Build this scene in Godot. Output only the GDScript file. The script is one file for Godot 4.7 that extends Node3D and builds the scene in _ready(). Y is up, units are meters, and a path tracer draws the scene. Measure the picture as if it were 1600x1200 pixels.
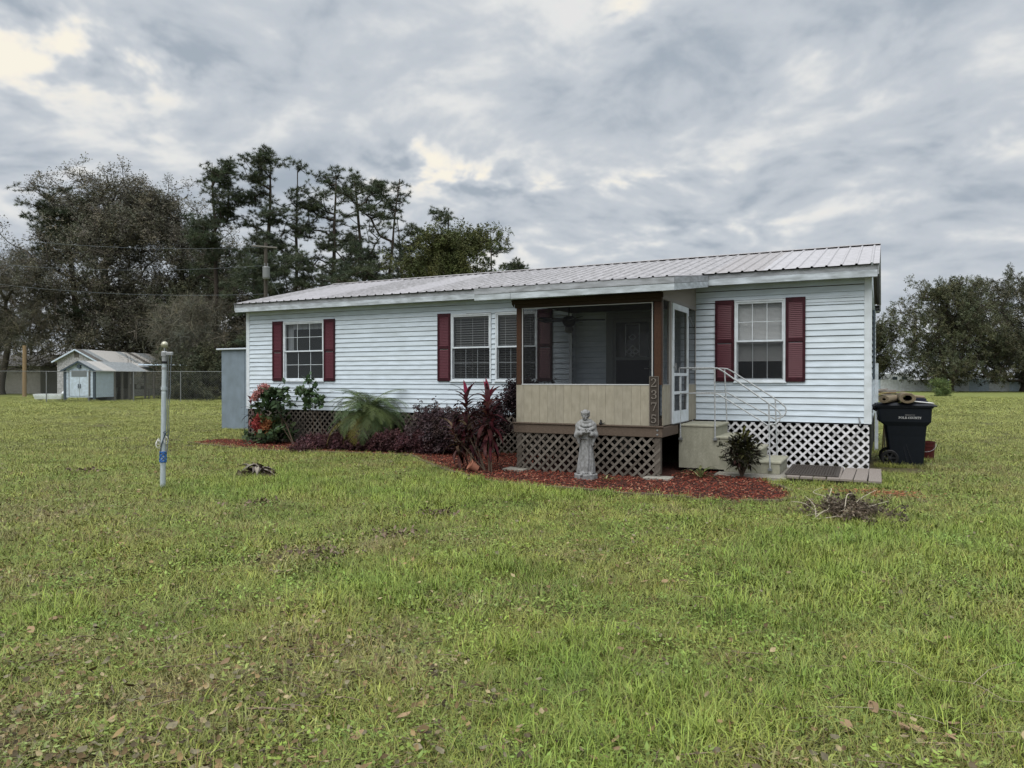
extends Node3D

# ---------------------------------------------------------------- shared state
const TH := 0.467748            # how far the house is turned to the camera (26.8 degrees)
const HL := Vector3(-6.81, 0.0, -18.96)   # ground point under the house's far left front corner
var HU := Vector3(cos(TH), 0, sin(TH))     # along the front wall, left to right
var HN := Vector3(-sin(TH), 0, cos(TH))    # out of the front wall
var M := {}
var taken := {}
var bed := PackedVector2Array()
var macro := FastNoiseLite.new()
var macro2 := FastNoiseLite.new()

func lin(r: float, g: float, b: float) -> Color:
	return Color(r, g, b).linear_to_srgb()

func loc(u: float, y: float, v: float) -> Vector3:
	return HL + HU * u + HN * v + Vector3(0, y, 0)

func to_uv(p: Vector3) -> Vector2:
	return Vector2((p - HL).dot(HU), (p - HL).dot(HN))

func house_frame() -> Transform3D:
	return Transform3D(Basis(HU, Vector3.UP, HN), HL)

func rnd(seed_: int) -> RandomNumberGenerator:
	var r := RandomNumberGenerator.new()
	r.seed = seed_
	return r

# ---------------------------------------------------------------- mesh collector
class Geo:
	var v := PackedVector3Array()
	var n := PackedVector3Array()
	var c := PackedColorArray()
	var uv := PackedVector2Array()
	var col := Color(1, 1, 1)
	var tinted := false
	func tri(a: Vector3, b: Vector3, d: Vector3) -> void:      # counter-clockwise seen from outside
		var nn := (b - a).cross(d - a).normalized()
		v.append(a); v.append(d); v.append(b)
		for i in 3:
			n.append(nn); c.append(col)
	func quad(a: Vector3, b: Vector3, d: Vector3, e: Vector3) -> void:
		tri(a, b, d); tri(a, d, e)
	func trin(a: Vector3, b: Vector3, d: Vector3, na: Vector3, nb: Vector3, nd: Vector3) -> void:
		v.append(a); v.append(d); v.append(b)
		n.append(na); n.append(nd); n.append(nb)
		for i in 3:
			c.append(col)
	func quadn(a: Vector3, b: Vector3, d: Vector3, e: Vector3, na: Vector3, nb: Vector3, nd: Vector3, ne: Vector3) -> void:
		trin(a, b, d, na, nb, nd); trin(a, d, e, na, nd, ne)
	func box(lo: Vector3, hi: Vector3) -> void:
		obox(Transform3D(Basis(), (lo + hi) * 0.5), hi - lo)
	func obox(t: Transform3D, s: Vector3) -> void:
		var p := []
		for i in 8:
			p.append(t * (Vector3(-0.5 if i & 1 == 0 else 0.5, -0.5 if i & 2 == 0 else 0.5, -0.5 if i & 4 == 0 else 0.5) * s))
		quad(p[4], p[5], p[7], p[6]); quad(p[1], p[0], p[2], p[3])
		quad(p[5], p[1], p[3], p[7]); quad(p[0], p[4], p[6], p[2])
		quad(p[6], p[7], p[3], p[2]); quad(p[0], p[1], p[5], p[4])
	func bevel_box(t: Transform3D, s: Vector3, b: float) -> void:
		# a box with chamfered edges
		var h := s * 0.5
		var f := func(x: float, y: float, z: float) -> Vector3: return t * Vector3(x, y, z)
		var X := h.x; var Y := h.y; var Z := h.z
		var x := X - b; var y := Y - b; var z := Z - b
		for q in [1.0, -1.0]:
			var A: Array = [f.call(-x, -y, q * Z), f.call(x, -y, q * Z), f.call(x, y, q * Z), f.call(-x, y, q * Z)]
			var B: Array = [f.call(-x, q * Y, -z), f.call(-x, q * Y, z), f.call(x, q * Y, z), f.call(x, q * Y, -z)]
			var D: Array = [f.call(q * X, -y, -z), f.call(q * X, y, -z), f.call(q * X, y, z), f.call(q * X, -y, z)]
			for S in [A, B, D]:
				if q > 0: quad(S[0], S[1], S[2], S[3])
				else: quad(S[3], S[2], S[1], S[0])
		for q in [1.0, -1.0]:
			for r in [1.0, -1.0]:
				var fl: bool = q * r < 0
				var a1: Array = [f.call(-x, q * y, r * Z), f.call(x, q * y, r * Z), f.call(x, q * Y, r * z), f.call(-x, q * Y, r * z)]
				var b1: Array = [f.call(q * x, -y, r * Z), f.call(q * X, -y, r * z), f.call(q * X, y, r * z), f.call(q * x, y, r * Z)]
				var d1: Array = [f.call(q * x, r * Y, -z), f.call(q * x, r * Y, z), f.call(q * X, r * y, z), f.call(q * X, r * y, -z)]
				for S in [a1, b1, d1]:
					if fl: quad(S[3], S[2], S[1], S[0])
					else: quad(S[0], S[1], S[2], S[3])
				for w in [1.0, -1.0]:
					var k0: Vector3 = f.call(q * X, r * y, w * z)
					var k1: Vector3 = f.call(q * x, r * Y, w * z)
					var k2: Vector3 = f.call(q * x, r * y, w * Z)
					if q * r * w > 0: tri(k0, k1, k2)
					else: tri(k0, k2, k1)
	func tube(pts: PackedVector3Array, rad: PackedFloat32Array, sides := 6, caps := true) -> void:
		var m := pts.size()
		if m < 2: return
		var rings := []
		var norms := []
		var up := Vector3.UP
		var d0 := (pts[1] - pts[0]).normalized()
		if absf(d0.dot(up)) > 0.9: up = Vector3.RIGHT
		var s := d0.cross(up).normalized()
		for i in m:
			var d := (pts[mini(i + 1, m - 1)] - pts[maxi(i - 1, 0)]).normalized()
			s = (s - d * s.dot(d)).normalized()
			var b := d.cross(s)
			var ring := PackedVector3Array()
			var nr := PackedVector3Array()
			for k in sides:
				var a := TAU * k / sides
				var o := s * cos(a) + b * sin(a)
				ring.append(pts[i] + o * rad[i]); nr.append(o)
			rings.append(ring); norms.append(nr)
		for i in m - 1:
			var r0: PackedVector3Array = rings[i]
			var r1: PackedVector3Array = rings[i + 1]
			var n0: PackedVector3Array = norms[i]
			var n1: PackedVector3Array = norms[i + 1]
			for k in sides:
				var l := (k + 1) % sides
				quadn(r0[k], r0[l], r1[l], r1[k], n0[k], n0[l], n1[l], n1[k])
		if caps:
			for k in range(1, sides - 1):
				tri(rings[0][0], rings[0][k + 1], rings[0][k])
				tri(rings[m - 1][0], rings[m - 1][k], rings[m - 1][k + 1])
	func rod(a: Vector3, b: Vector3, r: float, sides := 6) -> void:
		tube(PackedVector3Array([a, b]), PackedFloat32Array([r, r]), sides)
	func lathe(prof: PackedVector2Array, at := Vector3.ZERO, sides := 16, t := Basis()) -> void:   # x radius, y height
		for i in prof.size() - 1:
			var d := prof[i + 1] - prof[i]
			var nn := Vector2(d.y, -d.x).normalized()
			for k in sides:
				var a0 := TAU * k / sides
				var a1 := TAU * (k + 1) / sides
				var c0 := Vector3(cos(a0), 0, -sin(a0)); var c1 := Vector3(cos(a1), 0, -sin(a1))
				var u := Vector3.UP
				quadn(at + t * (c0 * prof[i].x + u * prof[i].y), at + t * (c1 * prof[i].x + u * prof[i].y), at + t * (c1 * prof[i + 1].x + u * prof[i + 1].y), at + t * (c0 * prof[i + 1].x + u * prof[i + 1].y), t * (c0 * nn.x + u * nn.y), t * (c1 * nn.x + u * nn.y), t * (c1 * nn.x + u * nn.y), t * (c0 * nn.x + u * nn.y))
	func prism(poly: PackedVector2Array, z0: float, z1: float, t := Transform3D()) -> void:       # polygon in x, y pushed along z
		var p := poly
		if Geometry2D.is_polygon_clockwise(p):
			p = p.duplicate(); p.reverse()
		var ix := Geometry2D.triangulate_polygon(p)
		for i in range(0, ix.size(), 3):
			var a := p[ix[i]]; var b := p[ix[i + 1]]; var d := p[ix[i + 2]]
			if (b - a).cross(d - a) < 0:
				var w := b; b = d; d = w
			tri(t * Vector3(a.x, a.y, z1), t * Vector3(b.x, b.y, z1), t * Vector3(d.x, d.y, z1))
			tri(t * Vector3(a.x, a.y, z0), t * Vector3(d.x, d.y, z0), t * Vector3(b.x, b.y, z0))
		for i in p.size():
			var a := p[i]; var b := p[(i + 1) % p.size()]
			quad(t * Vector3(a.x, a.y, z0), t * Vector3(b.x, b.y, z0), t * Vector3(b.x, b.y, z1), t * Vector3(a.x, a.y, z1))
	func mesh(m: Material = null) -> ArrayMesh:
		var am := ArrayMesh.new()
		var arr := []
		arr.resize(Mesh.ARRAY_MAX)
		arr[Mesh.ARRAY_VERTEX] = v
		arr[Mesh.ARRAY_NORMAL] = n
		if tinted: arr[Mesh.ARRAY_COLOR] = c
		if uv.size() == v.size() and v.size() > 0: arr[Mesh.ARRAY_TEX_UV] = uv
		am.add_surface_from_arrays(Mesh.PRIMITIVE_TRIANGLES, arr)
		if m: am.surface_set_material(0, m)
		return am

func gbox(lo: Vector3, hi: Vector3) -> Geo:
	var g := Geo.new()
	g.box(lo, hi)
	return g

# ---------------------------------------------------------------- naming and tagging
func numbered(called: String) -> String:
	if not taken.has(called):
		taken[called] = 0
		return called
	taken[called] += 1
	return "%s_%03d" % [called, taken[called]]

func tag(o: Node, label: String, category: String, group := "") -> Node:
	o.set_meta("label", label)
	o.set_meta("category", category)
	if group: o.set_meta("group", group)
	return o

func thing(called: String, label: String, category: String, at := Transform3D(), group := "") -> Node3D:
	var o := Node3D.new()
	o.name = numbered(called)
	add_child(o)
	o.transform = at
	tag(o, label, category, group)
	return o

func part(called: String, g: Geo, m: Material, parent: Node, at := Transform3D()) -> MeshInstance3D:
	return inst(called, g.mesh(m), parent, at)

func inst(called: String, me: Mesh, parent: Node, at := Transform3D()) -> MeshInstance3D:
	var o := MeshInstance3D.new()
	o.name = called if parent != self else numbered(called)
	o.mesh = me
	o.transform = at
	parent.add_child(o, true)
	return o

func structure(called: String, g: Geo, m: Material) -> MeshInstance3D:
	var o := part(called, g, m, self)
	o.set_meta("kind", "structure")
	return o

func many(called: String, me: Mesh, ts: Array[Transform3D], cs: PackedColorArray, parent: Node) -> MultiMeshInstance3D:
	var mm := MultiMesh.new()
	mm.transform_format = MultiMesh.TRANSFORM_3D
	mm.use_colors = cs.size() > 0
	mm.mesh = me
	mm.instance_count = ts.size()
	for i in ts.size():
		mm.set_instance_transform(i, ts[i])
		if cs.size() > 0: mm.set_instance_color(i, cs[i])
	var o := MultiMeshInstance3D.new()
	o.name = called if parent != self else numbered(called)
	o.multimesh = mm
	o.set_meta("kind", "stuff")
	parent.add_child(o, true)
	return o

func copy_of(o: Node, label: String, at: Transform3D) -> Node3D:
	var r: Node3D = o.duplicate()
	r.name = numbered(String(o.name).rstrip("0123456789").rstrip("_"))
	add_child(r)
	r.transform = at
	r.set_meta("label", label)
	return r

# ---------------------------------------------------------------- materials
func noise_tex(freq: float, seed_: int, lo: Color, hi: Color, octaves := 5, size := 512, mid := 0.5, kind := FastNoiseLite.TYPE_SIMPLEX) -> NoiseTexture2D:
	var t := NoiseTexture2D.new()
	var nz := FastNoiseLite.new()
	nz.noise_type = kind
	nz.seed = seed_
	nz.frequency = freq
	nz.fractal_octaves = octaves
	t.noise = nz
	t.width = size; t.height = size
	t.seamless = true
	var gr := Gradient.new()
	gr.set_color(0, lo); gr.set_color(1, hi)
	gr.set_offset(0, maxf(0.0, mid - 0.35)); gr.set_offset(1, minf(1.0, mid + 0.35))
	t.color_ramp = gr
	return t

func bump_tex(freq: float, seed_: int, strength: float, octaves := 4, size := 512) -> NoiseTexture2D:
	var t := NoiseTexture2D.new()
	var nz := FastNoiseLite.new()
	nz.seed = seed_
	nz.frequency = freq
	nz.fractal_octaves = octaves
	t.noise = nz
	t.width = size; t.height = size
	t.seamless = true
	t.as_normal_map = true
	t.bump_strength = strength
	return t

func mat(c: Color, rough := 0.8, tex: Texture2D = null, scale := Vector3.ONE, bump: Texture2D = null, bump_amt := 1.0, metal := 0.0) -> StandardMaterial3D:
	var m := StandardMaterial3D.new()
	m.albedo_color = c
	m.roughness = rough
	m.metallic = metal
	m.metallic_specular = 0.35
	if tex or bump:
		m.uv1_triplanar = true
		m.uv1_world_triplanar = true
		m.uv1_scale = scale
	if tex: m.albedo_texture = tex
	if bump:
		m.normal_enabled = true
		m.normal_texture = bump
		m.normal_scale = bump_amt
	return m

func leafy(c: Color, rough := 0.6, back := 0.25) -> StandardMaterial3D:
	var m := StandardMaterial3D.new()
	m.albedo_color = c
	m.vertex_color_use_as_albedo = true
	m.roughness = rough
	m.metallic_specular = 0.3
	m.cull_mode = BaseMaterial3D.CULL_DISABLED
	if back > 0: m.backlight = Color(back, back, back)
	return m

func make_materials() -> void:
	var dirt := noise_tex(0.012, 3, lin(0.78, 0.78, 0.76), Color(1, 1, 1), 6)
	var blot := noise_tex(0.02, 5, lin(0.5, 0.5, 0.48), Color(1, 1, 1), 6)
	var grain := noise_tex(0.05, 8, lin(0.42, 0.40, 0.38), Color(1, 1, 1), 4)
	var spots := noise_tex(0.06, 9, lin(0.55, 0.52, 0.46), Color(1, 1, 1), 5, 512, 0.42)
	var fine := bump_tex(0.08, 11, 3.0)
	var coarse := bump_tex(0.03, 12, 5.0)
	M.siding = mat(lin(0.63, 0.715, 0.805), 0.45, dirt, Vector3(0.35, 2.0, 0.35), fine, 0.12)
	M.siding2 = mat(lin(0.605, 0.685, 0.765), 0.45, dirt, Vector3(0.22, 0.7, 0.22), fine, 0.12)
	M.siding3 = mat(lin(0.65, 0.73, 0.81), 0.45, dirt, Vector3(0.27, 1.4, 0.27), fine, 0.12)
	M.trim = mat(lin(0.67, 0.725, 0.78), 0.45, dirt, Vector3(0.6, 0.6, 0.6))
	M.fascia = mat(lin(0.56, 0.615, 0.675), 0.5, blot, Vector3(0.25, 0.8, 0.25))
	M.drip = mat(lin(0.40, 0.42, 0.46), 0.5, blot, Vector3(0.3, 0.9, 0.3))
	M.roof = mat(lin(0.44, 0.425, 0.44), 0.42, blot, Vector3(0.5, 0.5, 0.5), fine, 0.1, 0.15)
	M.roof2 = mat(lin(0.395, 0.38, 0.395), 0.46, spots, Vector3(0.4, 0.4, 0.4), fine, 0.1, 0.15)
	M.roof3 = mat(lin(0.465, 0.45, 0.47), 0.4, dirt, Vector3(0.7, 0.7, 0.7), fine, 0.1, 0.15)
	M.maroon = mat(lin(0.048, 0.0065, 0.0135), 0.5, blot, Vector3(0.9, 0.6, 0.9))
	M.maroon_dark = mat(lin(0.085, 0.016, 0.026), 0.4)
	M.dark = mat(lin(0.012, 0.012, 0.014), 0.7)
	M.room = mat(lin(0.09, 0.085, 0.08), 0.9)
	M.soil = mat(lin(0.06, 0.05, 0.04), 0.95)
	M.blind = mat(lin(0.46, 0.475, 0.48), 0.55)
	M.wood_blind = mat(lin(0.155, 0.16, 0.155), 0.55)
	M.curtain = mat(lin(0.24, 0.26, 0.28), 0.9)
	M.lattice_white = mat(lin(0.70, 0.70, 0.73), 0.6, dirt, Vector3(1.2, 1.2, 1.2))
	M.lattice_white2 = mat(lin(0.64, 0.64, 0.67), 0.6, blot, Vector3(1.2, 1.2, 1.2))
	M.lattice_old = mat(lin(0.17, 0.15, 0.13), 0.85, grain, Vector3(1.5, 4, 1.5), fine, 0.4)
	M.lattice_old2 = mat(lin(0.135, 0.118, 0.10), 0.85, grain, Vector3(1.1, 3, 1.1), fine, 0.4)
	M.lattice_old3 = mat(lin(0.21, 0.19, 0.165), 0.85, grain, Vector3(1.9, 4, 1.9), fine, 0.4)
	M.deck_wood = mat(lin(0.15, 0.115, 0.09), 0.85, grain, Vector3(0.8, 6, 0.8), fine, 0.5)
	M.brown_wood = mat(lin(0.075, 0.034, 0.018), 0.6, grain, Vector3(3, 0.7, 3), fine, 0.3)
	M.header_wood = mat(lin(0.05, 0.032, 0.018), 0.7, grain, Vector3(0.8, 4, 0.8), fine, 0.3)
	M.beige = mat(lin(0.345, 0.315, 0.25), 0.6, dirt, Vector3(1.3, 0.5, 1.3), fine, 0.15)
	M.beige2 = mat(lin(0.328, 0.30, 0.24), 0.6, dirt, Vector3(1.6, 0.6, 1.6), fine, 0.15)
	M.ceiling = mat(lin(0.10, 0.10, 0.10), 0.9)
	M.plaque = mat(lin(0.075, 0.062, 0.052), 0.8, grain, Vector3(4, 1, 4), fine, 0.4)
	M.digit = mat(lin(0.17, 0.15, 0.13), 0.7)
	M.concrete = mat(lin(0.34, 0.335, 0.265), 0.85, dirt, Vector3(1.6, 0.35, 1.6), fine, 0.35)
	M.block = mat(lin(0.32, 0.31, 0.28), 0.9, spots, Vector3(1.5, 1.5, 1.5), coarse, 0.6)
	M.rail_white = mat(lin(0.52, 0.545, 0.57), 0.45, blot, Vector3(3, 3, 3))
	M.statue = mat(lin(0.30, 0.305, 0.31), 0.75, noise_tex(0.02, 21, lin(0.45, 0.44, 0.42), Color(1, 1, 1), 5), Vector3(1.6, 1.0, 1.6), fine, 0.2)
	M.plank = mat(lin(0.31, 0.275, 0.25), 0.85, grain, Vector3(5, 5, 1.0), fine, 0.5)
	M.plank2 = mat(lin(0.265, 0.23, 0.205), 0.85, grain, Vector3(6, 5, 1.2), fine, 0.5)
	M.rubber = mat(lin(0.05, 0.043, 0.038), 0.85)
	M.cart = mat(lin(0.005, 0.0075, 0.013), 0.42, dirt, Vector3(1.5, 1.5, 1.5), fine, 0.15)
	M.cart_lid = mat(lin(0.012, 0.014, 0.021), 0.45, blot, Vector3(1.5, 1.5, 1.5), fine, 0.15)
	M.black_plastic = mat(lin(0.012, 0.012, 0.013), 0.5)
	M.white_print = mat(lin(0.62, 0.62, 0.62), 0.6)
	M.carpet = mat(lin(0.31, 0.255, 0.18), 0.95, spots, Vector3(4, 4, 4), fine, 0.6)
	M.carpet_edge = mat(lin(0.24, 0.19, 0.13), 0.95, spots, Vector3(6, 6, 6), fine, 0.6)
	M.navy = mat(lin(0.015, 0.016, 0.03), 0.85)
	M.red_bucket = mat(lin(0.075, 0.012, 0.012), 0.5, dirt, Vector3(2, 2, 2))
	M.grey_metal = mat(lin(0.21, 0.26, 0.31), 0.5, dirt, Vector3(0.4, 0.25, 0.4), fine, 0.12, 0.1)
	M.pole = mat(lin(0.46, 0.52, 0.565), 0.4, dirt, Vector3(4, 0.8, 4), null, 1.0, 0.1)
	M.steel = mat(lin(0.33, 0.34, 0.35), 0.4, null, Vector3.ONE, null, 1.0, 0.5)
	M.ball = mat(lin(0.62, 0.60, 0.48), 0.3, blot, Vector3(8, 8, 8), null, 1.0, 0.4)
	M.rope_blue = mat(lin(0.03, 0.12, 0.36), 0.7)
	M.rope_white = mat(lin(0.62, 0.62, 0.60), 0.8)
	M.rope_grey = mat(lin(0.14, 0.16, 0.18), 0.8)
	M.edging = mat(lin(0.15, 0.115, 0.085), 0.9, grain, Vector3(2, 6, 2), coarse, 0.6)
	M.shed_white = mat(lin(0.56, 0.66, 0.77), 0.6, dirt, Vector3(0.5, 0.5, 0.5))
	M.shed_pink = mat(lin(0.50, 0.50, 0.52), 0.7, blot, Vector3(0.5, 0.5, 0.5))
	M.tin = mat(lin(0.42, 0.45, 0.47), 0.4, blot, Vector3(0.8, 0.8, 0.3), null, 1.0, 0.2)
	M.tin_dark = mat(lin(0.16, 0.15, 0.14), 0.6, blot, Vector3(0.8, 0.8, 0.3), null, 1.0, 0.1)
	M.tin_light = mat(lin(0.58, 0.57, 0.56), 0.45, spots, Vector3(0.8, 0.8, 0.3), null, 1.0, 0.1)
	M.navy_trim = mat(lin(0.05, 0.07, 0.09), 0.6)
	M.old_post = mat(lin(0.28, 0.27, 0.25), 0.8, grain, Vector3(3, 0.6, 3))
	M.galv = mat(lin(0.20, 0.21, 0.215), 0.5, null, Vector3.ONE, null, 1.0, 0.3)
	M.tan_post = mat(lin(0.36, 0.26, 0.15), 0.85, grain, Vector3(3, 0.6, 3))
	M.cream = mat(lin(0.46, 0.44, 0.40), 0.7, dirt, Vector3(0.4, 0.4, 0.4))
	M.far_white = mat(lin(0.74, 0.78, 0.82), 0.6, dirt, Vector3(0.3, 0.3, 0.3))
	M.bark = mat(lin(0.075, 0.062, 0.052), 0.95, grain, Vector3(1.5, 0.4, 1.5), coarse, 1.0)
	M.bark_grey = mat(lin(0.105, 0.095, 0.083), 0.95, grain, Vector3(1.5, 0.4, 1.5), coarse, 1.0)
	M.pale_twig = mat(lin(0.40, 0.36, 0.28), 0.85)
	M.stem = mat(lin(0.13, 0.095, 0.07), 0.85, grain, Vector3(8, 8, 8))
	M.leaf = leafy(Color(1, 1, 1), 0.55, 0.22)
	M.leaf_far = leafy(Color(1, 1, 1), 0.7, 0.3)
	M.leaf_gloss = leafy(Color(1, 1, 1), 0.38, 0.12)
	M.dry = leafy(Color(1, 1, 1), 0.85, 0.1)
	M.grass = leafy(Color(1, 1, 1), 0.5, 0.3)
	var gl := StandardMaterial3D.new()
	gl.transparency = BaseMaterial3D.TRANSPARENCY_ALPHA
	gl.albedo_color = Color(0.35, 0.38, 0.39, 0.07)
	gl.roughness = 0.03
	gl.metallic_specular = 0.32
	M.glass = gl
	var sc := StandardMaterial3D.new()
	sc.transparency = BaseMaterial3D.TRANSPARENCY_ALPHA
	sc.albedo_color = Color(lin(0.004, 0.0045, 0.006), 0.24)
	sc.roughness = 0.9
	sc.cull_mode = BaseMaterial3D.CULL_DISABLED
	M.screen = sc

# ---------------------------------------------------------------- the scene
func _ready() -> void:
	var cam := Camera3D.new()
	cam.name = "camera"
	cam.position = Vector3(0, 1.6, 0)
	cam.rotation = Vector3(-atan(8.0 / 1150.0), 0, 0)
	cam.fov = rad_to_deg(2.0 * atan(600.0 / 1150.0))
	cam.near = 0.05
	cam.far = 2000.0
	add_child(cam)
	cam.current = true
	var we := WorldEnvironment.new()
	we.name = "world"
	var env := Environment.new()
	env.background_mode = Environment.BG_SKY
	var sky := Sky.new()
	var pano := PanoramaSkyMaterial.new()
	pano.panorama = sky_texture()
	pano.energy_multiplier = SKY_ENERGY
	sky.sky_material = pano
	env.sky = sky
	env.sky_rotation = Vector3(0, PI, 0)      # the middle of the picture lies ahead
	env.tonemap_mode = Environment.TONE_MAPPER_LINEAR
	env.tonemap_exposure = 1.95
	env.sdfgi_enabled = true
	env.ssao_enabled = true
	env.ssil_enabled = true
	we.environment = env
	add_child(we)
	var sun := DirectionalLight3D.new()
	sun.name = "sun"
	sun.light_energy = 0.5
	sun.light_color = Color(1.0, 0.985, 0.96)
	sun.light_angular_distance = 60.0
	sun.shadow_enabled = true
	add_child(sun)
	sun.look_at_from_position(Vector3(-0.26, 0.92, 0.52), Vector3.ZERO)     # high, behind the photographer's left shoulder

	make_materials()
	macro.seed = 77; macro.frequency = 0.22; macro.fractal_octaves = 3
	macro2.seed = 78; macro2.frequency = 1.1; macro2.fractal_octaves = 3
	for q in [[-0.71, 1.25], [0.47, 1.57], [1.26, 1.69], [3.12, 1.72], [4.88, 1.36], [5.97, 1.30], [6.71, 2.01], [7.4, 2.65], [8.06, 3.16], [8.72, 3.64], [9.36, 3.88], [10.31, 4.08], [11.0, 4.12], [11.7, 4.17], [12.37, 4.18], [13.0, 4.12], [13.42, 3.92], [13.6, 3.55], [13.5, 3.0], [13.24, 2.44], [13.0, 1.9]]:
		bed.append(Vector2(q[0], q[1]))
	ground_and_bed()
	house()
	porch()
	steps_and_walk()
	carts_and_bucket()
	statue()
	flagpole()
	metal_shed()
	far_left()
	far_right()
	trees()
	garden()
	grass()
	litter()

# ---------------------------------------------------------------- sky
const SKY_ENERGY := 2.2
var s1 := FastNoiseLite.new()
var s2 := FastNoiseLite.new()
var s3 := FastNoiseLite.new()

func sky_color(d: Vector3) -> Color:
	var y := maxf(d.y, 0.0)
	var k := 1.0 / (y + 0.21)
	var p := Vector2(d.x, d.z) * k
	var w := Vector2(s3.get_noise_2d(p.x * 1.1 + 9.0, p.y * 1.1), s3.get_noise_2d(p.x * 1.1, p.y * 1.1 + 31.0))
	var q := p + w * 0.14
	var a := s1.get_noise_2d(q.x, q.y)                        # broad decks of cloud
	var b := s2.get_noise_2d(q.x + 40.0, q.y * 1.15)          # billows
	var e := s2.get_noise_2d(q.x * 2.3 + 7.0, q.y * 2.5 + 3.0)    # torn edges
	var az := rad_to_deg(atan2(d.x, -d.z))
	var el := rad_to_deg(asin(clampf(d.y, -1, 1)))
	# thin places of the cloud layer, towards the hidden sun
	var thin := 0.0
	for g in OPEN:
		var dx: float = (az - g[0]) / g[2]
		var dy: float = (el - g[1]) / g[3]
		var h := dx * dx + dy * dy
		if h < 7.0: thin += g[4] * exp(-h)
	var t := a * 0.55 + b * 0.85 + e * 0.50 + thin * (0.40 + 1.2 * b + 1.5 * e)
	t = lerpf(0.10 + t * 0.35, t, smoothstep(0.02, 0.20, y))       # far cloud melts together
	var dark := Color(0.192, 0.220, 0.254)
	var midc := Color(0.277, 0.299, 0.326)
	var light := Color(0.388, 0.395, 0.398)
	var glow := Color(0.485, 0.457, 0.398)
	var c := dark.lerp(midc, smoothstep(-0.8, 0.05, t))
	c = c.lerp(light, smoothstep(-0.04, 0.72, t))
	c = c.lerp(glow, smoothstep(0.28, 1.05, t) * clampf(0.12 + thin * 1.7, 0.0, 1.0))
	# overcast brightens towards the zenith; boosted above the view to light the walls
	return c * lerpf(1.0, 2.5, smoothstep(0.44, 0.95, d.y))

const OPEN := [
	[-31.5, 21.0, 6.5, 2.6, 0.62], [-24.0, 21.3, 4.0, 1.6, 0.5], [-34.5, 20.5, 4.0, 3.0, 0.45], [-34.0, 14.1, 4.0, 2.5, 0.35],
	[-7.8, 16.8, 2.2, 1.6, 0.55], [-4.5, 15.4, 5.0, 1.5, 0.6], [0.8, 14.6, 5.0, 1.0, 0.45], [-12.0, 15.5, 2.4, 1.4, 0.4],
	[9.5, 14.6, 4.5, 1.0, 0.35], [15.0, 15.0, 6.0, 1.0, 0.22], [9.0, 26.5, 2.0, 2.2, 0.5], [24.0, 21.5, 5.0, 2.0, 0.18],
	[16.0, 11.5, 9.0, 0.8, 0.25], [34.0, 15.0, 5.0, 1.0, 0.25], [-26.0, 17.0, 2.0, 5.0, 0.15], [4.0, 10.0, 12.0, 0.9, 0.25], [-12.0, 27.0, 4.0, 2.5, 0.2]]

func sky_fill(buf: PackedByteArray, w: int, h: int, x0: int, x1: int, y0: int, y1: int) -> void:
	for y in range(y0, y1):
		var el := PI * (0.5 - (y + 0.5) / h)
		for x in range(x0, x1):
			var az := TAU * ((x + 0.5) / w - 0.5)
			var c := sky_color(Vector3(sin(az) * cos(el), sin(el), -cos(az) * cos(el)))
			c = (c * (1.0 / SKY_ENERGY)).clamp(Color(0, 0, 0), Color(1, 1, 1)).linear_to_srgb()
			var i := (y * w + x) * 3
			buf[i] = int(c.r * 255.0 + 0.5); buf[i + 1] = int(c.g * 255.0 + 0.5); buf[i + 2] = int(c.b * 255.0 + 0.5)

func sky_texture() -> ImageTexture:
	s1.seed = 5; s1.frequency = 0.75; s1.fractal_octaves = 4
	s2.seed = 14; s2.frequency = 2.1; s2.fractal_octaves = 6; s2.fractal_gain = 0.56
	s3.seed = 23; s3.frequency = 0.8; s3.fractal_octaves = 3
	var w := 1024; var h := 512
	var buf := PackedByteArray()
	buf.resize(w * h * 3)
	sky_fill(buf, w, h, 0, w, 0, h / 2 + 2)
	for i in range((h / 2 + 2) * w * 3, w * h * 3):
		buf[i] = 95
	var im := Image.create_from_data(w, h, false, Image.FORMAT_RGB8, buf)
	im.resize(4096, 2048, Image.INTERPOLATE_CUBIC)
	var big := im.get_data()
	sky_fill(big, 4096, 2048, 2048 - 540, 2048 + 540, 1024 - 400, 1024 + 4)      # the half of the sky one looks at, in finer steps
	return ImageTexture.create_from_image(Image.create_from_data(4096, 2048, false, Image.FORMAT_RGB8, big))

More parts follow.
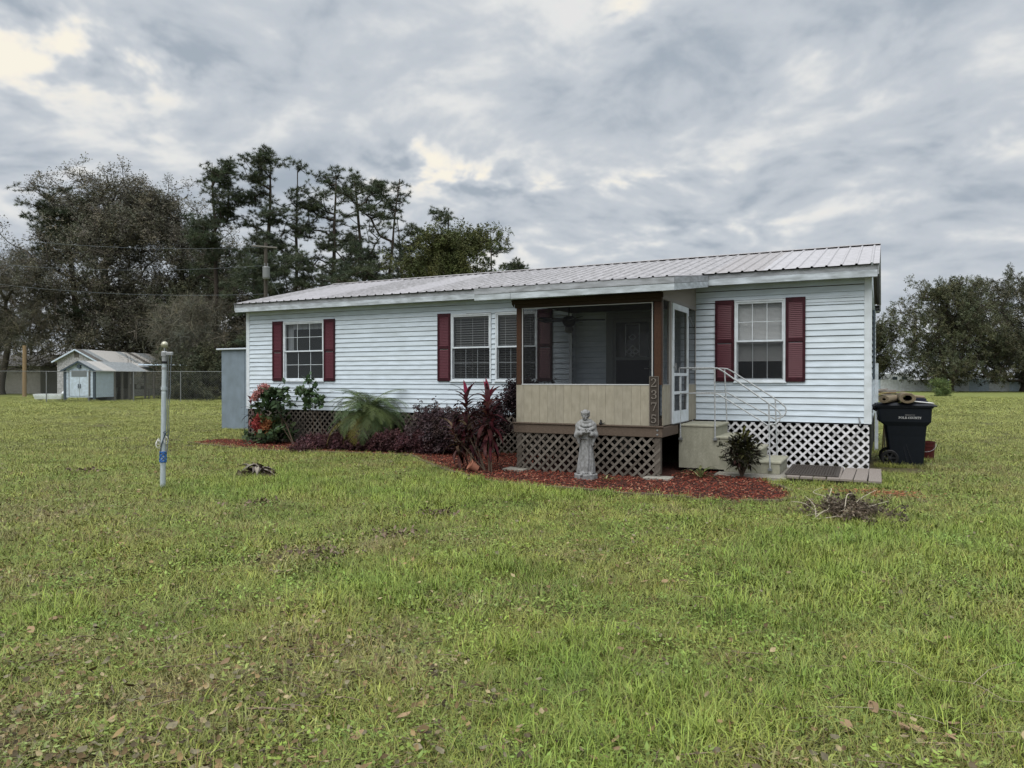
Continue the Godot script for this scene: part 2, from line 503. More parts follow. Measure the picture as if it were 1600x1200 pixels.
# ---------------------------------------------------------------- ground
const PATCHES := [   # x, z, radius, dryness of worn places in the lawn
	[-2.2, -3.4, 1.0, 0.8], [-1.2, -4.4, 0.8, 0.55], [-3.4, -4.9, 1.0, 0.5], [-1.82, -6.6, 0.45, 0.9], [-1.24, -7.1, 0.35, 0.6], [-5.5, -8.3, 1.5, 0.75], [-7.6, -9.4, 1.6, 0.5],
	[-2.9, -8.5, 1.3, 0.35], [0.3, -3.3, 0.5, 0.6], [1.3, -3.1, 0.5, 0.5], [0.9, -4.2, 0.5, 0.4], [2.1, -6.4, 0.3, 0.5], [1.6, -4.7, 0.35, 0.6], [-0.6, -4.0, 0.4, 0.5], [3.9, -8.7, 0.7, 0.6],
	[-9.0, -12.5, 1.2, 0.35], [-17.0, -26.0, 2.0, 0.5], [8.0, -13.0, 1.5, 0.4], [-2.3, -13.7, 0.35, 0.5], [5.4, -9.7, 0.6, 0.8], [1.9, -3.7, 0.4, 0.6],
	[-19.6, -31.8, 0.7, 0.9], [-18.4, -32.2, 0.6, 0.9], [-17.2, -32.8, 0.6, 0.9], [-16.0, -33.6, 0.6, 0.9], [-14.9, -34.6, 0.6, 0.8], [-21.5, -28.5, 0.8, 0.9], [-4.1, -5.9, 0.5, 0.5], [-0.2, -5.2, 0.3, 0.5], [2.9, -5.6, 0.35, 0.5]]
const LUSH := [[-1.1, -5.6, 0.55], [-3.2, -4.9, 0.4], [0.2, -4.4, 0.5], [0.8, -3.5, 0.6], [2.0, -3.6, 0.5], [1.8, -5.2, 0.8], [5.0, -7.4, 1.2], [2.8, -4.2, 0.6], [-0.2, -6.2, 0.6], [-3.4, -11.0, 1.5], [0.1, -3.1, 0.4], [3.2, -6.6, 1.0], [-0.4, -10.3, 1.5]]

func dryness(x: float, z: float) -> float:
	var d := 0.24 + 0.30 * macro.get_noise_2d(x, z) + 0.40 * macro2.get_noise_2d(x, z) + 0.25 * macro2.get_noise_2d(x * 2.7 + 5.0, z * 2.7)
	for q in PATCHES:
		var r2: float = (Vector2(x - q[0], z - q[1])).length_squared() / (q[2] * q[2])
		if r2 < 4.0: d += q[3] * 0.62 * exp(-r2) * (0.75 + 1.2 * macro2.get_noise_2d(x * 1.7 + 3.0, z * 1.7))
	for q in LUSH:
		var r2: float = (Vector2(x - q[0], z - q[1])).length_squared() / (q[2] * q[2])
		if r2 < 4.0: d -= 0.45 * exp(-r2)
	return clampf(d, 0.0, 1.0)

func lushness(x: float, z: float) -> float:
	var d := 0.0
	for q in LUSH:
		var r2: float = (Vector2(x - q[0], z - q[1])).length_squared() / (q[2] * q[2])
		if r2 < 4.0: d += exp(-r2)
	return clampf(d + 0.5 * macro.get_noise_2d(x * 1.6 + 50.0, z * 1.6), 0.0, 1.0)

func height_at(x: float, z: float) -> float:
	var u := to_uv(Vector3(x, 0, z))
	if u.x > -1.5 and u.x < 16.5 and u.y < 5.5 and u.y > -9.0: return 0.0
	return 0.035 * macro.get_noise_2d(x * 0.8 + 11.0, z * 0.8) * clampf((Vector2(x, z).length() - 1.0) * 0.5, 0.0, 1.0)

func axis(list: Array) -> PackedFloat32Array:      # [from, to, step] runs
	var a := PackedFloat32Array()
	for q in list:
		var t: float = q[0]
		while t < q[1] - 0.001:
			a.append(t)
			t += q[2]
	a.append(list[-1][1])
	return a

func ground_and_bed() -> void:
	var xs := axis([[-600.0, -120.0, 60.0], [-120.0, -40.0, 8.0], [-40.0, -12.0, 1.0], [-12.0, 12.0, 0.25], [12.0, 40.0, 1.0], [40.0, 120.0, 8.0], [120.0, 600.0, 60.0]])
	var zs := axis([[-900.0, -160.0, 74.0], [-160.0, -60.0, 5.0], [-60.0, -20.0, 1.0], [-20.0, 1.0, 0.25], [1.0, 41.0, 4.0], [41.0, 300.0, 37.0]])
	var v := PackedVector3Array(); var n := PackedVector3Array(); var c := PackedColorArray(); var ix := PackedInt32Array()
	for z in zs:
		for x in xs:
			v.append(Vector3(x, height_at(x, z), z)); n.append(Vector3.UP)
			var d := dryness(x, z)
			var far := smoothstep(18.0, 70.0, Vector2(x, z).length())
			var col := Color(0.10, 0.09, 0.045).lerp(Color(0.19, 0.145, 0.085), smoothstep(0.4, 0.9, d))
			col = col.lerp(Color(0.205, 0.235, 0.07), far * (1.0 - smoothstep(0.75, 1.0, d)))
			if d > 0.85: col = col.lerp(Color(0.34, 0.31, 0.24), far)
			c.append(col)
	var w := xs.size()
	for j in zs.size() - 1:
		for i in w - 1:
			var a := j * w + i
			ix.append_array([a, a + 1, a + w, a + 1, a + w + 1, a + w])
	var arr := []
	arr.resize(Mesh.ARRAY_MAX)
	arr[Mesh.ARRAY_VERTEX] = v; arr[Mesh.ARRAY_NORMAL] = n; arr[Mesh.ARRAY_COLOR] = c; arr[Mesh.ARRAY_INDEX] = ix
	var am := ArrayMesh.new()
	am.add_surface_from_arrays(Mesh.PRIMITIVE_TRIANGLES, arr)
	var gm := mat(Color(1, 1, 1), 0.95, noise_tex(0.03, 31, lin(0.55, 0.55, 0.5), Color(1, 1, 1), 6, 1024), Vector3(0.45, 0.45, 0.45), bump_tex(0.06, 32, 6.0, 5), 1.0)
	gm.vertex_color_use_as_albedo = true
	am.surface_set_material(0, gm)
	var g := inst("ground", am, self)
	g.set_meta("kind", "structure")
	# the mulch bed along the front of the house and round the porch
	var poly := bed.duplicate()
	poly.append(Vector2(13.0, 0.02)); poly.append(Vector2(-0.9, 0.02))
	var b := Geo.new()
	var ti := Geometry2D.triangulate_polygon(poly)
	for i in range(0, ti.size(), 3):
		var p: PackedVector3Array = []
		for k in 3:
			var q := poly[ti[i + k]]
			p.append(loc(q.x, 0.022, q.y))
		if (p[1] - p[0]).cross(p[2] - p[0]).y > 0: b.tri(p[0], p[1], p[2])
		else: b.tri(p[0], p[2], p[1])
	structure("mulch_bed", b, mat(lin(0.085, 0.030, 0.022), 0.95, noise_tex(0.06, 41, lin(0.35, 0.3, 0.3), Color(1, 1, 1), 5), Vector3(1.2, 1.2, 1.2), bump_tex(0.1, 42, 8.0), 1.0))
	# loose chips of red mulch
	var chip := Geo.new()
	chip.bevel_box(Transform3D(), Vector3(0.038, 0.008, 0.013), 0.003)
	var r := rnd(401)
	var ts: Array[Transform3D] = []
	var cs := PackedColorArray()
	while ts.size() < 15000:
		var u := r.randf_range(-0.8, 13.6); var vv := r.randf_range(0.05, 4.3)
		var out := false
		if not Geometry2D.is_point_in_polygon(Vector2(u, vv), poly):
			if r.randf() > 0.02: continue
			out = true
		if u > 8.9 and u < 11.55 and vv < 2.45: continue
		var bas := Basis.from_euler(Vector3(r.randf_range(-0.5, 0.5), r.randf() * TAU, r.randf_range(-0.5, 0.5))) * Basis.from_scale(Vector3(r.randf_range(0.5, 1.4), r.randf_range(0.6, 1.5), r.randf_range(0.5, 1.5)))
		if out and (Vector2(u, vv) - Vector2(13.9, 4.0)).length() > 1.2 and r.randf() < 0.5: continue
		ts.append(Transform3D(bas, loc(u, 0.03 + r.randf() * 0.015, vv)))
		var k := r.randf_range(0.55, 1.35)
		var col := Color(0.175 * k, 0.046 * k, 0.029 * k)
		var q := r.randf()
		if q < 0.10: col = Color(0.33 * k, 0.17 * k, 0.11 * k)
		elif q < 0.35: col = Color(0.065 * k, 0.032 * k, 0.024 * k)
		cs.append(col)
	for i in 260:          # a scatter of paler orange chips beside the walkway
		var u := r.randfn(14.55, 0.28); var vv := r.randfn(2.55, 0.16)
		ts.append(Transform3D(Basis.from_euler(Vector3(r.randf_range(-0.4, 0.4), r.randf() * TAU, 0)), loc(u, 0.03 + r.randf() * 0.03, vv)))
		var k := r.randf_range(0.7, 1.3)
		cs.append(Color(0.30 * k, 0.13 * k, 0.07 * k))
	many("mulch_chips", chip.mesh(M.dry), ts, cs, self)
	# low wooden edging between the lawn and the bed
	var e := thing("garden_edging", "low weathered timber edging strip between the lawn and the red mulch bed", "edging")
	for i in bed.size() - 1:
		var a := loc(bed[i].x, 0, bed[i].y); var d := loc(bed[i + 1].x, 0, bed[i + 1].y)
		var len := a.distance_to(d)
		var t := Transform3D(Basis.looking_at(d - a), (a + d) * 0.5 + Vector3(0, 0.012 + r.randf_range(-0.014, 0.012), 0))
		t.basis = t.basis * Basis.from_euler(Vector3(r.randf_range(-0.01, 0.01), 0, r.randf_range(-0.12, 0.12)))
		var eg := Geo.new()
		eg.bevel_box(Transform3D(), Vector3(0.045, 0.075, len + 0.01), 0.006)
		part("plank", eg, M.edging, e, t)

# ---------------------------------------------------------------- the house
const ROWS := 23
const Y0 := 0.835
const Y1 := 3.315
const OPENINGS := [[1.235, 2.555, 1.55, 3.02], [6.13, 7.145, 1.55, 3.02], [7.235, 8.235, 1.55, 3.02], [8.98, 11.2, 0.80, 2.93], [12.185, 13.075, 1.545, 3.03]]

func clapboard(u0: float, u1: float, ya: float, yb: float, y0: float, y1: float) -> Geo:
	# one lap from height ya to yb of a course that runs from y0 to y1: thick at its foot, thin at its head, hooked over the one below
	var g := Geo.new()
	var zt := func(y: float) -> float: return lerpf(0.024, 0.004, (y - y0) / (y1 - y0))
	if ya <= y0 + 0.001: ya += 0.0075      # the dark groove under each lap
	var za: float = zt.call(ya); var zb: float = zt.call(yb)
	g.quad(Vector3(u0, ya, za), Vector3(u1, ya, za), Vector3(u1, yb, zb), Vector3(u0, yb, zb))
	g.quad(Vector3(u0, ya, -0.004), Vector3(u1, ya, -0.004), Vector3(u1, ya, za), Vector3(u0, ya, za))
	g.quad(Vector3(u0, ya, -0.004), Vector3(u0, ya, za), Vector3(u0, yb, zb), Vector3(u0, yb, -0.004))
	g.quad(Vector3(u1, ya, za), Vector3(u1, ya, -0.004), Vector3(u1, yb, -0.004), Vector3(u1, yb, zb))
	g.quad(Vector3(u1, ya, -0.004), Vector3(u0, ya, -0.004), Vector3(u0, yb, -0.004), Vector3(u1, yb, -0.004))
	g.quad(Vector3(u0, yb, zb), Vector3(u1, yb, zb), Vector3(u1, yb, -0.004), Vector3(u0, yb, -0.004))
	return g

func lattice(parent: Node, called: String, u0: float, u1: float, y0: float, y1: float, z: float, mats: Array, seed_: int, t := Transform3D()) -> void:
	var r := rnd(seed_)
	var rect := PackedVector2Array([Vector2(u0, y0), Vector2(u1, y0), Vector2(u1, y1), Vector2(u0, y1)])
	var pitch := 0.1535
	var hw := 0.019
	for layer in 2:
		var s := 1.0 if layer == 0 else -1.0
		var x := u0 - (y1 - y0) - 0.05
		while x < u1 + (y1 - y0) + 0.05:
			var a := Vector2(x, y0 if s > 0 else y1)
			x += pitch
			var d := Vector2(1, s).normalized()
			var o := Vector2(-d.y, d.x) * hw
			a -= d * 0.1
			var b := a + d * ((y1 - y0) * 1.4143 + 0.2)
			var strip := PackedVector2Array([a - o, b - o, b + o, a + o])
			for p in Geometry2D.intersect_polygons(strip, rect):
				var g := Geo.new()
				var zz := z + (0.008 if layer == 0 else 0.0)
				g.prism(p, zz - 0.0035, zz + 0.0035)
				part(called, g, mats[r.randi() % mats.size()], parent, t)

func louvres(w: float, h: float) -> Geo:
	var g := Geo.new()
	var y := 0.0
	while y < h - 0.02:
		g.quad(Vector3(0, y, 0.012), Vector3(w, y, 0.012), Vector3(w, y + 0.034, -0.002), Vector3(0, y + 0.034, -0.002))
		g.quad(Vector3(0, y, -0.004), Vector3(w, y, -0.004), Vector3(w, y, 0.012), Vector3(0, y, 0.012))
		y += 0.034
	return g

func shutter(h: Node, u0: float, u1: float) -> void:
	var g := Geo.new()
	var y0 := 1.55; var y1 := 3.04; var s := 0.045
	g.bevel_box(Transform3D(Basis(), Vector3(u0 + s * 0.5, (y0 + y1) * 0.5, 0.035)), Vector3(s, y1 - y0, 0.034), 0.004)
	g.bevel_box(Transform3D(Basis(), Vector3(u1 - s * 0.5, (y0 + y1) * 0.5, 0.035)), Vector3(s, y1 - y0, 0.034), 0.004)
	for q in [[y0, y0 + 0.08], [(y0 + y1) * 0.5 - 0.035, (y0 + y1) * 0.5 + 0.035], [y1 - 0.075, y1]]:
		g.box(Vector3(u0 + s, q[0], 0.02), Vector3(u1 - s, q[1], 0.049))
	g.box(Vector3(u0 + s, y0, 0.018), Vector3(u1 - s, y1, 0.021))
	var o := part("shutter", g, M.maroon, h)
	for q in [[y0 + 0.08, (y0 + y1) * 0.5 - 0.035], [(y0 + y1) * 0.5 + 0.035, y1 - 0.075]]:
		var l := part("louvers", louvres(u1 - u0 - 2 * s, q[1] - q[0]), M.maroon_dark, o, Transform3D(Basis(), Vector3(u0 + s, q[0], 0.031)))
		l.set_meta("kind", "stuff")

func window(h: Node, u0: float, u1: float, y0: float, y1: float, kind: String) -> void:
	var f := Geo.new()
	var b := 0.036
	for q in [[u0, u0 + b, y0, y1], [u1 - b, u1, y0, y1], [u0 + b, u1 - b, y0, y0 + b], [u0 + b, u1 - b, y1 - b, y1]]:
		f.bevel_box(Transform3D(Basis(), Vector3((q[0] + q[1]) * 0.5, (q[2] + q[3]) * 0.5, -0.015)), Vector3(q[1] - q[0], q[3] - q[2], 0.09), 0.004)
	var o := part("window", f, M.trim, h)
	var si := Geo.new()
	si.bevel_box(Transform3D(Basis(), Vector3((u0 + u1) * 0.5, y0 - 0.012, 0.02)), Vector3(u1 - u0 + 0.03, 0.028, 0.06), 0.004)
	part("sill", si, M.trim, o)
	var ym := (y0 + y1) * 0.5
	var i0 := u0 + b; var i1 := u1 - b; var j0 := y0 + b; var j1 := y1 - b
	# upper sash outside, lower sash further in
	for s in 2:
		var z := 0.005 if s == 0 else -0.030
		var a := ym - 0.018 if s == 0 else j0
		var d := j1 if s == 0 else ym + 0.018
		var g := Geo.new()
		var k := 0.026
		for q in [[i0, i0 + k, a, d], [i1 - k, i1, a, d], [i0 + k, i1 - k, a, a + k], [i0 + k, i1 - k, d - k, d]]:
			g.box(Vector3(q[0], q[2], z - 0.015), Vector3(q[1], q[3], z + 0.013))
		part("sash", g, M.trim, o)
		var pn := gbox(Vector3(i0 + k, a + k, z - 0.002), Vector3(i1 - k, d - k, z + 0.002))
		part("pane", pn, M.glass, o)
		if s == 1 and kind != "plain":
			part("insect_screen", gbox(Vector3(i0 + 0.004, j0 + 0.004, 0.0135), Vector3(i1 - 0.004, ym - 0.022, 0.0145)), M.screen, o)
		if kind == "wood" and s == 0: continue
		var m := Geo.new()
		var e := 0.0052
		for c in 2:
			var u := lerpf(i0 + k, i1 - k, (c + 1) / 3.0)
			m.box(Vector3(u - e, a + k, z + 0.003), Vector3(u + e, d - k, z + 0.009))
		if kind != "mini" or s == 0: m.box(Vector3(i0 + k, (a + d) * 0.5 - e, z + 0.004), Vector3(i1 - k, (a + d) * 0.5 + e, z + 0.010))
		part("muntin", m, M.trim, o)
	if kind == "wood":
		var g := Geo.new()
		var y := j0 + 0.02
		while y < j1 - 0.05:
			g.obox(Transform3D(Basis(Vector3.RIGHT, 0.42), Vector3((i0 + i1) * 0.5, y, -0.10)), Vector3(i1 - i0 - 0.03, 0.004, 0.052))
			y += 0.052
		g.box(Vector3(i0 + 0.01, j1 - 0.06, -0.13), Vector3(i1 - 0.01, j1, -0.07))
		part("blind", g, M.wood_blind, o).set_meta("kind", "stuff")
		var cd := Geo.new()
		for q in [0.18, 0.5, 0.82]:
			var u := lerpf(i0, i1, q)
			cd.box(Vector3(u - 0.0022, j0, -0.070), Vector3(u + 0.0022, j1 - 0.06, -0.066))
		part("cord", cd, M.blind, o)
	elif kind == "mini":
		var g := Geo.new()
		var y := j0 + 0.36
		while y < j1 - 0.04:
			g.obox(Transform3D(Basis(Vector3.RIGHT, 1.05), Vector3((i0 + i1) * 0.5, y, -0.085)), Vector3(i1 - i0 - 0.01, 0.002, 0.026))
			y += 0.0225
		g.box(Vector3(i0 + 0.005, j0 + 0.335, -0.10), Vector3(i1 - 0.005, j0 + 0.355, -0.07))
		g.box(Vector3(i0 + 0.005, j1 - 0.035, -0.10), Vector3(i1 - 0.005, j1, -0.065))
		part("blind", g, M.blind, o).set_meta("kind", "stuff")
	else:
		var g := Geo.new()
		for k in 7:
			var x := i0 + 0.02 + k * 0.024
			g.box(Vector3(x, ym, -0.12 - 0.012 * (k % 2)), Vector3(x + 0.023, j1, -0.105 - 0.012 * (k % 2)))
		for k in 11:
			var x := i0 + 0.19 + k * 0.09
			if x + 0.088 < i1: g.box(Vector3(x, j1 - 0.15, -0.12 - 0.012 * (k % 2)), Vector3(x + 0.088, j1, -0.105 - 0.012 * (k % 2)))
		part("curtain", g, M.curtain, o)

func roof_panel(w: float, ribs: int, length: float, rise: float) -> Geo:
	# sheet with trapezoid ribs; x across, runs from (y 0, z 0) at the eave to (y rise, z -length) at the ridge
	var prof := PackedVector2Array()
	prof.append(Vector2(0, 0))
	for i in ribs:
		var c := w * (i + 0.5) / ribs
		for q in [[-0.026, 0.0], [-0.011, 0.021], [0.011, 0.021], [0.026, 0.0]]:
			prof.append(Vector2(c + q[0], q[1]))
	prof.append(Vector2(w, 0))
	var g := Geo.new()
	var up := Vector3(0, length, rise).normalized()
	for i in prof.size() - 1:
		var a := prof[i]; var b := prof[i + 1]
		var A := Vector3(a.x, 0, 0) + up * a.y; var B := Vector3(b.x, 0, 0) + up * b.y
		var top := Vector3(0, rise, -length)
		g.quad(A, B, B + top, A + top)
		var th := -up * 0.0015
		g.quad(B + th, A + th, A + top + th, B + top + th)
		g.quad(A + th, B + th, B, A)
	return g

func house() -> void:
	var h := thing("mobile_home", "long white sided mobile home with maroon shutters and ribbed metal roof", "mobile home", house_frame())
	var W := 14.42; var DP := 7.0
	var r := rnd(11)
	var rh := (Y1 - Y0) / ROWS
	var sm := [M.siding, M.siding, M.siding2, M.siding3]
	# front wall, course by course, cut round windows and the recess of the entry
	for i in ROWS:
		var ya := Y0 + i * rh; var yb := ya + rh
		var cuts := [ya, yb]
		for o in OPENINGS:
			for e in [o[2], o[3]]:
				if e > ya + 0.004 and e < yb - 0.004: cuts.append(e)
		cuts.sort()
		for k in cuts.size() - 1:
			var lo: float = cuts[k]; var hi: float = cuts[k + 1]
			if hi - lo < 0.003: continue
			var u := 0.09
			var segs := []
			for o in OPENINGS:
				if (lo + hi) * 0.5 > o[2] and (lo + hi) * 0.5 < o[3]:
					segs.append([u, o[0]]); u = o[1]
			segs.append([u, W - 0.09])
			for s in segs:
				var a: float = s[0]
				while a < s[1] - 0.01:      # boards come about 3.7 m long
					var b: float = minf(s[1], a + (3.66 if s[1] - a > 4.6 else 9.0) - (0.9 if i % 2 == 0 and a == s[0] else 0.0))
					part("siding_board", clapboard(a + 0.0008, b - 0.0008, lo, hi, ya, yb), sm[r.randi() % 4], h, Transform3D(Basis(Vector3(0, 0, 1), r.randf_range(-0.0004, 0.0004)), Vector3(0, r.randf_range(-0.0016, 0.0016), r.randf_range(0, 0.002))))
					a = b
	# right end wall
	var te := Transform3D(Basis(Vector3(0, 0, -1), Vector3.UP, Vector3(1, 0, 0)), Vector3(W, 0, 0))
	for i in ROWS:
		part("siding_board", clapboard(0.09, DP - 0.09, Y0 + i * rh, Y0 + (i + 1) * rh, Y0 + i * rh, Y0 + (i + 1) * rh), sm[r.randi() % 4], h, te)
	for q in [[W, 0.0], [0.0, 0.0], [W, -DP], [0.0, -DP]]:
		var g := Geo.new()
		var su := 1.0 if q[0] > 1 else -1.0
		var sv := 1.0 if q[1] > -1 else -1.0
		g.box(Vector3(minf(q[0], q[0] - su * 0.09), Y0, q[1] + (0.006 if sv > 0 else -0.024)), Vector3(maxf(q[0], q[0] - su * 0.09) + (0.0), Y1, q[1] + (0.024 if sv > 0 else -0.006)))
		g.box(Vector3(q[0] + (0.001 if su > 0 else -0.024), Y0, q[1] - sv * 0.09 if sv > 0 else q[1] - 0.024), Vector3(q[0] + (0.024 if su > 0 else -0.001), Y1, q[1] + 0.024 if sv > 0 else q[1] + 0.09))
		part("corner_trim", g, M.trim, h)
	# the shell behind the siding: walls with openings, back, floor, ceiling
	var s := Geo.new()
	var us := [0.0]
	for o in OPENINGS:
		us.append(o[0]); us.append(o[1])
	us.append(W)
	for i in range(0, us.size(), 2):
		s.box(Vector3(us[i], Y0, -0.10), Vector3(us[i + 1], Y1, -0.005))
	for o in OPENINGS:
		s.box(Vector3(o[0], o[3], -0.10), Vector3(o[1], Y1, -0.005))
		if o[2] > 1.0: s.box(Vector3(o[0], Y0, -0.10), Vector3(o[1], o[2], -0.005))
	s.box(Vector3(0, Y0, -DP), Vector3(W, Y1, -DP + 0.1))
	s.box(Vector3(0, Y0, -DP + 0.1), Vector3(0.1, Y1, -0.1))
	s.box(Vector3(W - 0.1, Y0, -DP + 0.1), Vector3(W - 0.005, Y1, -0.1))
	s.box(Vector3(0.1, Y0 - 0.02, -DP + 0.1), Vector3(W - 0.1, Y0 + 0.06, -0.1))
	s.box(Vector3(0.1, Y1 - 0.05, -DP + 0.1), Vector3(W - 0.1, Y1, -0.1))
	for u in [4.4, 8.0, 11.75]: s.box(Vector3(u, Y0 + 0.06, -DP + 0.1), Vector3(u + 0.1, Y1 - 0.05, -1.0))
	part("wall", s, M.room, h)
	# recess of the entry, with its own siding
	var re := Geo.new()
	re.box(Vector3(8.98, 0.84, -0.32), Vector3(11.2, 2.94, -0.221))
	re.box(Vector3(8.90, 0.84, -0.32), Vector3(8.98, 2.94, -0.005))
	re.box(Vector3(11.2, 0.84, -0.32), Vector3(11.28, 2.94, -0.005))
	re.box(Vector3(8.90, 2.94, -0.32), Vector3(11.28, 2.99, -0.005))
	part("recess", re, M.siding2, h)
	for i in ROWS - 4:
		var ya := Y0 + i * rh + 0.01
		for q in [[8.985, 9.66], [10.76, 11.195]]:
			part("siding_board", clapboard(q[0], q[1], ya, ya + rh, ya, ya + rh), sm[r.randi() % 4], h, Transform3D(Basis(), Vector3(0, 0, -0.215)))
	var ct := gbox(Vector3(8.93, 0.85, 0.004), Vector3(8.995, 2.93, 0.03))
	part("corner_trim", ct, M.trim, h)
	# entry door with leaded glass behind a storm door
	var d := Geo.new()
	for q in [[9.66, 9.80, 0.85, 2.92], [10.60, 10.74, 0.85, 2.92], [9.80, 10.60, 2.80, 2.92]]:
		d.box(Vector3(q[0], q[2], -0.22), Vector3(q[1], q[3], -0.165))
	for q in [[9.80, 9.86, 0.88, 2.79], [10.54, 10.60, 0.88, 2.79], [9.86, 10.54, 2.72, 2.79], [9.86, 10.54, 1.97, 2.03], [9.86, 10.54, 0.88, 1.12]]:
		d.box(Vector3(q[0], q[2], -0.20), Vector3(q[1], q[3], -0.180))
	var door := part("entry_door", d, mat(lin(0.20, 0.22, 0.23), 0.5), h)
	part("door_slab", gbox(Vector3(9.80, 0.86, -0.2205), Vector3(10.60, 2.80, -0.205)), mat(lin(0.085, 0.095, 0.105), 0.45), door)
	part("lower_panel", gbox(Vector3(9.86, 1.12, -0.197), Vector3(10.54, 1.97, -0.188)), mat(lin(0.03, 0.033, 0.05), 0.35), door)
	part("pane", gbox(Vector3(9.86, 2.03, -0.195), Vector3(10.54, 2.72, -0.190)), M.glass, door)
	var ld := Geo.new()
	for c in [[10.20, 2.42, 0.075], [10.20, 2.21, 0.06], [10.13, 2.14, 0.06], [10.27, 2.14, 0.06], [10.20, 2.08, 0.05]]:
		for k in 4:
			var a0 := Vector3(c[0] + c[2] * cos(k * PI / 2), c[1] + c[2] * sin(k * PI / 2) * 0.8, -0.186)
			var a1 := Vector3(c[0] + c[2] * cos((k + 1) * PI / 2), c[1] + c[2] * sin((k + 1) * PI / 2) * 0.8, -0.186)
			ld.rod(a0, a1, 0.009, 4)
	for x in [10.06, 10.34]: ld.rod(Vector3(x, 2.06, -0.186), Vector3(x, 2.68, -0.186), 0.008, 4)
	ld.rod(Vector3(10.06, 2.68, -0.186), Vector3(10.34, 2.68, -0.186), 0.005, 4)
	part("leaded_glass", ld, M.trim, door)
	var hd := Geo.new()
	hd.rod(Vector3(10.56, 1.80, -0.18), Vector3(10.56, 1.80, -0.12), 0.012)
	hd.rod(Vector3(10.57, 1.80, -0.12), Vector3(10.46, 1.80, -0.12), 0.01)
	part("handle", hd, M.steel, door)
	# windows and shutters
	window(h, 1.24, 2.55, 1.555, 3.015, "plain")
	window(h, 6.135, 7.14, 1.555, 3.015, "wood")
	window(h, 7.24, 8.23, 1.555, 3.015, "wood")
	window(h, 12.19, 13.07, 1.55, 3.025, "mini")
	for q in [[0.895, 1.235], [2.555, 2.895], [5.80, 6.13], [8.235, 8.565], [11.845, 12.185], [13.075, 13.40]]: shutter(h, q[0], q[1])
	# roof: panels on both slopes, ridge cap, fascia and soffit
	var run := DP * 0.5 + 0.35
	var rise := 0.93
	var ov := 0.14
	var pw := (W + 2 * ov) / 16.0
	var rp := roof_panel(pw, 4, run, rise)
	var meshes := [rp.mesh(M.roof), rp.mesh(M.roof2), rp.mesh(M.roof3)]
	for i in 16:
		inst("roof_panel", meshes[r.randi() % 3], h, Transform3D(Basis.from_euler(Vector3(r.randf_range(-0.0007, 0.0007), 0, 0)), Vector3(-ov + i * pw, 3.50, 0.35)))
		inst("roof_panel", meshes[r.randi() % 3], h, Transform3D(Basis(Vector3.UP, PI), Vector3(-ov + (i + 1) * pw, 3.50, -DP - 0.35)))
	var rc := Geo.new()
	var zr := -DP * 0.5
	var yr := 3.50 + rise + 0.024
	for sd in [1.0, -1.0]:
		var a := Vector3(-ov, yr + 0.01, zr); var b := Vector3(W + ov, yr + 0.01, zr)
		var lo := Vector3(0, -0.045, 0.17 * sd)
		if sd > 0: rc.quad(a + lo, b + lo, b, a)
		else: rc.quad(b + lo, a + lo, a, b)
	part("ridge_cap", rc, M.roof2, h)
	for sd in [1.0, -1.0]:
		var z := 0.30 if sd > 0 else -DP - 0.30
		var f := Geo.new()
		f.bevel_box(Transform3D(Basis(), Vector3(W * 0.5, 3.345, z)), Vector3(W + 0.22, 0.115, 0.024), 0.004)
		part("fascia", f, M.fascia, h)
		var dr := Geo.new()
		dr.bevel_box(Transform3D(Basis(), Vector3(W * 0.5, 3.447, z - sd * 0.006)), Vector3(W + 0.21, 0.085, 0.016), 0.003)
		part("drip_edge", dr, M.drip, h)
		var sf := gbox(Vector3(-0.1, 3.317, minf(z, -0.005 if sd > 0 else -DP)), Vector3(W + 0.1, 3.327, maxf(z - 0.013 * sd, -0.005 if sd > 0 else -DP)))
		part("soffit", sf, M.fascia, h)
	for u in [-0.12, W + 0.12]:       # rake boards up the gable ends
		for sd in [1.0, -1.0]:
			var g := Geo.new()
			var z0 := 0.31 if sd > 0 else -DP - 0.31
			var k := 0.93 / 3.85
			g.prism(PackedVector2Array([Vector2(z0, 3.33), Vector2(z0, 3.49), Vector2(-DP * 0.5, 3.49 + absf(z0 + DP * 0.5) * k), Vector2(-DP * 0.5, 3.33 + absf(z0 + DP * 0.5) * k)]), -0.012, 0.012, Transform3D(Basis(Vector3(0, 0, 1), Vector3.UP, Vector3(-1, 0, 0)), Vector3(u, 0, 0)))
			part("rake_board", g, M.drip, h)
	for u in [0.03, W - 0.03]:
		var g := Geo.new()
		g.prism(PackedVector2Array([Vector2(0.0, Y1), Vector2(-DP, Y1), Vector2(-DP * 0.5, Y1 + 0.98)]), -0.02, 0.02, Transform3D(Basis(Vector3(0, 0, 1), Vector3.UP, Vector3(-1, 0, 0)), Vector3(u, 0, 0)))
		part("gable_wall", g, M.siding, h)
	# skirting: lattice along the front, solid sheets on the other sides
	lattice(h, "lattice_slat", 0.02, 8.93, 0.02, 0.83, 0.0, [M.lattice_old, M.lattice_old2, M.lattice_old3], 21)
	lattice(h, "lattice_slat", 11.35, W - 0.01, 0.02, 0.815, 0.0, [M.lattice_white, M.lattice_white, M.lattice_white2], 22)
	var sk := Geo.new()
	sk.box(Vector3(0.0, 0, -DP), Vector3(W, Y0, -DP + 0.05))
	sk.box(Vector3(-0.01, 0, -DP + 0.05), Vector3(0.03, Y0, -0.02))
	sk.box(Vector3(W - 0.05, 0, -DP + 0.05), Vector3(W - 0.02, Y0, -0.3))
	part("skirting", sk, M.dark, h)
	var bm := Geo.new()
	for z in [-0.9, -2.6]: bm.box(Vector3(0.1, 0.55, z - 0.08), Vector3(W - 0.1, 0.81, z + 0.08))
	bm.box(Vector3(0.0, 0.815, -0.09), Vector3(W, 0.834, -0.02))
	part("floor_beam", bm, M.dark, h)
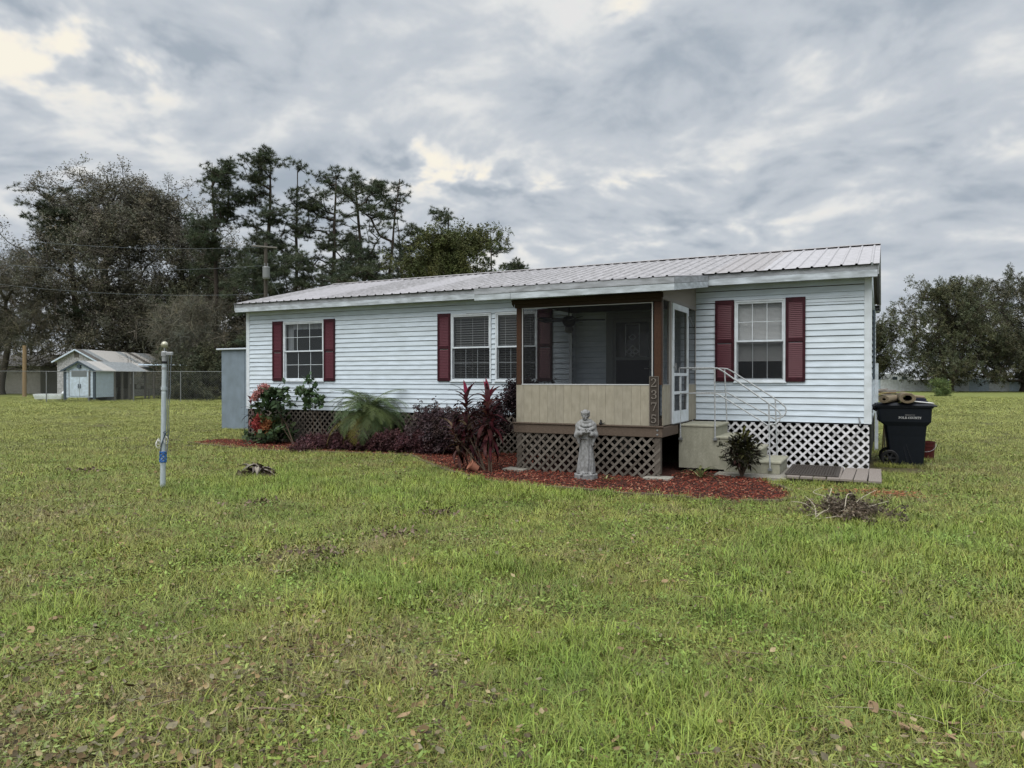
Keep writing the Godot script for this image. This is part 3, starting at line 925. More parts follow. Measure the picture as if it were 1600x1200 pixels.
	var x := 1.0
	while x < W:
		var g := Geo.new()
		for k in 3: g.bevel_box(Transform3D(Basis(), Vector3(x, 0.1 + k * 0.185, -0.9)), Vector3(0.40, 0.18, 0.2), 0.005)
		part("pier", g, M.block, h)
		x += 2.2
	var rb := Geo.new()
	for q in [[8.95, -0.02], [8.95, 0.0]]: pass
	rb.box(Vector3(0.0, 0.0, 0.014), Vector3(8.93, 0.03, 0.03))
	part("bottom_rail", rb, M.lattice_old2, h)
	var vt := Geo.new()
	vt.bevel_box(Transform3D(Basis(), Vector3(0.36, 1.175, 0.03)), Vector3(0.10, 0.085, 0.045), 0.008)
	part("vent_cover", vt, mat(lin(0.15, 0.16, 0.17), 0.6), h)
	var hb := Geo.new()
	hb.rod(Vector3(14.25, 0.95, 0.0), Vector3(14.27, 0.86, 0.06), 0.012)
	hb.rod(Vector3(14.27, 0.86, 0.06), Vector3(14.27, 0.80, 0.07), 0.014)
	part("hose_tap", hb, M.galv, h)
	var ds := Geo.new()
	ds.box(Vector3(W + 0.03, 0.0, -4.6), Vector3(W + 0.10, 1.95, -4.5))
	part("white_post", ds, M.trim, h)  # a plain white post beside the end wall, its use unknown
	var side := Geo.new()
	side.box(Vector3(W + 0.026, 1.6, -2.6), Vector3(W + 0.05, 2.9, -1.6))
	part("side_window", side, M.navy_trim, h)

# ---------------------------------------------------------------- porch, steps, walkway
func text_part(called: String, s: String, size: float, depth: float, m: Material, parent: Node, t: Transform3D, font_name := "Droid Serif") -> MeshInstance3D:
	var tm := TextMesh.new()
	var f := SystemFont.new()
	f.font_names = PackedStringArray([font_name])
	tm.font = f
	tm.text = s
	tm.font_size = 64
	tm.pixel_size = size / 64.0
	tm.depth = depth
	tm.material = m
	return inst(called, tm, parent, t)

func porch() -> void:
	var p := thing("screened_porch", "screened front porch with beige half walls, brown posts and lattice skirt", "porch", house_frame())
	var r := rnd(31)
	var A := 8.95; var B := 11.50; var V := 2.45
	part("floor", gbox(Vector3(A, 0.80, 0.01), Vector3(B - 0.02, 0.848, V - 0.05)), M.deck_wood, p)
	var jo := Geo.new()
	for z in [0.4, 1.0, 1.6, 2.1]: jo.box(Vector3(A + 0.05, 0.68, z - 0.02), Vector3(B - 0.05, 0.80, z + 0.02))
	part("joist", jo, M.deck_wood, p)
	var rim := Geo.new()
	rim.bevel_box(Transform3D(Basis(), Vector3((A + B) * 0.5 - 0.015, 0.752, V - 0.012)), Vector3(B - A + 0.07, 0.155, 0.040), 0.005)
	part("rim_board", rim, M.deck_wood, p)
	var rs := Geo.new()
	rs.bevel_box(Transform3D(Basis(), Vector3(B + 0.0, 0.752, (V + 1.45) * 0.5 - 0.017)), Vector3(0.040, 0.155, V - 1.45 - 0.035), 0.005)
	part("rim_board", rs, M.deck_wood, p)
	var lg := Geo.new()
	lg.bevel_box(Transform3D(Basis(), Vector3((A + B) * 0.5 - 0.015, 0.841, V - 0.003)), Vector3(B - A + 0.10, 0.022, 0.062), 0.004)
	part("ledge", lg, M.deck_wood, p)
	var bt := Geo.new()
	for y in [0.715, 0.785]: bt.lathe(PackedVector2Array([Vector2(0, 0.012), Vector2(0.014, 0.008), Vector2(0.018, 0)]), Vector3(B - 0.06, y, V + 0.008), 8, Basis(Vector3.RIGHT, PI / 2))
	part("bolt", bt, M.galv, p)
	# half wall of upright boards
	var n := 16
	var w := (11.31 - (A - 0.005)) / n
	for i in n:
		var g := Geo.new()
		g.bevel_box(Transform3D(Basis(), Vector3(A - 0.005 + (i + 0.5) * w, 1.176, V - 0.02)), Vector3(w - 0.0015, 0.645, 0.018 + r.randf_range(-0.0008, 0.0008)), 0.0022)
		part("wall_board", g, M.beige if r.randf() < 0.6 else M.beige2, p)
	part("wall_backing", gbox(Vector3(A, 0.853, V - 0.06), Vector3(11.38, 1.497, V - 0.032)), M.beige2, p)
	var cp := Geo.new()
	cp.bevel_box(Transform3D(Basis(), Vector3((9.05 + 11.38) * 0.5, 1.506, V - 0.03)), Vector3(11.38 - 9.05, 0.016, 0.05), 0.003)
	cp.box(Vector3(9.058, 1.514, V - 0.03), Vector3(9.071, 2.805, V - 0.006))
	cp.box(Vector3(11.345, 1.514, V - 0.03), Vector3(11.358, 2.805, V - 0.006))
	cp.box(Vector3(9.053, 2.805, V - 0.03), Vector3(11.363, 2.815, V - 0.006))
	part("screen_track", cp, mat(lin(0.50, 0.51, 0.52), 0.5), p)
	part("insect_screen", gbox(Vector3(9.071, 1.514, V - 0.0205), Vector3(11.345, 2.805, V - 0.0195)), M.screen, p)
	for q in [[A + 0.0, A + 0.095, V - 0.10, V - 0.004], [11.38, B - 0.003, V - 0.11, V - 0.004]]:
		var g := Geo.new()
		g.bevel_box(Transform3D(Basis(), Vector3((q[0] + q[1]) * 0.5, 2.16, (q[2] + q[3]) * 0.5)), Vector3(q[1] - q[0], 1.32, q[3] - q[2]), 0.006)
		part("post", g, M.brown_wood, p)
	var lp := Geo.new()
	lp.bevel_box(Transform3D(Basis(), Vector3(11.435, 0.38, V - 0.06)), Vector3(0.10, 0.58, 0.09), 0.005)
	lp.bevel_box(Transform3D(Basis(), Vector3(A + 0.05, 0.38, V - 0.06)), Vector3(0.09, 0.58, 0.09), 0.005)
	part("foundation_post", lp, M.lattice_old2, p)
	var hd := Geo.new()
	hd.bevel_box(Transform3D(Basis(), Vector3((A + B) * 0.5 - 0.02, 2.895, V - 0.055)), Vector3(B - A + 0.04, 0.142, 0.075), 0.005)
	hd.bevel_box(Transform3D(Basis(), Vector3((A + B) * 0.5 - 0.02, 2.925, V + 0.004)), Vector3(B - A + 0.10, 0.085, 0.035), 0.004)
	part("header", hd, M.header_wood, p)
	var cor := Geo.new()
	cor.prism(PackedVector2Array([Vector2(0, 0), Vector2(0.02, -0.03), Vector2(0.02, -0.07), Vector2(0.055, -0.12), Vector2(0.055, 0)]), -0.015, 0.015, Transform3D(Basis(), Vector3(A - 0.10, 2.96, V + 0.0)))
	part("corbel", cor, M.header_wood, p)
	# right side: screen strip, door, second strip, boards below
	var S := B - 0.012
	var sd := Geo.new()
	for q in [[2.335, 1.90], [0.70, 0.03]]:
		for k in 4:
			var z0: float = lerpf(q[0], q[1], k / 4.0); var z1: float = lerpf(q[0], q[1], (k + 1) / 4.0)
			var g := Geo.new()
			g.bevel_box(Transform3D(Basis(), Vector3(S, 1.176, (z0 + z1) * 0.5)), Vector3(0.02, 0.645, z0 - z1 - 0.004), 0.003)
			part("wall_board", g, M.beige if k % 2 == 0 else M.beige2, p)
		sd.box(Vector3(S - 0.02, 1.50, q[1]), Vector3(S + 0.012, 1.512, q[0]))
		sd.box(Vector3(S - 0.015, 1.512, q[0] - 0.016), Vector3(S + 0.006, 2.87, q[0]))
		sd.box(Vector3(S - 0.015, 1.512, q[1]), Vector3(S + 0.006, 2.87, q[1] + 0.016))
		part("insect_screen", gbox(Vector3(S - 0.008, 1.512, q[1] + 0.016), Vector3(S - 0.007, 2.87, q[0] - 0.016)), M.screen, p)
	part("screen_track", sd, mat(lin(0.30, 0.29, 0.28), 0.6), p)
	var jb := Geo.new()
	for z in [1.85, 0.68]: jb.bevel_box(Transform3D(Basis(), Vector3(S - 0.015, 1.865, z)), Vector3(0.06, 2.02, 0.07), 0.004)
	jb.bevel_box(Transform3D(Basis(), Vector3(S - 0.015, 2.90, 1.2)), Vector3(0.06, 0.06, 2.34), 0.004)
	part("door_frame", jb, mat(lin(0.25, 0.235, 0.22), 0.6, null), p)
	var dr := Geo.new()
	var z0 := 1.81; var z1 := 0.72
	for q in [[z0 - 0.09, z0, 0.86, 2.86], [z1, z1 + 0.09, 0.86, 2.86], [z1 + 0.09, z0 - 0.09, 2.76, 2.86], [z1 + 0.09, z0 - 0.09, 0.86, 1.06], [z1 + 0.09, z0 - 0.09, 1.34, 1.39], [z1 + 0.09, z0 - 0.09, 1.65, 1.70]]:
		dr.box(Vector3(S + 0.004, q[2], q[0]), Vector3(S + 0.034, q[3], q[1]))
	dr.box(Vector3(S + 0.005, 1.06, (z0 + z1) * 0.5 - 0.02), Vector3(S + 0.033, 1.65, (z0 + z1) * 0.5 + 0.02))
	var door := part("screen_door", dr, M.trim, p)
	for q in [[1.06, 1.34], [1.39, 1.65], [1.70, 2.76]]:
		part("insect_screen", gbox(Vector3(S + 0.018, q[0], z1 + 0.09), Vector3(S + 0.019, q[1], z0 - 0.09)), M.screen, door)
	var kn := Geo.new()
	kn.rod(Vector3(S + 0.034, 1.80, z0 - 0.045), Vector3(S + 0.075, 1.80, z0 - 0.045), 0.012)
	kn.rod(Vector3(S + 0.07, 1.74, z0 - 0.045), Vector3(S + 0.07, 1.86, z0 - 0.045), 0.010)
	part("handle", kn, M.steel, door)
	var cl := Geo.new()
	cl.rod(Vector3(S + 0.05, 2.70, z1 + 0.05), Vector3(S + 0.05, 2.55, z1 - 0.28), 0.014)
	part("door_closer", cl, M.galv, door)
	part("threshold", gbox(Vector3(S - 0.03, 0.848, z1), Vector3(S + 0.045, 0.858, z0)), M.galv, p)
	# left side: boards and screen
	for k in 9:
		var g := Geo.new()
		g.bevel_box(Transform3D(Basis(), Vector3(A + 0.01, 1.176, 0.03 + (k + 0.5) * 0.256)), Vector3(0.02, 0.645, 0.252), 0.003)
		part("wall_board", g, M.beige, p)
	part("insect_screen", gbox(Vector3(A + 0.02, 1.50, 0.03), Vector3(A + 0.021, 2.87, 2.35)), M.screen, p)
	# shed roof over it, from the house eave down to its own fascia
	var ra := 8.28; var rb := 11.78; var ze := 2.76; var zh := 0.36
	var ye := 3.165; var yh := 3.475
	var pw := (rb - ra) / 4.0
	var me := roof_panel(pw, 4, ze - zh, yh - ye)
	var ms := [me.mesh(M.roof), me.mesh(M.roof3)]
	for i in 4: inst("roof_panel", ms[i % 2], p, Transform3D(Basis(), Vector3(ra + i * pw, ye, ze)))
	var f := Geo.new()
	f.bevel_box(Transform3D(Basis(), Vector3(ra + 0.35, 3.005, ze - 0.028)), Vector3(0.70, 0.10, 0.022), 0.003)
	part("fascia", f, M.fascia, p)
	var f2 := Geo.new()
	f2.bevel_box(Transform3D(Basis(), Vector3((ra + 0.704 + rb) * 0.5, 3.003, ze - 0.027)), Vector3(rb - ra - 0.708, 0.104, 0.024), 0.003)
	part("fascia", f2, M.fascia, p)
	var dg := Geo.new()
	dg.bevel_box(Transform3D(Basis(), Vector3((ra + rb) * 0.5, 3.110, ze - 0.018)), Vector3(rb - ra, 0.102, 0.018), 0.003)
	part("drip_edge", dg, M.drip, p)
	for q in [ra, rb]:
		var sx := 1.0 if q > 9 else -1.0
		for k in 2:
			var g := Geo.new()
			var a0 := 2.955 + k * 0.107; var h := 0.103 if k == 0 else 0.100
			var dy := yh - ye
			g.prism(PackedVector2Array([Vector2(ze - 0.04, a0), Vector2(ze - 0.04, a0 + h), Vector2(zh - 0.03, a0 + h + dy), Vector2(zh - 0.03, a0 + dy)]), -0.010 - 0.003 * k, 0.010 + 0.003 * k, Transform3D(Basis(Vector3(0, 0, 1), Vector3.UP, Vector3(-1, 0, 0)), Vector3(q - sx * 0.012, 0, 0)))
			part("rake_board", g, M.fascia if k == 0 else M.drip, p)
	var so := Geo.new()
	so.quad(Vector3(ra + 0.02, 3.06 + 0.0, ze - 0.05), Vector3(ra + 0.02, 3.06 + 0.28, zh), Vector3(rb - 0.02, 3.06 + 0.28, zh), Vector3(rb - 0.02, 3.06, ze - 0.05))
	part("roof_deck", so, M.ceiling, p)
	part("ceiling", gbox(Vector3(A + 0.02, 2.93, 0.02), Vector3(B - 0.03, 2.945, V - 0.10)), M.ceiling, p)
	var gi := Geo.new()      # panel over the side wall up to the sloping roof
	gi.prism(PackedVector2Array([Vector2(0.03, 2.93), Vector2(V - 0.02, 2.93), Vector2(V - 0.02, 3.05), Vector2(0.03, 3.33)]), -0.008, 0.008, Transform3D(Basis(Vector3(0, 0, 1), Vector3.UP, Vector3(-1, 0, 0)), Vector3(S, 0, 0)))
	part("gable_panel", gi, mat(lin(0.27, 0.25, 0.225), 0.7), p)
	# lattice skirt
	lattice(p, "lattice_slat", A + 0.0, B - 0.015, 0.02, 0.672, V - 0.02, [M.lattice_old, M.lattice_old3, M.lattice_old2], 33)
	lattice(p, "lattice_slat", 0.05, V - 0.1, 0.02, 0.672, 0.0, [M.lattice_old2], 34, Transform3D(Basis(Vector3(0, 0, 1), Vector3.UP, Vector3(-1, 0, 0)), Vector3(A + 0.02, 0, 0)))
	var pad := Geo.new()
	pad.bevel_box(Transform3D(Basis(), Vector3(11.46, 0.03, V + 0.02)), Vector3(0.42, 0.055, 0.30), 0.008)
	pad.bevel_box(Transform3D(Basis(), Vector3(8.96, 0.03, V + 0.02)), Vector3(0.40, 0.055, 0.30), 0.008)
	part("footing", pad, M.block, p)
	# house number
	var s := thing("house_number_sign", "upright brown plank with raised house numbers on the porch corner post", "sign", house_frame() * Transform3D(Basis(), Vector3(11.388, 0.862, V + 0.006)))
	var pb := Geo.new()
	pb.bevel_box(Transform3D(Basis(), Vector3(0, 0.39, 0)), Vector3(0.155, 0.78, 0.018), 0.003)
	part("board", pb, M.plaque, s)
	var fr := Geo.new()
	for q in [[-0.0735, 0.39, 0.006, 0.77], [0.0735, 0.39, 0.006, 0.77]]: fr.box(Vector3(q[0] - q[2] * 0.5, q[1] - q[3] * 0.5, 0.009), Vector3(q[0] + q[2] * 0.5, q[1] + q[3] * 0.5, 0.0145))
	for y in [0.007, 0.773]: fr.box(Vector3(-0.0704, y - 0.003, 0.009), Vector3(0.0704, y + 0.003, 0.0145))
	part("border", fr, M.digit, s)
	var k := 0
	for ch in ["2", "3", "7", "5"]:
		text_part("digit", ch, 0.185, 0.014, M.digit, s, Transform3D(Basis.from_scale(Vector3(1.05, 1, 1)), Vector3(0, 0.675 - k * 0.19, 0.015)))
		k += 1
	# ceiling fan
	var fan := thing("ceiling_fan", "black ceiling fan hanging inside the screened porch", "ceiling fan", house_frame() * Transform3D(Basis(Vector3.UP, 0.35), Vector3(9.52, 2.90, 1.45)))
	var mo := Geo.new()
	mo.rod(Vector3(0, 0, 0), Vector3(0, -0.16, 0), 0.015)
	mo.lathe(PackedVector2Array([Vector2(0, -0.36), Vector2(0.05, -0.36), Vector2(0.09, -0.33), Vector2(0.12, -0.27), Vector2(0.12, -0.20), Vector2(0.07, -0.16), Vector2(0, -0.15)]))
	part("motor", mo, M.black_plastic, fan)
	for i in 5:
		var g := Geo.new()
		g.obox(Transform3D(Basis(Vector3.UP, i * TAU / 5) * Basis(Vector3.RIGHT, 0.2), Basis(Vector3.UP, i * TAU / 5) * Vector3(0.38, -0.23, 0)), Vector3(0.54, 0.008, 0.14))
		part("blade", g, M.black_plastic, fan)
	var lamp := Geo.new()
	lamp.lathe(PackedVector2Array([Vector2(0, -0.48), Vector2(0.06, -0.46), Vector2(0.085, -0.41), Vector2(0.08, -0.36), Vector2(0, -0.36)]))
	part("lamp_shade", lamp, mat(lin(0.1, 0.1, 0.1), 0.3), fan)
	# clutter on the porch ledge
	var bd := thing("garden_ornament", "tiny dark bird ornament on the porch ledge behind the statue", "ornament", house_frame() * Transform3D(Basis(), Vector3(10.50, 0.852, V + 0.012)))
	var bg := Geo.new()
	bg.lathe(PackedVector2Array([Vector2(0.0, 0), Vector2(0.028, 0.004), Vector2(0.034, 0.02), Vector2(0.02, 0.035), Vector2(0.012, 0.055), Vector2(0.017, 0.07), Vector2(0.0, 0.085)]), Vector3.ZERO, 8)
	bg.obox(Transform3D(Basis(Vector3(0, 0, 1), 0.5), Vector3(0.04, 0.02, 0)), Vector3(0.05, 0.008, 0.02))
	part("body", bg, M.dark, bd)

func rail(h: Node3D, v: float, posts: Array, called: String) -> void:
	var R := 0.0125
	var g: Geo
	for q in posts:
		g = Geo.new()
		g.tube(PackedVector3Array([Vector3(q[0], q[1], v), Vector3(q[2], q[3], v)]), PackedFloat32Array([R, R]), 8)
		part("post", g, M.rail_white, h)
	var a: Array = posts[0]; var b: Array = posts[1]; var e: Array = posts[2]
	for k in 2:
		var dy := 0.0 if k == 0 else -0.43
		var ye: float = e[3] + (0.0 if k == 0 else -0.36)
		var pts := PackedVector3Array()
		pts.append(Vector3(a[2] + 0.01, a[3] + dy, v))
		pts.append(Vector3(b[2] - 0.04, b[3] + dy, v))
		pts.append(Vector3(b[2] + 0.05, b[3] + dy - 0.01, v))
		pts.append(Vector3(b[2] + 0.14, b[3] + dy - 0.06, v))
		pts.append(Vector3(e[2], ye, v))
		if k == 0:
			var c := Vector3(e[2] + 0.10, ye - 0.18, v)
			for q in [[0.10, -0.075], [0.165, -0.14], [0.185, -0.20], [0.165, -0.27], [0.11, -0.32], [0.03, -0.345], [0.0, -0.35]]:
				pts.append(Vector3(e[2] + q[0], ye + q[1], v))
		var rr := PackedFloat32Array()
		for i in pts.size(): rr.append(R * (1.0 if k == 0 else 0.85))
		g = Geo.new()
		g.tube(pts, rr, 8)
		part("top_rail" if k == 0 else "middle_rail", g, M.rail_white, h)
	g = Geo.new()
	for q in posts:
		g.box(Vector3(q[0] - 0.03, q[1] - 0.01, v - 0.02), Vector3(q[0] + 0.03, q[1] + 0.03, v + 0.02))
	part("bracket", g, M.galv, h)

func steps_and_walk() -> void:
	var hf := house_frame()
	var s := thing("precast_steps", "pale yellowish precast concrete steps beside the screened porch door", "steps", hf)
	var v0 := 0.28; var v1 := 1.30
	var g := Geo.new()
	# side outline of the steps, extruded across
	var o := [[11.495, 0.085], [11.495, 0.80], [12.12, 0.80], [12.12, 0.61], [12.47, 0.61], [12.47, 0.42], [12.80, 0.42], [12.80, 0.235], [13.13, 0.235], [13.13, 0.055], [12.25, 0.055], [12.25, 0.085]]
	var pl := PackedVector2Array()
	for q in o: pl.append(Vector2(q[0], q[1]))
	g.prism(pl, v0, v1)
	part("body", g, M.concrete, s)
	for q in [[11.493, 12.145, 0.80], [12.10, 12.495, 0.61], [12.45, 12.825, 0.42], [12.78, 13.155, 0.235]]:
		var t := Geo.new()
		t.bevel_box(Transform3D(Basis(), Vector3((q[0] + q[1]) * 0.5, q[2] + 0.004, (v0 + v1) * 0.5)), Vector3(q[1] - q[0], 0.05, v1 - v0 + 0.03), 0.014)
		part("tread", t, M.concrete, s)
	for q in [11.75, 12.05]:
		var b := Geo.new()
		b.bevel_box(Transform3D(Basis(), Vector3(q, 0.035, 1.05)), Vector3(0.28, 0.09, 0.38), 0.006)
		b.bevel_box(Transform3D(Basis(), Vector3(q, 0.035, 0.45)), Vector3(0.28, 0.09, 0.30), 0.006)
		if q < 12: part("support_block", b, M.block, s)
	var pd := thing("concrete_pad", "worn grey concrete slab under the bottom step and the dark round croton", "slab", hf * Transform3D(Basis(), Vector3(12.72, 0.0, 0.95)))
	var pg := Geo.new()
	pg.bevel_box(Transform3D(Basis(), Vector3(0, 0.022, 0)), Vector3(1.12, 0.06, 1.5), 0.008)
	part("slab", pg, M.block, pd)
	var f := thing("handrail", "white tubular handrail on the near side of the concrete steps", "handrail", hf, "handrails of the front steps")
	rail(f, v1 + 0.03, [[11.53, 0.57, 11.50, 1.785], [12.11, 0.58, 12.10, 1.785], [12.985, 0.12, 12.965, 1.20]], "front")
	var b2 := thing("handrail", "white tubular handrail on the far side of the steps, next to the house wall", "handrail", hf, "handrails of the front steps")
	rail(b2, v0 - 0.02, [[11.49, 0.70, 11.41, 1.77], [12.11, 0.70, 12.06, 1.79], [12.97, 0.14, 12.93, 1.25]], "rear")
	# plank walkway
	var w := thing("plank_walkway", "short grey plank walkway along the white lattice at the foot of the steps", "walkway", hf)
	var r := rnd(51)
	var u := 13.29
	var k := 0
	while u < 14.55:
		var pw := 0.186
		var pb := Geo.new()
		pb.bevel_box(Transform3D(), Vector3(pw - 0.008, 0.038, 1.62 + r.randf_range(-0.03, 0.03)), 0.005)
		part("plank", pb, M.plank if r.randf() < 0.5 else M.plank2, w, Transform3D(Basis.from_euler(Vector3(r.randf_range(-0.004, 0.004), r.randf_range(-0.012, 0.012), r.randf_range(-0.01, 0.01))), Vector3(u + pw * 0.5, 0.085, 1.02)))
		u += pw + 0.002
		k += 1
	for z in [0.4, 1.7]: part("bearer", gbox(Vector3(13.28, 0.0, z - 0.04), Vector3(14.58, 0.064, z + 0.04)), M.plank2, w)
	var mt := thing("rubber_mat", "dark perforated rubber doormat lying on the plank walkway", "doormat", hf * Transform3D(Basis(Vector3.UP, 0.02), Vector3(13.62, 0.108, 0.98)))
	var mg := Geo.new()
	var mw := 0.72; var ml := 1.36
	for i in 19: mg.box(Vector3(-mw * 0.5 + i * mw / 18 - 0.008, 0, -ml * 0.5), Vector3(-mw * 0.5 + i * mw / 18 + 0.008, 0.012, ml * 0.5))
	for i in 31: mg.box(Vector3(-mw * 0.5, 0.001, -ml * 0.5 + i * ml / 30 - 0.008), Vector3(mw * 0.5, 0.0105, -ml * 0.5 + i * ml / 30 + 0.008))
	part("grid", mg, M.rubber, mt)
	for q in [-1.0, 1.0]:
		var bg := Geo.new()
		bg.bevel_box(Transform3D(Basis(), Vector3(q * mw * 0.5, 0.008, 0)), Vector3(0.05, 0.02, ml + 0.06), 0.004)
		part("border", bg, M.rubber, mt)
		bg = Geo.new()
		bg.bevel_box(Transform3D(Basis(), Vector3(0, 0.0075, q * ml * 0.5)), Vector3(mw - 0.052, 0.019, 0.05), 0.004)
		part("border", bg, M.rubber, mt)

# ---------------------------------------------------------------- carts, bucket, statue, pole
func loft(sections: Array, g: Geo, close_top := true) -> void:     # each section: [y, x0, x1, z0, z1, corner]
	var rings := []
	for s in sections:
		var ring := PackedVector3Array()
		var cr: float = s[5]
		var c := [[s[2] - cr, s[4] - cr, 0.0], [s[1] + cr, s[4] - cr, 1.0], [s[1] + cr, s[3] + cr, 2.0], [s[2] - cr, s[3] + cr, 3.0]]
		for q in c:
			for k in 4:
				var a: float = (q[2] + k / 3.0) * PI / 2
				ring.append(Vector3(q[0] + cr * cos(a), s[0], q[1] + cr * sin(a)))
		rings.append(ring)
	for i in rings.size() - 1:
		for k in 16:
			var l := (k + 1) % 16
			g.quad(rings[i][k], rings[i + 1][k], rings[i + 1][l], rings[i][l])
	var m := Vector3.ZERO
	for p in rings[-1]: m += p / 16.0
	if close_top:
		for k in 16: g.tri(rings[-1][k], m, rings[-1][(k + 1) % 16])
	m = Vector3.ZERO
	for p in rings[0]: m += p / 16.0
	for k in 16: g.tri(rings[0][(k + 1) % 16], m, rings[0][k])

func carts_and_bucket() -> void:
	var hf := house_frame()
	var turn := 0.06
	var at := hf * Transform3D(Basis(Vector3.UP, turn), Vector3(14.93, 0.0, -1.62))
	var c := thing("wheeled_bin", "dark navy wheeled rubbish bin standing at the right end of the house", "bin", at)
	var g := Geo.new()
	loft([[0.02, -0.20, 0.33, -0.27, 0.27, 0.03], [0.55, -0.26, 0.36, -0.30, 0.30, 0.03], [0.74, -0.29, 0.375, -0.315, 0.315, 0.03], [0.82, -0.40, 0.445, -0.34, 0.34, 0.04], [1.06, -0.42, 0.455, -0.35, 0.35, 0.04], [1.075, -0.45, 0.485, -0.37, 0.37, 0.05], [1.095, -0.45, 0.485, -0.37, 0.37, 0.05]], g)
	part("body", g, M.cart, c)
	var l := Geo.new()
	loft([[1.098, -0.45, 0.53, -0.385, 0.385, 0.05], [1.115, -0.46, 0.545, -0.39, 0.39, 0.05], [1.14, -0.44, 0.50, -0.36, 0.36, 0.06], [1.16, -0.36, 0.42, -0.28, 0.28, 0.08]], l)
	part("lid", l, M.cart_lid, c)
	var hg := Geo.new()
	hg.tube(PackedVector3Array([Vector3(-0.43, 1.02, -0.25), Vector3(-0.56, 1.08, -0.25), Vector3(-0.58, 1.09, -0.20), Vector3(-0.58, 1.09, 0.20), Vector3(-0.56, 1.08, 0.25), Vector3(-0.43, 1.02, 0.25)]), PackedFloat32Array([0.022, 0.022, 0.022, 0.022, 0.022, 0.022]), 8)
	hg.bevel_box(Transform3D(Basis(), Vector3(-0.49, 1.085, 0.27)), Vector3(0.18, 0.06, 0.06), 0.01)
	hg.bevel_box(Transform3D(Basis(), Vector3(-0.49, 1.085, -0.27)), Vector3(0.18, 0.06, 0.06), 0.01)
	part("handle", hg, M.cart_lid, c)
	for z in [0.30, -0.30]:
		var w := Geo.new()
		var b := Basis(Vector3.RIGHT, PI / 2)
		w.lathe(PackedVector2Array([Vector2(0.10, -0.028), Vector2(0.135, -0.03), Vector2(0.15, -0.02), Vector2(0.15, 0.02), Vector2(0.135, 0.03), Vector2(0.10, 0.028)]), Vector3(-0.22, 0.15, z), 20, b)
		var wh := part("wheel", w, M.black_plastic, c)
		var sp := Geo.new()
		for k in 6:
			var a := k * TAU / 6
			sp.obox(Transform3D(Basis(Vector3(0, 0, 1), a), Vector3(-0.22 + cos(a) * 0.06, 0.15 + sin(a) * 0.06, z)), Vector3(0.09, 0.022, 0.03))
		sp.lathe(PackedVector2Array([Vector2(0, -0.035), Vector2(0.03, -0.03), Vector2(0.03, 0.03), Vector2(0, 0.035)]), Vector3(-0.22, 0.15, z), 10, b)
		part("spokes", sp, mat(lin(0.02, 0.02, 0.022), 0.5), wh)
	var ax := Geo.new()
	ax.rod(Vector3(-0.22, 0.15, -0.32), Vector3(-0.22, 0.15, 0.32), 0.012)
	part("axle", ax, M.steel, c)
	var ft := Geo.new()       # ribs moulded in the side
	ft.obox(Transform3D(Basis(Vector3(0, 0, 1), 0.30), Vector3(0.10, 0.24, 0.284)), Vector3(0.016, 0.36, 0.018))
	ft.obox(Transform3D(Basis(Vector3(0, 0, 1), 0.22), Vector3(0.04, 0.22, 0.282)), Vector3(0.016, 0.30, 0.018))
	part("rib", ft, M.cart_lid, c)
	text_part("lettering", "POLK COUNTY", 0.052, 0.003, M.white_print, c, Transform3D(Basis(), Vector3(0.10, 0.895, 0.348)))
	text_part("lettering", "PROPERTY OF", 0.024, 0.003, mat(lin(0.3, 0.3, 0.3), 0.6), c, Transform3D(Basis(), Vector3(0.10, 0.945, 0.349)))
	# what lies on the lid
	for q in [["larger beige carpet roll with a wide open core lying on the bin lid", 0.055, 0.108, 0.06, 0.062, 0.0], ["smaller beige carpet roll with a narrow core, nearer the bin handle", -0.16, 0.078, 0.026, 0.05, -0.35]]:
		var cr := thing("carpet_roll", q[0], "carpet roll", at * Transform3D(Basis(Vector3.UP, q[5]), Vector3(q[1], 1.16 + q[2] * 0.86, -0.04)), "carpet rolls on the bin lid")
		var cg := Geo.new()
		var R: float = q[2]; var ri: float = q[3]
		var B2 := Basis(Vector3(1, 0, 0), Vector3(0, 0, -1), Vector3(0, 1, 0)) * Basis.from_scale(Vector3(1.25, 1, 1))
		var bb := Basis.from_scale(Vector3(1.25, 0.88, 1)) * Basis(Vector3.RIGHT, PI / 2)
		cg.lathe(PackedVector2Array([Vector2(ri, -0.48), Vector2(R * 0.97, -0.48), Vector2(R, -0.465), Vector2(R, 0.465), Vector2(R * 0.97, 0.48), Vector2(ri, 0.48)]), Vector3.ZERO, 24, bb)
		var k := 0
		var body := part("carpet", cg, M.carpet, cr)
		var ig := Geo.new()
		ig.lathe(PackedVector2Array([Vector2(ri, 0.48), Vector2(ri, -0.48)]), Vector3.ZERO, 20, bb)
		var sp := PackedVector3Array()
		for i in 40:
			var a := i * 0.55
			var rr := lerpf(ri + 0.004, R - 0.004, i / 39.0)
			sp.append(bb * Vector3(cos(a) * rr, 0.482, sin(a) * rr))
		var rad := PackedFloat32Array()
		for i in 40: rad.append(0.0028)
		ig.tube(sp, rad, 4)
		part("winding", ig, M.carpet_edge, cr)
	var ns := thing("folded_blanket", "dark navy folded blanket behind the beige carpet rolls on the bin", "blanket", at * Transform3D(Basis(Vector3.UP, 0.1), Vector3(0.25, 1.165, -0.14)))
	for k in 3:
		var bg := Geo.new()
		bg.bevel_box(Transform3D(Basis.from_euler(Vector3(0, k * 0.09, -0.05 - 0.03 * k)), Vector3(-0.02 * k, 0.022 + 0.045 * k, 0)), Vector3(0.32 - 0.03 * k, 0.045, 0.34), 0.016)
		part("fold", bg, M.navy if k < 2 else M.carpet, ns)
	var wb := thing("foam_sheet", "thin white sheet lying on the front edge of the bin lid", "sheet", at * Transform3D(Basis(Vector3(0, 0, 1), -0.10), Vector3(0.32, 1.163, 0.10)))
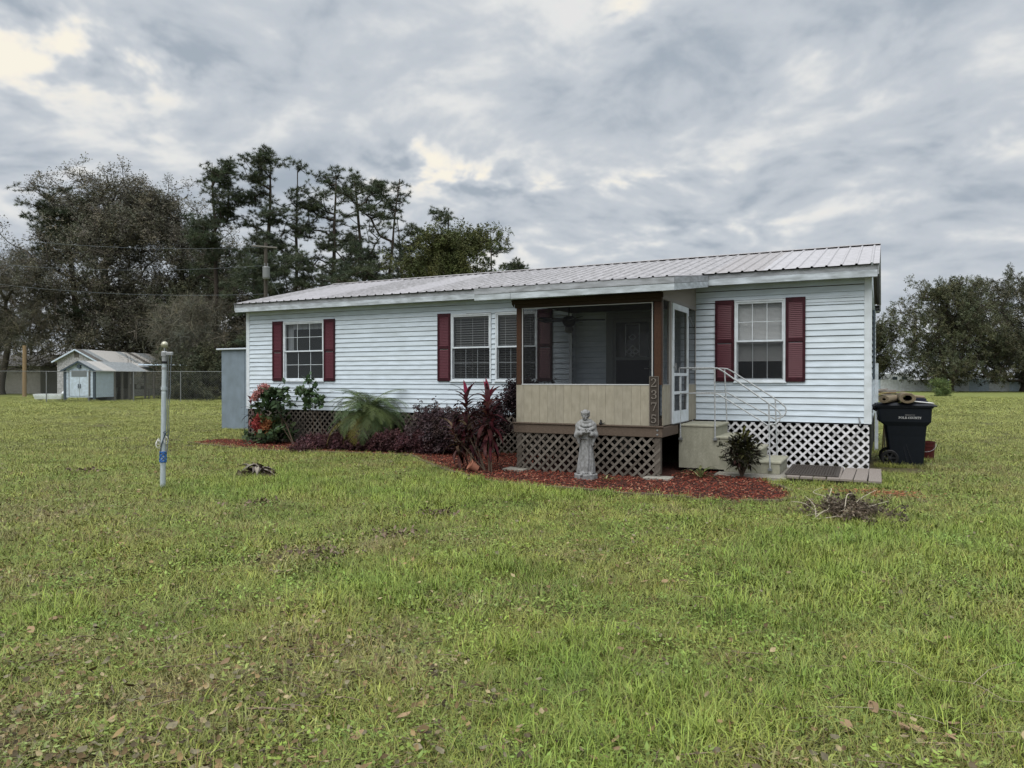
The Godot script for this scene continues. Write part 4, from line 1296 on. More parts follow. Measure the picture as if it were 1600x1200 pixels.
	var wg := Geo.new()
	wg.bevel_box(Transform3D(Basis(), Vector3(0, 0.012, 0)), Vector3(0.34, 0.016, 0.40), 0.005)
	part("sheet", wg, M.rope_white, wb)
	# red bucket
	var bk := thing("plastic_bucket", "dark red plastic bucket on the grass behind the navy bin", "bucket", hf * Transform3D(Basis(), Vector3(15.36, 0.0, -2.62)))
	var bg2 := Geo.new()
	bg2.lathe(PackedVector2Array([Vector2(0, 0.01), Vector2(0.135, 0.01), Vector2(0.142, 0.03), Vector2(0.160, 0.285), Vector2(0.168, 0.285), Vector2(0.168, 0.30), Vector2(0.162, 0.302), Vector2(0.166, 0.36), Vector2(0.174, 0.362), Vector2(0.174, 0.38), Vector2(0.162, 0.38), Vector2(0.14, 0.05), Vector2(0, 0.045)]), Vector3.ZERO, 24)
	part("body", bg2, M.red_bucket, bk)
	var hd := Geo.new()
	var hp := PackedVector3Array(); var hr := PackedFloat32Array()
	for k in 13:
		var a := PI * k / 12.0
		hp.append(Vector3(cos(a) * 0.176, 0.34 - sin(a) * 0.15, 0.06 + sin(a) * 0.12)); hr.append(0.004)
	hd.tube(hp, hr, 5)
	part("handle", hd, M.steel, bk)
	var pl := thing("white_board", "narrow white board leaning between the navy bin and the red bucket", "board", hf * Transform3D(Basis(Vector3(0, 0, 1), 0.05), Vector3(15.16, 0.0, -2.5)))
	var pg := Geo.new()
	pg.bevel_box(Transform3D(Basis(), Vector3(0, 0.125, 0)), Vector3(0.05, 0.25, 0.02), 0.003)
	part("board", pg, M.trim, pl)
	# old planks and blocks between the bin and the house
	var js := thing("scrap_lumber", "old boards leaning on the house end behind the navy bin", "boards", hf * Transform3D(Basis(), Vector3(14.62, 0.0, -2.4)))
	var r := rnd(61)
	for k in 4:
		var bg := Geo.new()
		bg.bevel_box(Transform3D(Basis.from_euler(Vector3(0.02 * k, 0, -0.05 + 0.03 * k)), Vector3(0.03 * k, 0.42 + 0.04 * k, -0.14 * k)), Vector3(0.025, 0.86 + 0.08 * k, 0.12), 0.004)
		part("plank", bg, M.tan_post if k % 2 == 0 else M.plank, js)

# distance to a capsule whose radius changes from one end to the other
func cone_d(p: Vector3, a: Vector3, b: Vector3, ra: float, rb: float) -> float:
	var ab := b - a
	var t := clampf((p - a).dot(ab) / ab.length_squared(), 0.0, 1.0)
	return p.distance_to(a + ab * t) - lerpf(ra, rb, t)

func smin(a: float, b: float, k: float) -> float:
	var h := maxf(k - absf(a - b), 0.0) / k
	return minf(a, b) - h * h * k * 0.25

func statue_body(p: Vector3) -> float:
	# robe: ellipse in plan, wider at the hem, with hanging folds
	var y := p.y
	var d := 9.0
	if y > 0.02 and y < 0.86:
		var t := clampf(y / 0.62, 0.0, 1.0)
		var cx := lerpf(0.0, 0.01, t); var cz := lerpf(0.01, 0.0, t)
		var rx := lerpf(0.138, 0.104, smoothstep(0.0, 0.75, t))
		if y > 0.52: rx = lerpf(rx, 0.116, smoothstep(0.52, 0.72, y))
		if y > 0.72: rx = lerpf(rx, 0.06, smoothstep(0.72, 0.86, y))
		var rz := rx * lerpf(0.86, 0.80, t)
		var q := Vector2((p.x - cx) / rx, (p.z - cz) / rz)
		var ang := atan2(q.y, q.x)
		var fold := (0.075 * sin(ang * 9.0 + sin(y * 7.0) * 0.8) + 0.03 * sin(ang * 17.0 + 1.3 + y * 3.0)) * smoothstep(0.58, 0.2, y)
		# the forward knee pushes the cloth out
		var knee := 0.16 * exp(-pow((ang - 1.15) / 0.5, 2.0)) * smoothstep(0.05, 0.22, y) * smoothstep(0.60, 0.35, y)
		d = (q.length() - (1.0 + fold + knee)) * rz * 0.85
		d = maxf(d, 0.035 - y)
	else:
		d = 0.06 + absf(clampf(y, 0.02, 0.86) - y)
	# hood lying round the shoulders as a collar of heavy folds
	for k in 3:
		var yy := 0.835 - k * 0.035
		var rr := 0.068 + k * 0.030
		var e := Vector2(p.x - 0.003, (p.z - 0.005) * 1.12).length() - rr
		var sag := 0.05 * clampf(p.z / 0.12, -0.3, 1.0)
		d = smin(d, Vector2(e, p.y - yy + sag * (0.6 + 0.3 * k)).length() - 0.021, 0.012)
	# shoulders and arms: both forearms come forward, hands at the chest
	d = smin(d, cone_d(p, Vector3(-0.088, 0.775, 0.0), Vector3(0.088, 0.775, 0.0), 0.052, 0.052), 0.05)
	d = smin(d, cone_d(p, Vector3(-0.106, 0.765, 0.0), Vector3(-0.134, 0.615, 0.045), 0.046, 0.048), 0.03)
	d = smin(d, cone_d(p, Vector3(-0.134, 0.615, 0.045), Vector3(-0.085, 0.655, 0.135), 0.046, 0.042), 0.025)
	d = smin(d, cone_d(p, Vector3(-0.118, 0.60, 0.06), Vector3(-0.112, 0.50, 0.08), 0.040, 0.014), 0.025)
	d = smin(d, cone_d(p, Vector3(0.106, 0.765, 0.0), Vector3(0.138, 0.62, 0.035), 0.046, 0.048), 0.03)
	d = smin(d, cone_d(p, Vector3(0.138, 0.62, 0.035), Vector3(0.075, 0.64, 0.135), 0.046, 0.040), 0.025)
	d = smin(d, cone_d(p, Vector3(0.116, 0.60, 0.06), Vector3(0.10, 0.47, 0.09), 0.042, 0.014), 0.025)
	# rope belt, its tail, toes
	if absf(p.y - 0.565) < 0.05:
		var e2 := Vector2(p.x / 0.108, p.z / 0.088).length() * 0.105 - 0.105
		d = smin(d, Vector2(e2, p.y - 0.565 + p.x * 0.05).length() - 0.013, 0.006)
	d = smin(d, cone_d(p, Vector3(0.03, 0.55, 0.09), Vector3(0.035, 0.26, 0.118), 0.010, 0.010), 0.008)
	d = smin(d, cone_d(p, Vector3(-0.06, 0.035, 0.10), Vector3(-0.085, 0.025, 0.185), 0.030, 0.022), 0.02)
	d = smin(d, cone_d(p, Vector3(0.06, 0.035, 0.10), Vector3(0.07, 0.022, 0.165), 0.028, 0.020), 0.02)
	# neck
	d = smin(d, cone_d(p, Vector3(0, 0.80, 0.0), Vector3(-0.005, 0.90, 0.012), 0.042, 0.040), 0.02)
	return d

func statue_head(p0: Vector3) -> float:
	# turned and bowed a little towards the hands
	var p := Basis.from_euler(Vector3(0.30, -0.35, 0.0)).inverse() * (p0 - Vector3(-0.008, 0.930, 0.022))
	var d := (Vector3(p.x / 0.058, (p.y - 0.012) / 0.072, p.z / 0.066).length() - 1.0) * 0.058
	d = smin(d, cone_d(p, Vector3(0, -0.020, 0.030), Vector3(0, -0.052, 0.040), 0.036, 0.026), 0.02)        # jaw
	# ring of hair below the shaven crown
	d = smin(d, Vector2(Vector2(p.x, p.z + 0.006).length() - 0.056, (p.y - 0.036) * 0.8).length() - 0.0165, 0.006)
	if p.z < 0.02: d = smin(d, (Vector3(p.x / 0.066, (p.y + 0.008) / 0.055, (p.z + 0.018) / 0.062).length() - 1.0) * 0.058, 0.008)
	# brow, nose, cheeks, beard, ears
	d = smin(d, cone_d(p, Vector3(-0.030, 0.014, 0.054), Vector3(0.030, 0.014, 0.054), 0.010, 0.010), 0.008)
	d = smin(d, cone_d(p, Vector3(0, 0.012, 0.064), Vector3(0, -0.014, 0.077), 0.006, 0.010), 0.006)
	for s in [-1.0, 1.0]:
		d = smin(d, p.distance_to(Vector3(s * 0.026, -0.014, 0.052)) - 0.014, 0.012)
		d = smin(d, cone_d(p, Vector3(s * 0.062, 0.008, 0.0), Vector3(s * 0.060, -0.018, 0.004), 0.010, 0.007), 0.006)
		d = maxf(d, 0.0095 - p.distance_to(Vector3(s * 0.021, 0.002, 0.066)))
		d = smin(d, p.distance_to(Vector3(s * 0.021, 0.001, 0.058)) - 0.0075, 0.002)
	d = smin(d, cone_d(p, Vector3(0, -0.045, 0.050), Vector3(0, -0.082, 0.052), 0.034, 0.016), 0.010)
	d = smin(d, cone_d(p, Vector3(-0.020, -0.030, 0.066), Vector3(0.020, -0.030, 0.066), 0.0075, 0.0075), 0.005)
	d = maxf(d, 0.004 - absf(p.y + 0.039) - maxf(0.0, 0.064 - p.z) - maxf(0.0, absf(p.x) - 0.014))
	return d

func statue_hands(p: Vector3) -> float:
	var d := 9.0
	for s in [-1.0, 1.0]:
		var w := Vector3(-0.072 if s < 0 else 0.062, 0.662, 0.150)
		var k := Vector3(-0.030 if s < 0 else 0.022, 0.680, 0.172)
		d = smin(d, cone_d(p, w, k, 0.020, 0.021), 0.008)
		for i in 4:
			var b := k + Vector3(s * 0.004, 0.016 - i * 0.011, 0.004)
			var m := b + Vector3(-s * (0.020 + 0.003 * (1 - absf(i - 1.5))), 0.003, 0.010)
			d = smin(d, cone_d(p, b, m, 0.0065, 0.006), 0.003)
			d = smin(d, cone_d(p, m, m + Vector3(-s * 0.012, -0.004, -0.010), 0.006, 0.005), 0.002)
		d = smin(d, cone_d(p, w + Vector3(-s * 0.012, 0.012, 0.010), k + Vector3(0, 0.030, -0.004), 0.008, 0.0065), 0.004)
	# the small bird resting between the hands
	d = minf(d, cone_d(p, Vector3(-0.005, 0.705, 0.178), Vector3(0.02, 0.715, 0.165), 0.018, 0.010))
	d = smin(d, p.distance_to(Vector3(-0.016, 0.722, 0.186)) - 0.011, 0.006)
	return d

func surface_net(f: Callable, lo: Vector3, hi: Vector3, cell: float, g: Geo) -> void:
	var nx := int(ceil((hi.x - lo.x) / cell)) + 1
	var ny := int(ceil((hi.y - lo.y) / cell)) + 1
	var nz := int(ceil((hi.z - lo.z) / cell)) + 1
	var val := PackedFloat32Array()
	val.resize(nx * ny * nz)
	val.fill(1.0)
	var B := 4
	for bz in range(0, nz, B):
		for by in range(0, ny, B):
			for bx in range(0, nx, B):
				var m: float = f.call(lo + Vector3(bx + 1.5, by + 1.5, bz + 1.5) * cell)
				if absf(m) > cell * 7.0:
					if m < 0:
						for z in range(bz, mini(bz + B, nz)):
							for y in range(by, mini(by + B, ny)):
								for x in range(bx, mini(bx + B, nx)): val[(z * ny + y) * nx + x] = m
					continue
				for z in range(bz, mini(bz + B, nz)):
					for y in range(by, mini(by + B, ny)):
						for x in range(bx, mini(bx + B, nx)):
							val[(z * ny + y) * nx + x] = f.call(lo + Vector3(x, y, z) * cell)
	var idx := {}
	var pos := PackedVector3Array()
	var nor := PackedVector3Array()
	var off := [0, 1, nx, nx + 1, nx * ny, nx * ny + 1, nx * ny + nx, nx * ny + nx + 1]
	var edges := [[0, 1], [2, 3], [4, 5], [6, 7], [0, 2], [1, 3], [4, 6], [5, 7], [0, 4], [1, 5], [2, 6], [3, 7]]
	for z in nz - 1:
		for y in ny - 1:
			for x in nx - 1:
				var b := (z * ny + y) * nx + x
				var s := 0
				for k in 8:
					if val[b + off[k]] < 0: s += 1
				if s == 0 or s == 8: continue
				var p := Vector3.ZERO
				var c := 0
				for e in edges:
					var v0 := val[b + off[e[0]]]; var v1 := val[b + off[e[1]]]
					if (v0 < 0) == (v1 < 0): continue
					var t := v0 / (v0 - v1)
					var k0: int = e[0]; var k1: int = e[1]
					p += Vector3(k0 & 1, (k0 >> 1) & 1, k0 >> 2).lerp(Vector3(k1 & 1, (k1 >> 1) & 1, k1 >> 2), t)
					c += 1
				idx[b] = pos.size()
				pos.append(lo + (Vector3(x, y, z) + p / c) * cell)
				var gx := val[b + 1] - val[b] + val[b + off[7]] - val[b + off[6]]
				var gy := val[b + nx] - val[b] + val[b + off[7]] - val[b + off[5]]
				var gz := val[b + nx * ny] - val[b] + val[b + off[7]] - val[b + off[3]]
				nor.append(Vector3(gx, gy, gz).normalized())
	for z in range(1, nz - 1):
		for y in range(1, ny - 1):
			for x in range(1, nx - 1):
				var b := (z * ny + y) * nx + x
				var v0 := val[b]
				for ax in 3:
					var st: int = [1, nx, nx * ny][ax]
					var v1 := val[b + st]
					if (v0 < 0) == (v1 < 0): continue
					var s1_: int = [nx, nx * ny, 1][ax]; var s2_: int = [nx * ny, 1, nx][ax]
					var q := [b - s1_ - s2_, b - s2_, b, b - s1_]
					var i0: int = idx.get(q[0], -1); var i1: int = idx.get(q[1], -1); var i2: int = idx.get(q[2], -1); var i3: int = idx.get(q[3], -1)
					if i0 < 0 or i1 < 0 or i2 < 0 or i3 < 0: continue
					if v0 < 0: g.quadn(pos[i0], pos[i1], pos[i2], pos[i3], nor[i0], nor[i1], nor[i2], nor[i3])
					else: g.quadn(pos[i3], pos[i2], pos[i1], pos[i0], nor[i3], nor[i2], nor[i1], nor[i0])

func statue() -> void:
	var at := house_frame() * Transform3D(Basis(Vector3.UP, 0.42), Vector3(10.42, 0.02, 2.93))
	var s := thing("friar_statue", "grey weathered concrete statue of a robed friar standing before the porch lattice", "statue", at)
	var g := Geo.new()
	surface_net(statue_body, Vector3(-0.26, 0.0, -0.20), Vector3(0.26, 0.92, 0.24), 0.010, g)
	surface_net(statue_head, Vector3(-0.10, 0.81, -0.09), Vector3(0.10, 1.04, 0.14), 0.0045, g)
	surface_net(statue_hands, Vector3(-0.11, 0.61, 0.11), Vector3(0.11, 0.76, 0.22), 0.0045, g)
	var sc := 1.03
	part("figure", g, M.statue, s, Transform3D(Basis.from_scale(Vector3(sc, sc, sc)), Vector3(0, 0.055, 0)))
	var b := Geo.new()
	b.lathe(PackedVector2Array([Vector2(0, 0), Vector2(0.195, 0), Vector2(0.195, 0.075), Vector2(0.185, 0.085), Vector2(0, 0.085)]), Vector3.ZERO, 8, Basis(Vector3.UP, PI / 8))
	part("plinth", b, M.statue, s)

func flagpole() -> void:
	var base := Vector3(-5.05, 0.0, -10.63)
	var p := thing("flagpole", "short white telescoping flagpole with a ball finial standing in the lawn", "flagpole", Transform3D(Basis(Vector3(0, 0, 1), -0.016), base))
	var g := Geo.new()
	g.lathe(PackedVector2Array([Vector2(0.037, -0.05), Vector2(0.037, 0.40), Vector2(0.035, 0.405), Vector2(0.035, 1.40), Vector2(0.032, 1.41), Vector2(0.032, 1.86), Vector2(0, 1.86)]), Vector3.ZERO, 16)
	part("shaft", g, M.pole, p)
	for q in [[0.36, 0.040, 0.03], [1.44, 0.041, 0.045], [1.74, 0.037, 0.03], [1.82, 0.037, 0.035]]:
		var c := Geo.new()
		c.lathe(PackedVector2Array([Vector2(0.03, q[0]), Vector2(q[1], q[0]), Vector2(q[1], q[0] + q[2]), Vector2(0.03, q[0] + q[2])]), Vector3.ZERO, 16)
		part("collar", c, M.pole if q[0] < 1.7 else (M.dark if q[0] > 1.8 else M.steel), p)
	var t := Geo.new()
	t.lathe(PackedVector2Array([Vector2(0, 1.93), Vector2(0.044, 1.93), Vector2(0.044, 1.985), Vector2(0.03, 2.0), Vector2(0, 2.0)]), Vector3.ZERO, 16)
	t.lathe(PackedVector2Array([Vector2(0.033, 1.855), Vector2(0.033, 1.93)]), Vector3.ZERO, 16)
	t.bevel_box(Transform3D(Basis(), Vector3(0.07, 1.965, 0)), Vector3(0.10, 0.05, 0.05), 0.008)
	t.rod(Vector3(0, 2.0, 0), Vector3(0, 2.06, 0), 0.009)
	part("truck", t, M.steel, p)
	var b := Geo.new()
	var pr := PackedVector2Array()
	for k in 13: pr.append(Vector2(0.047 * sin(PI * k / 12.0), 2.095 - 0.047 * cos(PI * k / 12.0)))
	b.lathe(pr, Vector3.ZERO, 20)
	part("finial", b, M.ball, p)
	var r := rnd(71)
	for s in [0.0, 1.0]:
		var pts := PackedVector3Array(); var rd := PackedFloat32Array()
		for k in 14:
			var y := 1.95 - k * 0.108
			pts.append(Vector3(0.062 + 0.045 * s * (1.0 - k / 16.0) + 0.006 * sin(k * 1.3 + s), y, 0.015 + 0.01 * cos(k * 0.9)))
			rd.append(0.0055)
		var h := Geo.new()
		h.tube(pts, rd, 5)
		part("halyard", h, M.rope_grey, p)
	var bl := Geo.new()
	var bp := PackedVector3Array(); var br := PackedFloat32Array()
	for k in 90:
		var a := k * 0.52
		bp.append(Vector3(cos(a) * (0.046 + 0.006 * sin(k * 2.1)), 0.44 + 0.075 * sin(k * 0.37) + 0.035, sin(a) * (0.046 + 0.006 * cos(k * 1.7)))); br.append(0.007)
	bl.tube(bp, br, 5)
	part("blue_rope", bl, M.rope_blue, p)
	var wr := Geo.new()
	for q in [[-0.055, 0.70, 0.045], [-0.062, 0.67, 0.052], [-0.048, 0.66, 0.06], [-0.07, 0.69, 0.035], [0.05, 0.735, 0.04], [0.06, 0.72, 0.048]]:
		var lp := PackedVector3Array(); var lr := PackedFloat32Array()
		for k in 22:
			var a := TAU * k / 20.0
			lp.append(Vector3(q[0] + cos(a) * q[2] * 0.55, q[1] + sin(a) * q[2], 0.03 + 0.02 * sin(a * 2.0))); lr.append(0.0036)
		wr.tube(lp, lr, 5)
	part("white_cord", wr, M.rope_white, p)
	var tie := Geo.new()
	tie.tube(PackedVector3Array([Vector3(-0.03, 0.50, 0.04), Vector3(-0.01, 0.64, 0.045), Vector3(0.04, 0.80, 0.04), Vector3(0.09, 0.88, 0.01), Vector3(0.02, 0.83, 0.045), Vector3(0.075, 0.78, 0.03)]), PackedFloat32Array([0.006, 0.007, 0.008, 0.007, 0.007, 0.006]), 5)
	part("tie", tie, mat(lin(0.03, 0.05, 0.08), 0.7), p)

func metal_shed() -> void:
	var s := thing("metal_shed", "tall plain grey sheet metal shed behind the far left corner of the house", "shed", house_frame() * Transform3D(Basis(), Vector3(-4.02, 0.0, -2.75)))
	var w := 3.0; var d := 2.2; var h := 2.50
	for k in 3:
		var g := Geo.new()
		g.bevel_box(Transform3D(Basis(), Vector3((k + 0.5) * w / 3, h * 0.5, 0)), Vector3(w / 3 - 0.008, h, 0.03), 0.006)
		part("panel", g, M.grey_metal, s)
	for x in [0.0, w]: part("side", gbox(Vector3(x - 0.02, 0, -d), Vector3(x + 0.02, h, -0.016)), M.grey_metal, s)
	part("back", gbox(Vector3(0.02, 0, -d - 0.02), Vector3(w - 0.02, h, -d)), M.grey_metal, s)
	var r := Geo.new()
	r.bevel_box(Transform3D(Basis(Vector3(0, 0, 1), 0.0), Vector3(w * 0.5 - 0.03, h + 0.03, -d * 0.5)), Vector3(w + 0.22, 0.05, d + 0.2), 0.01)
	part("roof", r, mat(lin(0.50, 0.55, 0.60), 0.5), s)

# ---------------------------------------------------------------- the neighbours' sheds, fence and pole on the left
func gable_house(parent: Node, x0: float, x1: float, zf: float, length: float, ye: float, yp: float, wall: Material, roofs: Array, trim_m: Material, seams: int, ov := 0.25, y0 := 0.0, walls_to := 1.0) -> void:
	# axis runs away from the viewer (-z); the gable end faces +z at zf
	var xm := (x0 + x1) * 0.5
	var r := rnd(int(absf(x0) * 100))
	var rows := int((ye - y0) / 0.2)
	for i in rows:
		var a := y0 + (ye - y0) * i / rows; var b := y0 + (ye - y0) * (i + 1) / rows
		part("siding_board", clapboard(x0, x1, a, b, a, b), wall, parent, Transform3D(Basis(), Vector3(0, 0, zf)))
	var n := 4
	for i in n:
		var a := ye + (yp - ye) * i / n; var b := ye + (yp - ye) * (i + 1) / n
		var wa := (x1 - x0) * 0.5 * (1.0 - float(i) / n); var wb := (x1 - x0) * 0.5 * (1.0 - float(i + 1) / n)
		var g := Geo.new()
		g.prism(PackedVector2Array([Vector2(xm - wa, a), Vector2(xm + wa, a), Vector2(xm + wb + 0.001, b), Vector2(xm - wb - 0.001, b)]), zf - 0.01, zf + 0.015)
		part("siding_board", g, wall, parent)
	var s := Geo.new()
	s.box(Vector3(x0, y0, zf - length * walls_to), Vector3(x0 + 0.05, ye, zf - 0.005))
	s.box(Vector3(x1 - 0.05, y0, zf - length * walls_to), Vector3(x1, ye, zf - 0.005))
	s.box(Vector3(x0 + 0.05, y0, zf - length * walls_to), Vector3(x1 - 0.05, ye, zf - length * walls_to + 0.05))
	part("wall", s, wall, parent)
	for sd in [-1.0, 1.0]:
		var ex: float = xm + sd * ((x1 - x0) * 0.5 + ov)
		var k := (yp - ye) / ((x1 - x0) * 0.5)
		var ey := yp - k * ((x1 - x0) * 0.5 + ov)
		for i in seams:
			var z0 := zf + ov - (length + 2 * ov) * i / seams; var z1 := zf + ov - (length + 2 * ov) * (i + 1) / seams + 0.02
			var g := Geo.new()
			var nn := Vector3(sd * k, 1, 0).normalized() * 0.03
			var A := Vector3(ex, ey, z0); var B := Vector3(xm, yp, z0); var C := Vector3(xm, yp, z1); var D := Vector3(ex, ey, z1)
			if sd < 0:
				g.quad(A + nn, B + nn, C + nn, D + nn); g.quad(D, C, B, A)
			else:
				g.quad(B + nn, A + nn, D + nn, C + nn); g.quad(A, B, C, D)
			g.quad(A, B, B + nn, A + nn); g.quad(A, A + nn, D + nn, D)
			part("roof_sheet", g, roofs[r.randi() % roofs.size()], parent)
		var rb := Geo.new()
		rb.obox(Transform3D(Basis(Vector3(0, 0, 1), -sd * atan(k)), Vector3((ex + xm) * 0.5, (ey + yp) * 0.5 - 0.05, zf + ov + 0.012)), Vector3(Vector2(ex - xm, ey - yp).length(), 0.11, 0.03))
		part("rake_board", rb, trim_m, parent)

func far_left() -> void:
	# larger shed with a rusty tin roof
	var b := thing("barn", "larger grey gabled shed with patchy tin roof behind the small pale shed", "shed")
	gable_house(b, -38.3, -35.0, -62.0, 12.0, 3.2, 4.1, M.shed_pink, [M.tin_light, M.tin_light, M.tin_dark, M.tin], M.shed_white, 14, 0.3)
	var lv := Geo.new()
	lv.box(Vector3(-36.85, 3.42, -61.99), Vector3(-36.45, 3.85, -61.96))
	part("gable_vent", lv, M.tin_dark, b)
	# small pale shed with an open lean-to behind
	var s := thing("garden_shed", "small pale blue gabled shed with an open post bay behind a wire fence", "shed")
	gable_house(s, -30.72, -28.7, -50.6, 8.4, 2.27, 2.83, M.shed_white, [M.tin, M.tin, M.tin_light], M.navy_trim, 10, 0.22, 0.32, 0.30)
	for q in [[-30.72, -50.58], [-28.7, -50.58], [-28.7, -53.1]]:
		var g := Geo.new()
		g.box(Vector3(q[0] - 0.07, 0, q[1] - 0.07), Vector3(q[0] + 0.07, 2.26, q[1] + 0.07))
		part("corner_post", g, M.navy_trim if q[1] > -51 else M.old_post, s)
	for z in [-54.2, -55.2, -55.7, -57.6]:
		var g := Geo.new()
		g.box(Vector3(-28.78, 0, z - 0.06), Vector3(-28.65, 2.2, z + 0.06))
		part("post", g, M.old_post, s)
	var br := Geo.new()
	br.obox(Transform3D(Basis(Vector3.RIGHT, 0.8), Vector3(-28.72, 1.98, -57.3)), Vector3(0.06, 0.08, 0.8))
	part("brace", br, M.old_post, s)
	var dr := Geo.new()
	dr.box(Vector3(-30.4, 0.42, -50.565), Vector3(-29.02, 2.2, -50.55))
	var d := part("door", dr, M.shed_white, s)
	var gp := Geo.new()
	for x in [-30.42, -29.0]: gp.box(Vector3(x - 0.02, 0.42, -50.57), Vector3(x + 0.02, 2.2, -50.54))
	gp.box(Vector3(-29.72, 0.42, -50.57), Vector3(-29.70, 1.72, -50.545))
	part("door_gap", gp, M.tin_dark, d)
	var hn := Geo.new()
	for x in [-29.78, -29.64]: hn.rod(Vector3(x, 0.95, -50.52), Vector3(x, 1.25, -50.52), 0.025)
	part("handle", hn, M.navy_trim, d)
	var wn := gbox(Vector3(-30.25, 1.75, -50.55), Vector3(-29.2, 2.18, -50.535))
	part("window", wn, mat(lin(0.16, 0.18, 0.19), 0.3), s)
	var lp := Geo.new()
	lp.box(Vector3(-29.83, 2.34, -50.57), Vector3(-29.6, 2.56, -50.45))
	part("barn_light", lp, M.navy_trim, s)
	var bk := Geo.new()
	bk.box(Vector3(-30.7, 0.0, -59.0), Vector3(-30.6, 2.2, -53.2))
	part("back_wall", bk, M.tin_dark, s)
	# things stored in the open bay
	var r := rnd(81)
	var names := [["feed_bin", "old grey bin stored under the open shed bay", "bin"], ["wooden_crate", "weathered crate at the back of the open shed bay", "crate"], ["oil_drum", "dark drum under the flat carport roof", "drum"], ["workbench", "cluttered low bench in the open shed bay", "bench"]]
	var px := [[-29.6, -54.4], [-29.8, -56.6], [-26.8, -59.0], [-29.4, -57.8]]
	for k in 4:
		var o := thing(names[k][0], names[k][1], names[k][2], Transform3D(Basis(Vector3.UP, r.randf()), Vector3(px[k][0], 0, px[k][1])))
		var g := Geo.new()
		if k == 2: g.lathe(PackedVector2Array([Vector2(0, 0), Vector2(0.29, 0), Vector2(0.29, 0.3), Vector2(0.31, 0.31), Vector2(0.29, 0.33), Vector2(0.29, 0.85), Vector2(0, 0.85)]), Vector3.ZERO, 14)
		elif k == 3:
			g.box(Vector3(-0.9, 0.78, -0.35), Vector3(0.9, 0.84, 0.35))
			for x in [-0.8, 0.8]:
				for z in [-0.28, 0.28]: g.box(Vector3(x - 0.04, 0, z - 0.04), Vector3(x + 0.04, 0.78, z + 0.04))
			g.box(Vector3(-0.5, 0.84, -0.2), Vector3(-0.1, 1.2, 0.2)); g.box(Vector3(0.2, 0.84, -0.15), Vector3(0.6, 1.05, 0.15))
		elif k == 1:
			for y in 4: g.box(Vector3(-0.5, y * 0.22 + 0.02, -0.4), Vector3(0.5, y * 0.22 + 0.19, 0.4))
		else:
			loft([[0.0, -0.3, 0.3, -0.3, 0.3, 0.05], [0.9, -0.36, 0.36, -0.36, 0.36, 0.05], [0.95, -0.4, 0.4, -0.4, 0.4, 0.05]], g)
		part("body", g, [M.galv, M.old_post, M.tin_dark, M.old_post][k], o)
	# flat carport
	var c := thing("carport", "open carport with a thin flat roof beside the pale shed", "carport")
	var cr := Geo.new()
	cr.bevel_box(Transform3D(Basis(Vector3(0, 0, 1), -0.012), Vector3(-27.0, 2.68, -59.6)), Vector3(4.4, 0.10, 4.2), 0.02)
	part("roof", cr, M.shed_white, c)
	for q in [[-25.4, -57.8], [-28.3, -58.2], [-25.2, -61.4], [-28.6, -61.4]]:
		part("post", gbox(Vector3(q[0] - 0.06, 0, q[1] - 0.06), Vector3(q[0] + 0.06, 2.64, q[1] + 0.06)), M.old_post, c)
	# low white tub and a cistern beside the shed
	var tb := thing("trough", "long low white trough on the ground left of the pale shed", "trough", Transform3D(Basis(Vector3.UP, 0.1), Vector3(-33.9, 0, -54.0)))
	var tg := Geo.new()
	loft([[0.12, -0.95, 0.95, -0.3, 0.3, 0.12], [0.35, -1.02, 1.02, -0.36, 0.36, 0.12], [0.50, -1.05, 1.05, -0.38, 0.38, 0.12]], tg)
	part("body", tg, M.far_white, tb)
	var lg := Geo.new()
	for x in [-0.7, 0.7]: lg.box(Vector3(x - 0.1, 0, -0.25), Vector3(x + 0.1, 0.13, 0.25))
	part("support", lg, M.block, tb)
	var ck := thing("cooler_jug", "white drum standing at the shed corner near the trough", "drum", Transform3D(Basis(), Vector3(-33.9, 0, -55.8)))
	var cg := Geo.new()
	cg.lathe(PackedVector2Array([Vector2(0, 0), Vector2(0.22, 0), Vector2(0.25, 0.3), Vector2(0.22, 0.55), Vector2(0.12, 0.66), Vector2(0.12, 0.72), Vector2(0, 0.72)]), Vector3.ZERO, 14)
	part("body", cg, M.far_white, ck)
	# posts
	var tp := thing("wooden_post", "bare tan wooden post left of the sheds", "post", Transform3D(Basis(), Vector3(-42.4, 0, -64.0)))
	var pg := Geo.new()
	pg.tube(PackedVector3Array([Vector3(0, -0.2, 0), Vector3(0.02, 4.5, 0)]), PackedFloat32Array([0.17, 0.15]), 10)
	part("post", pg, M.tan_post, tp)
	# far house at the left edge
	var fh := thing("neighbor_house", "low cream sided building half hidden under the dark trees at the left edge", "house", Transform3D(Basis(Vector3.UP, 0.05), Vector3(-56.0, 0, -80.0)))
	for i in 12:
		part("siding_board", clapboard(-6.0, 4.6, i * 0.22 + 0.3, (i + 1) * 0.22 + 0.3, i * 0.22 + 0.3, (i + 1) * 0.22 + 0.3), M.cream, fh)
	part("wall", gbox(Vector3(-6.0, 0, -7.0), Vector3(4.6, 3.2, -0.01)), M.cream, fh)
	var fr := Geo.new()
	fr.prism(PackedVector2Array([Vector2(0.4, 3.0), Vector2(-7.4, 3.0), Vector2(-3.5, 4.3)]), -6.3, 4.9, Transform3D(Basis(Vector3(0, 0, 1), Vector3.UP, Vector3(1, 0, 0)), Vector3.ZERO))
	part("roof", fr, M.tin_dark, fh)
	# chain link fence
	var f := thing("chain_link_fence", "tall chain link fence with a galvanised top rail in front of the sheds", "fence")
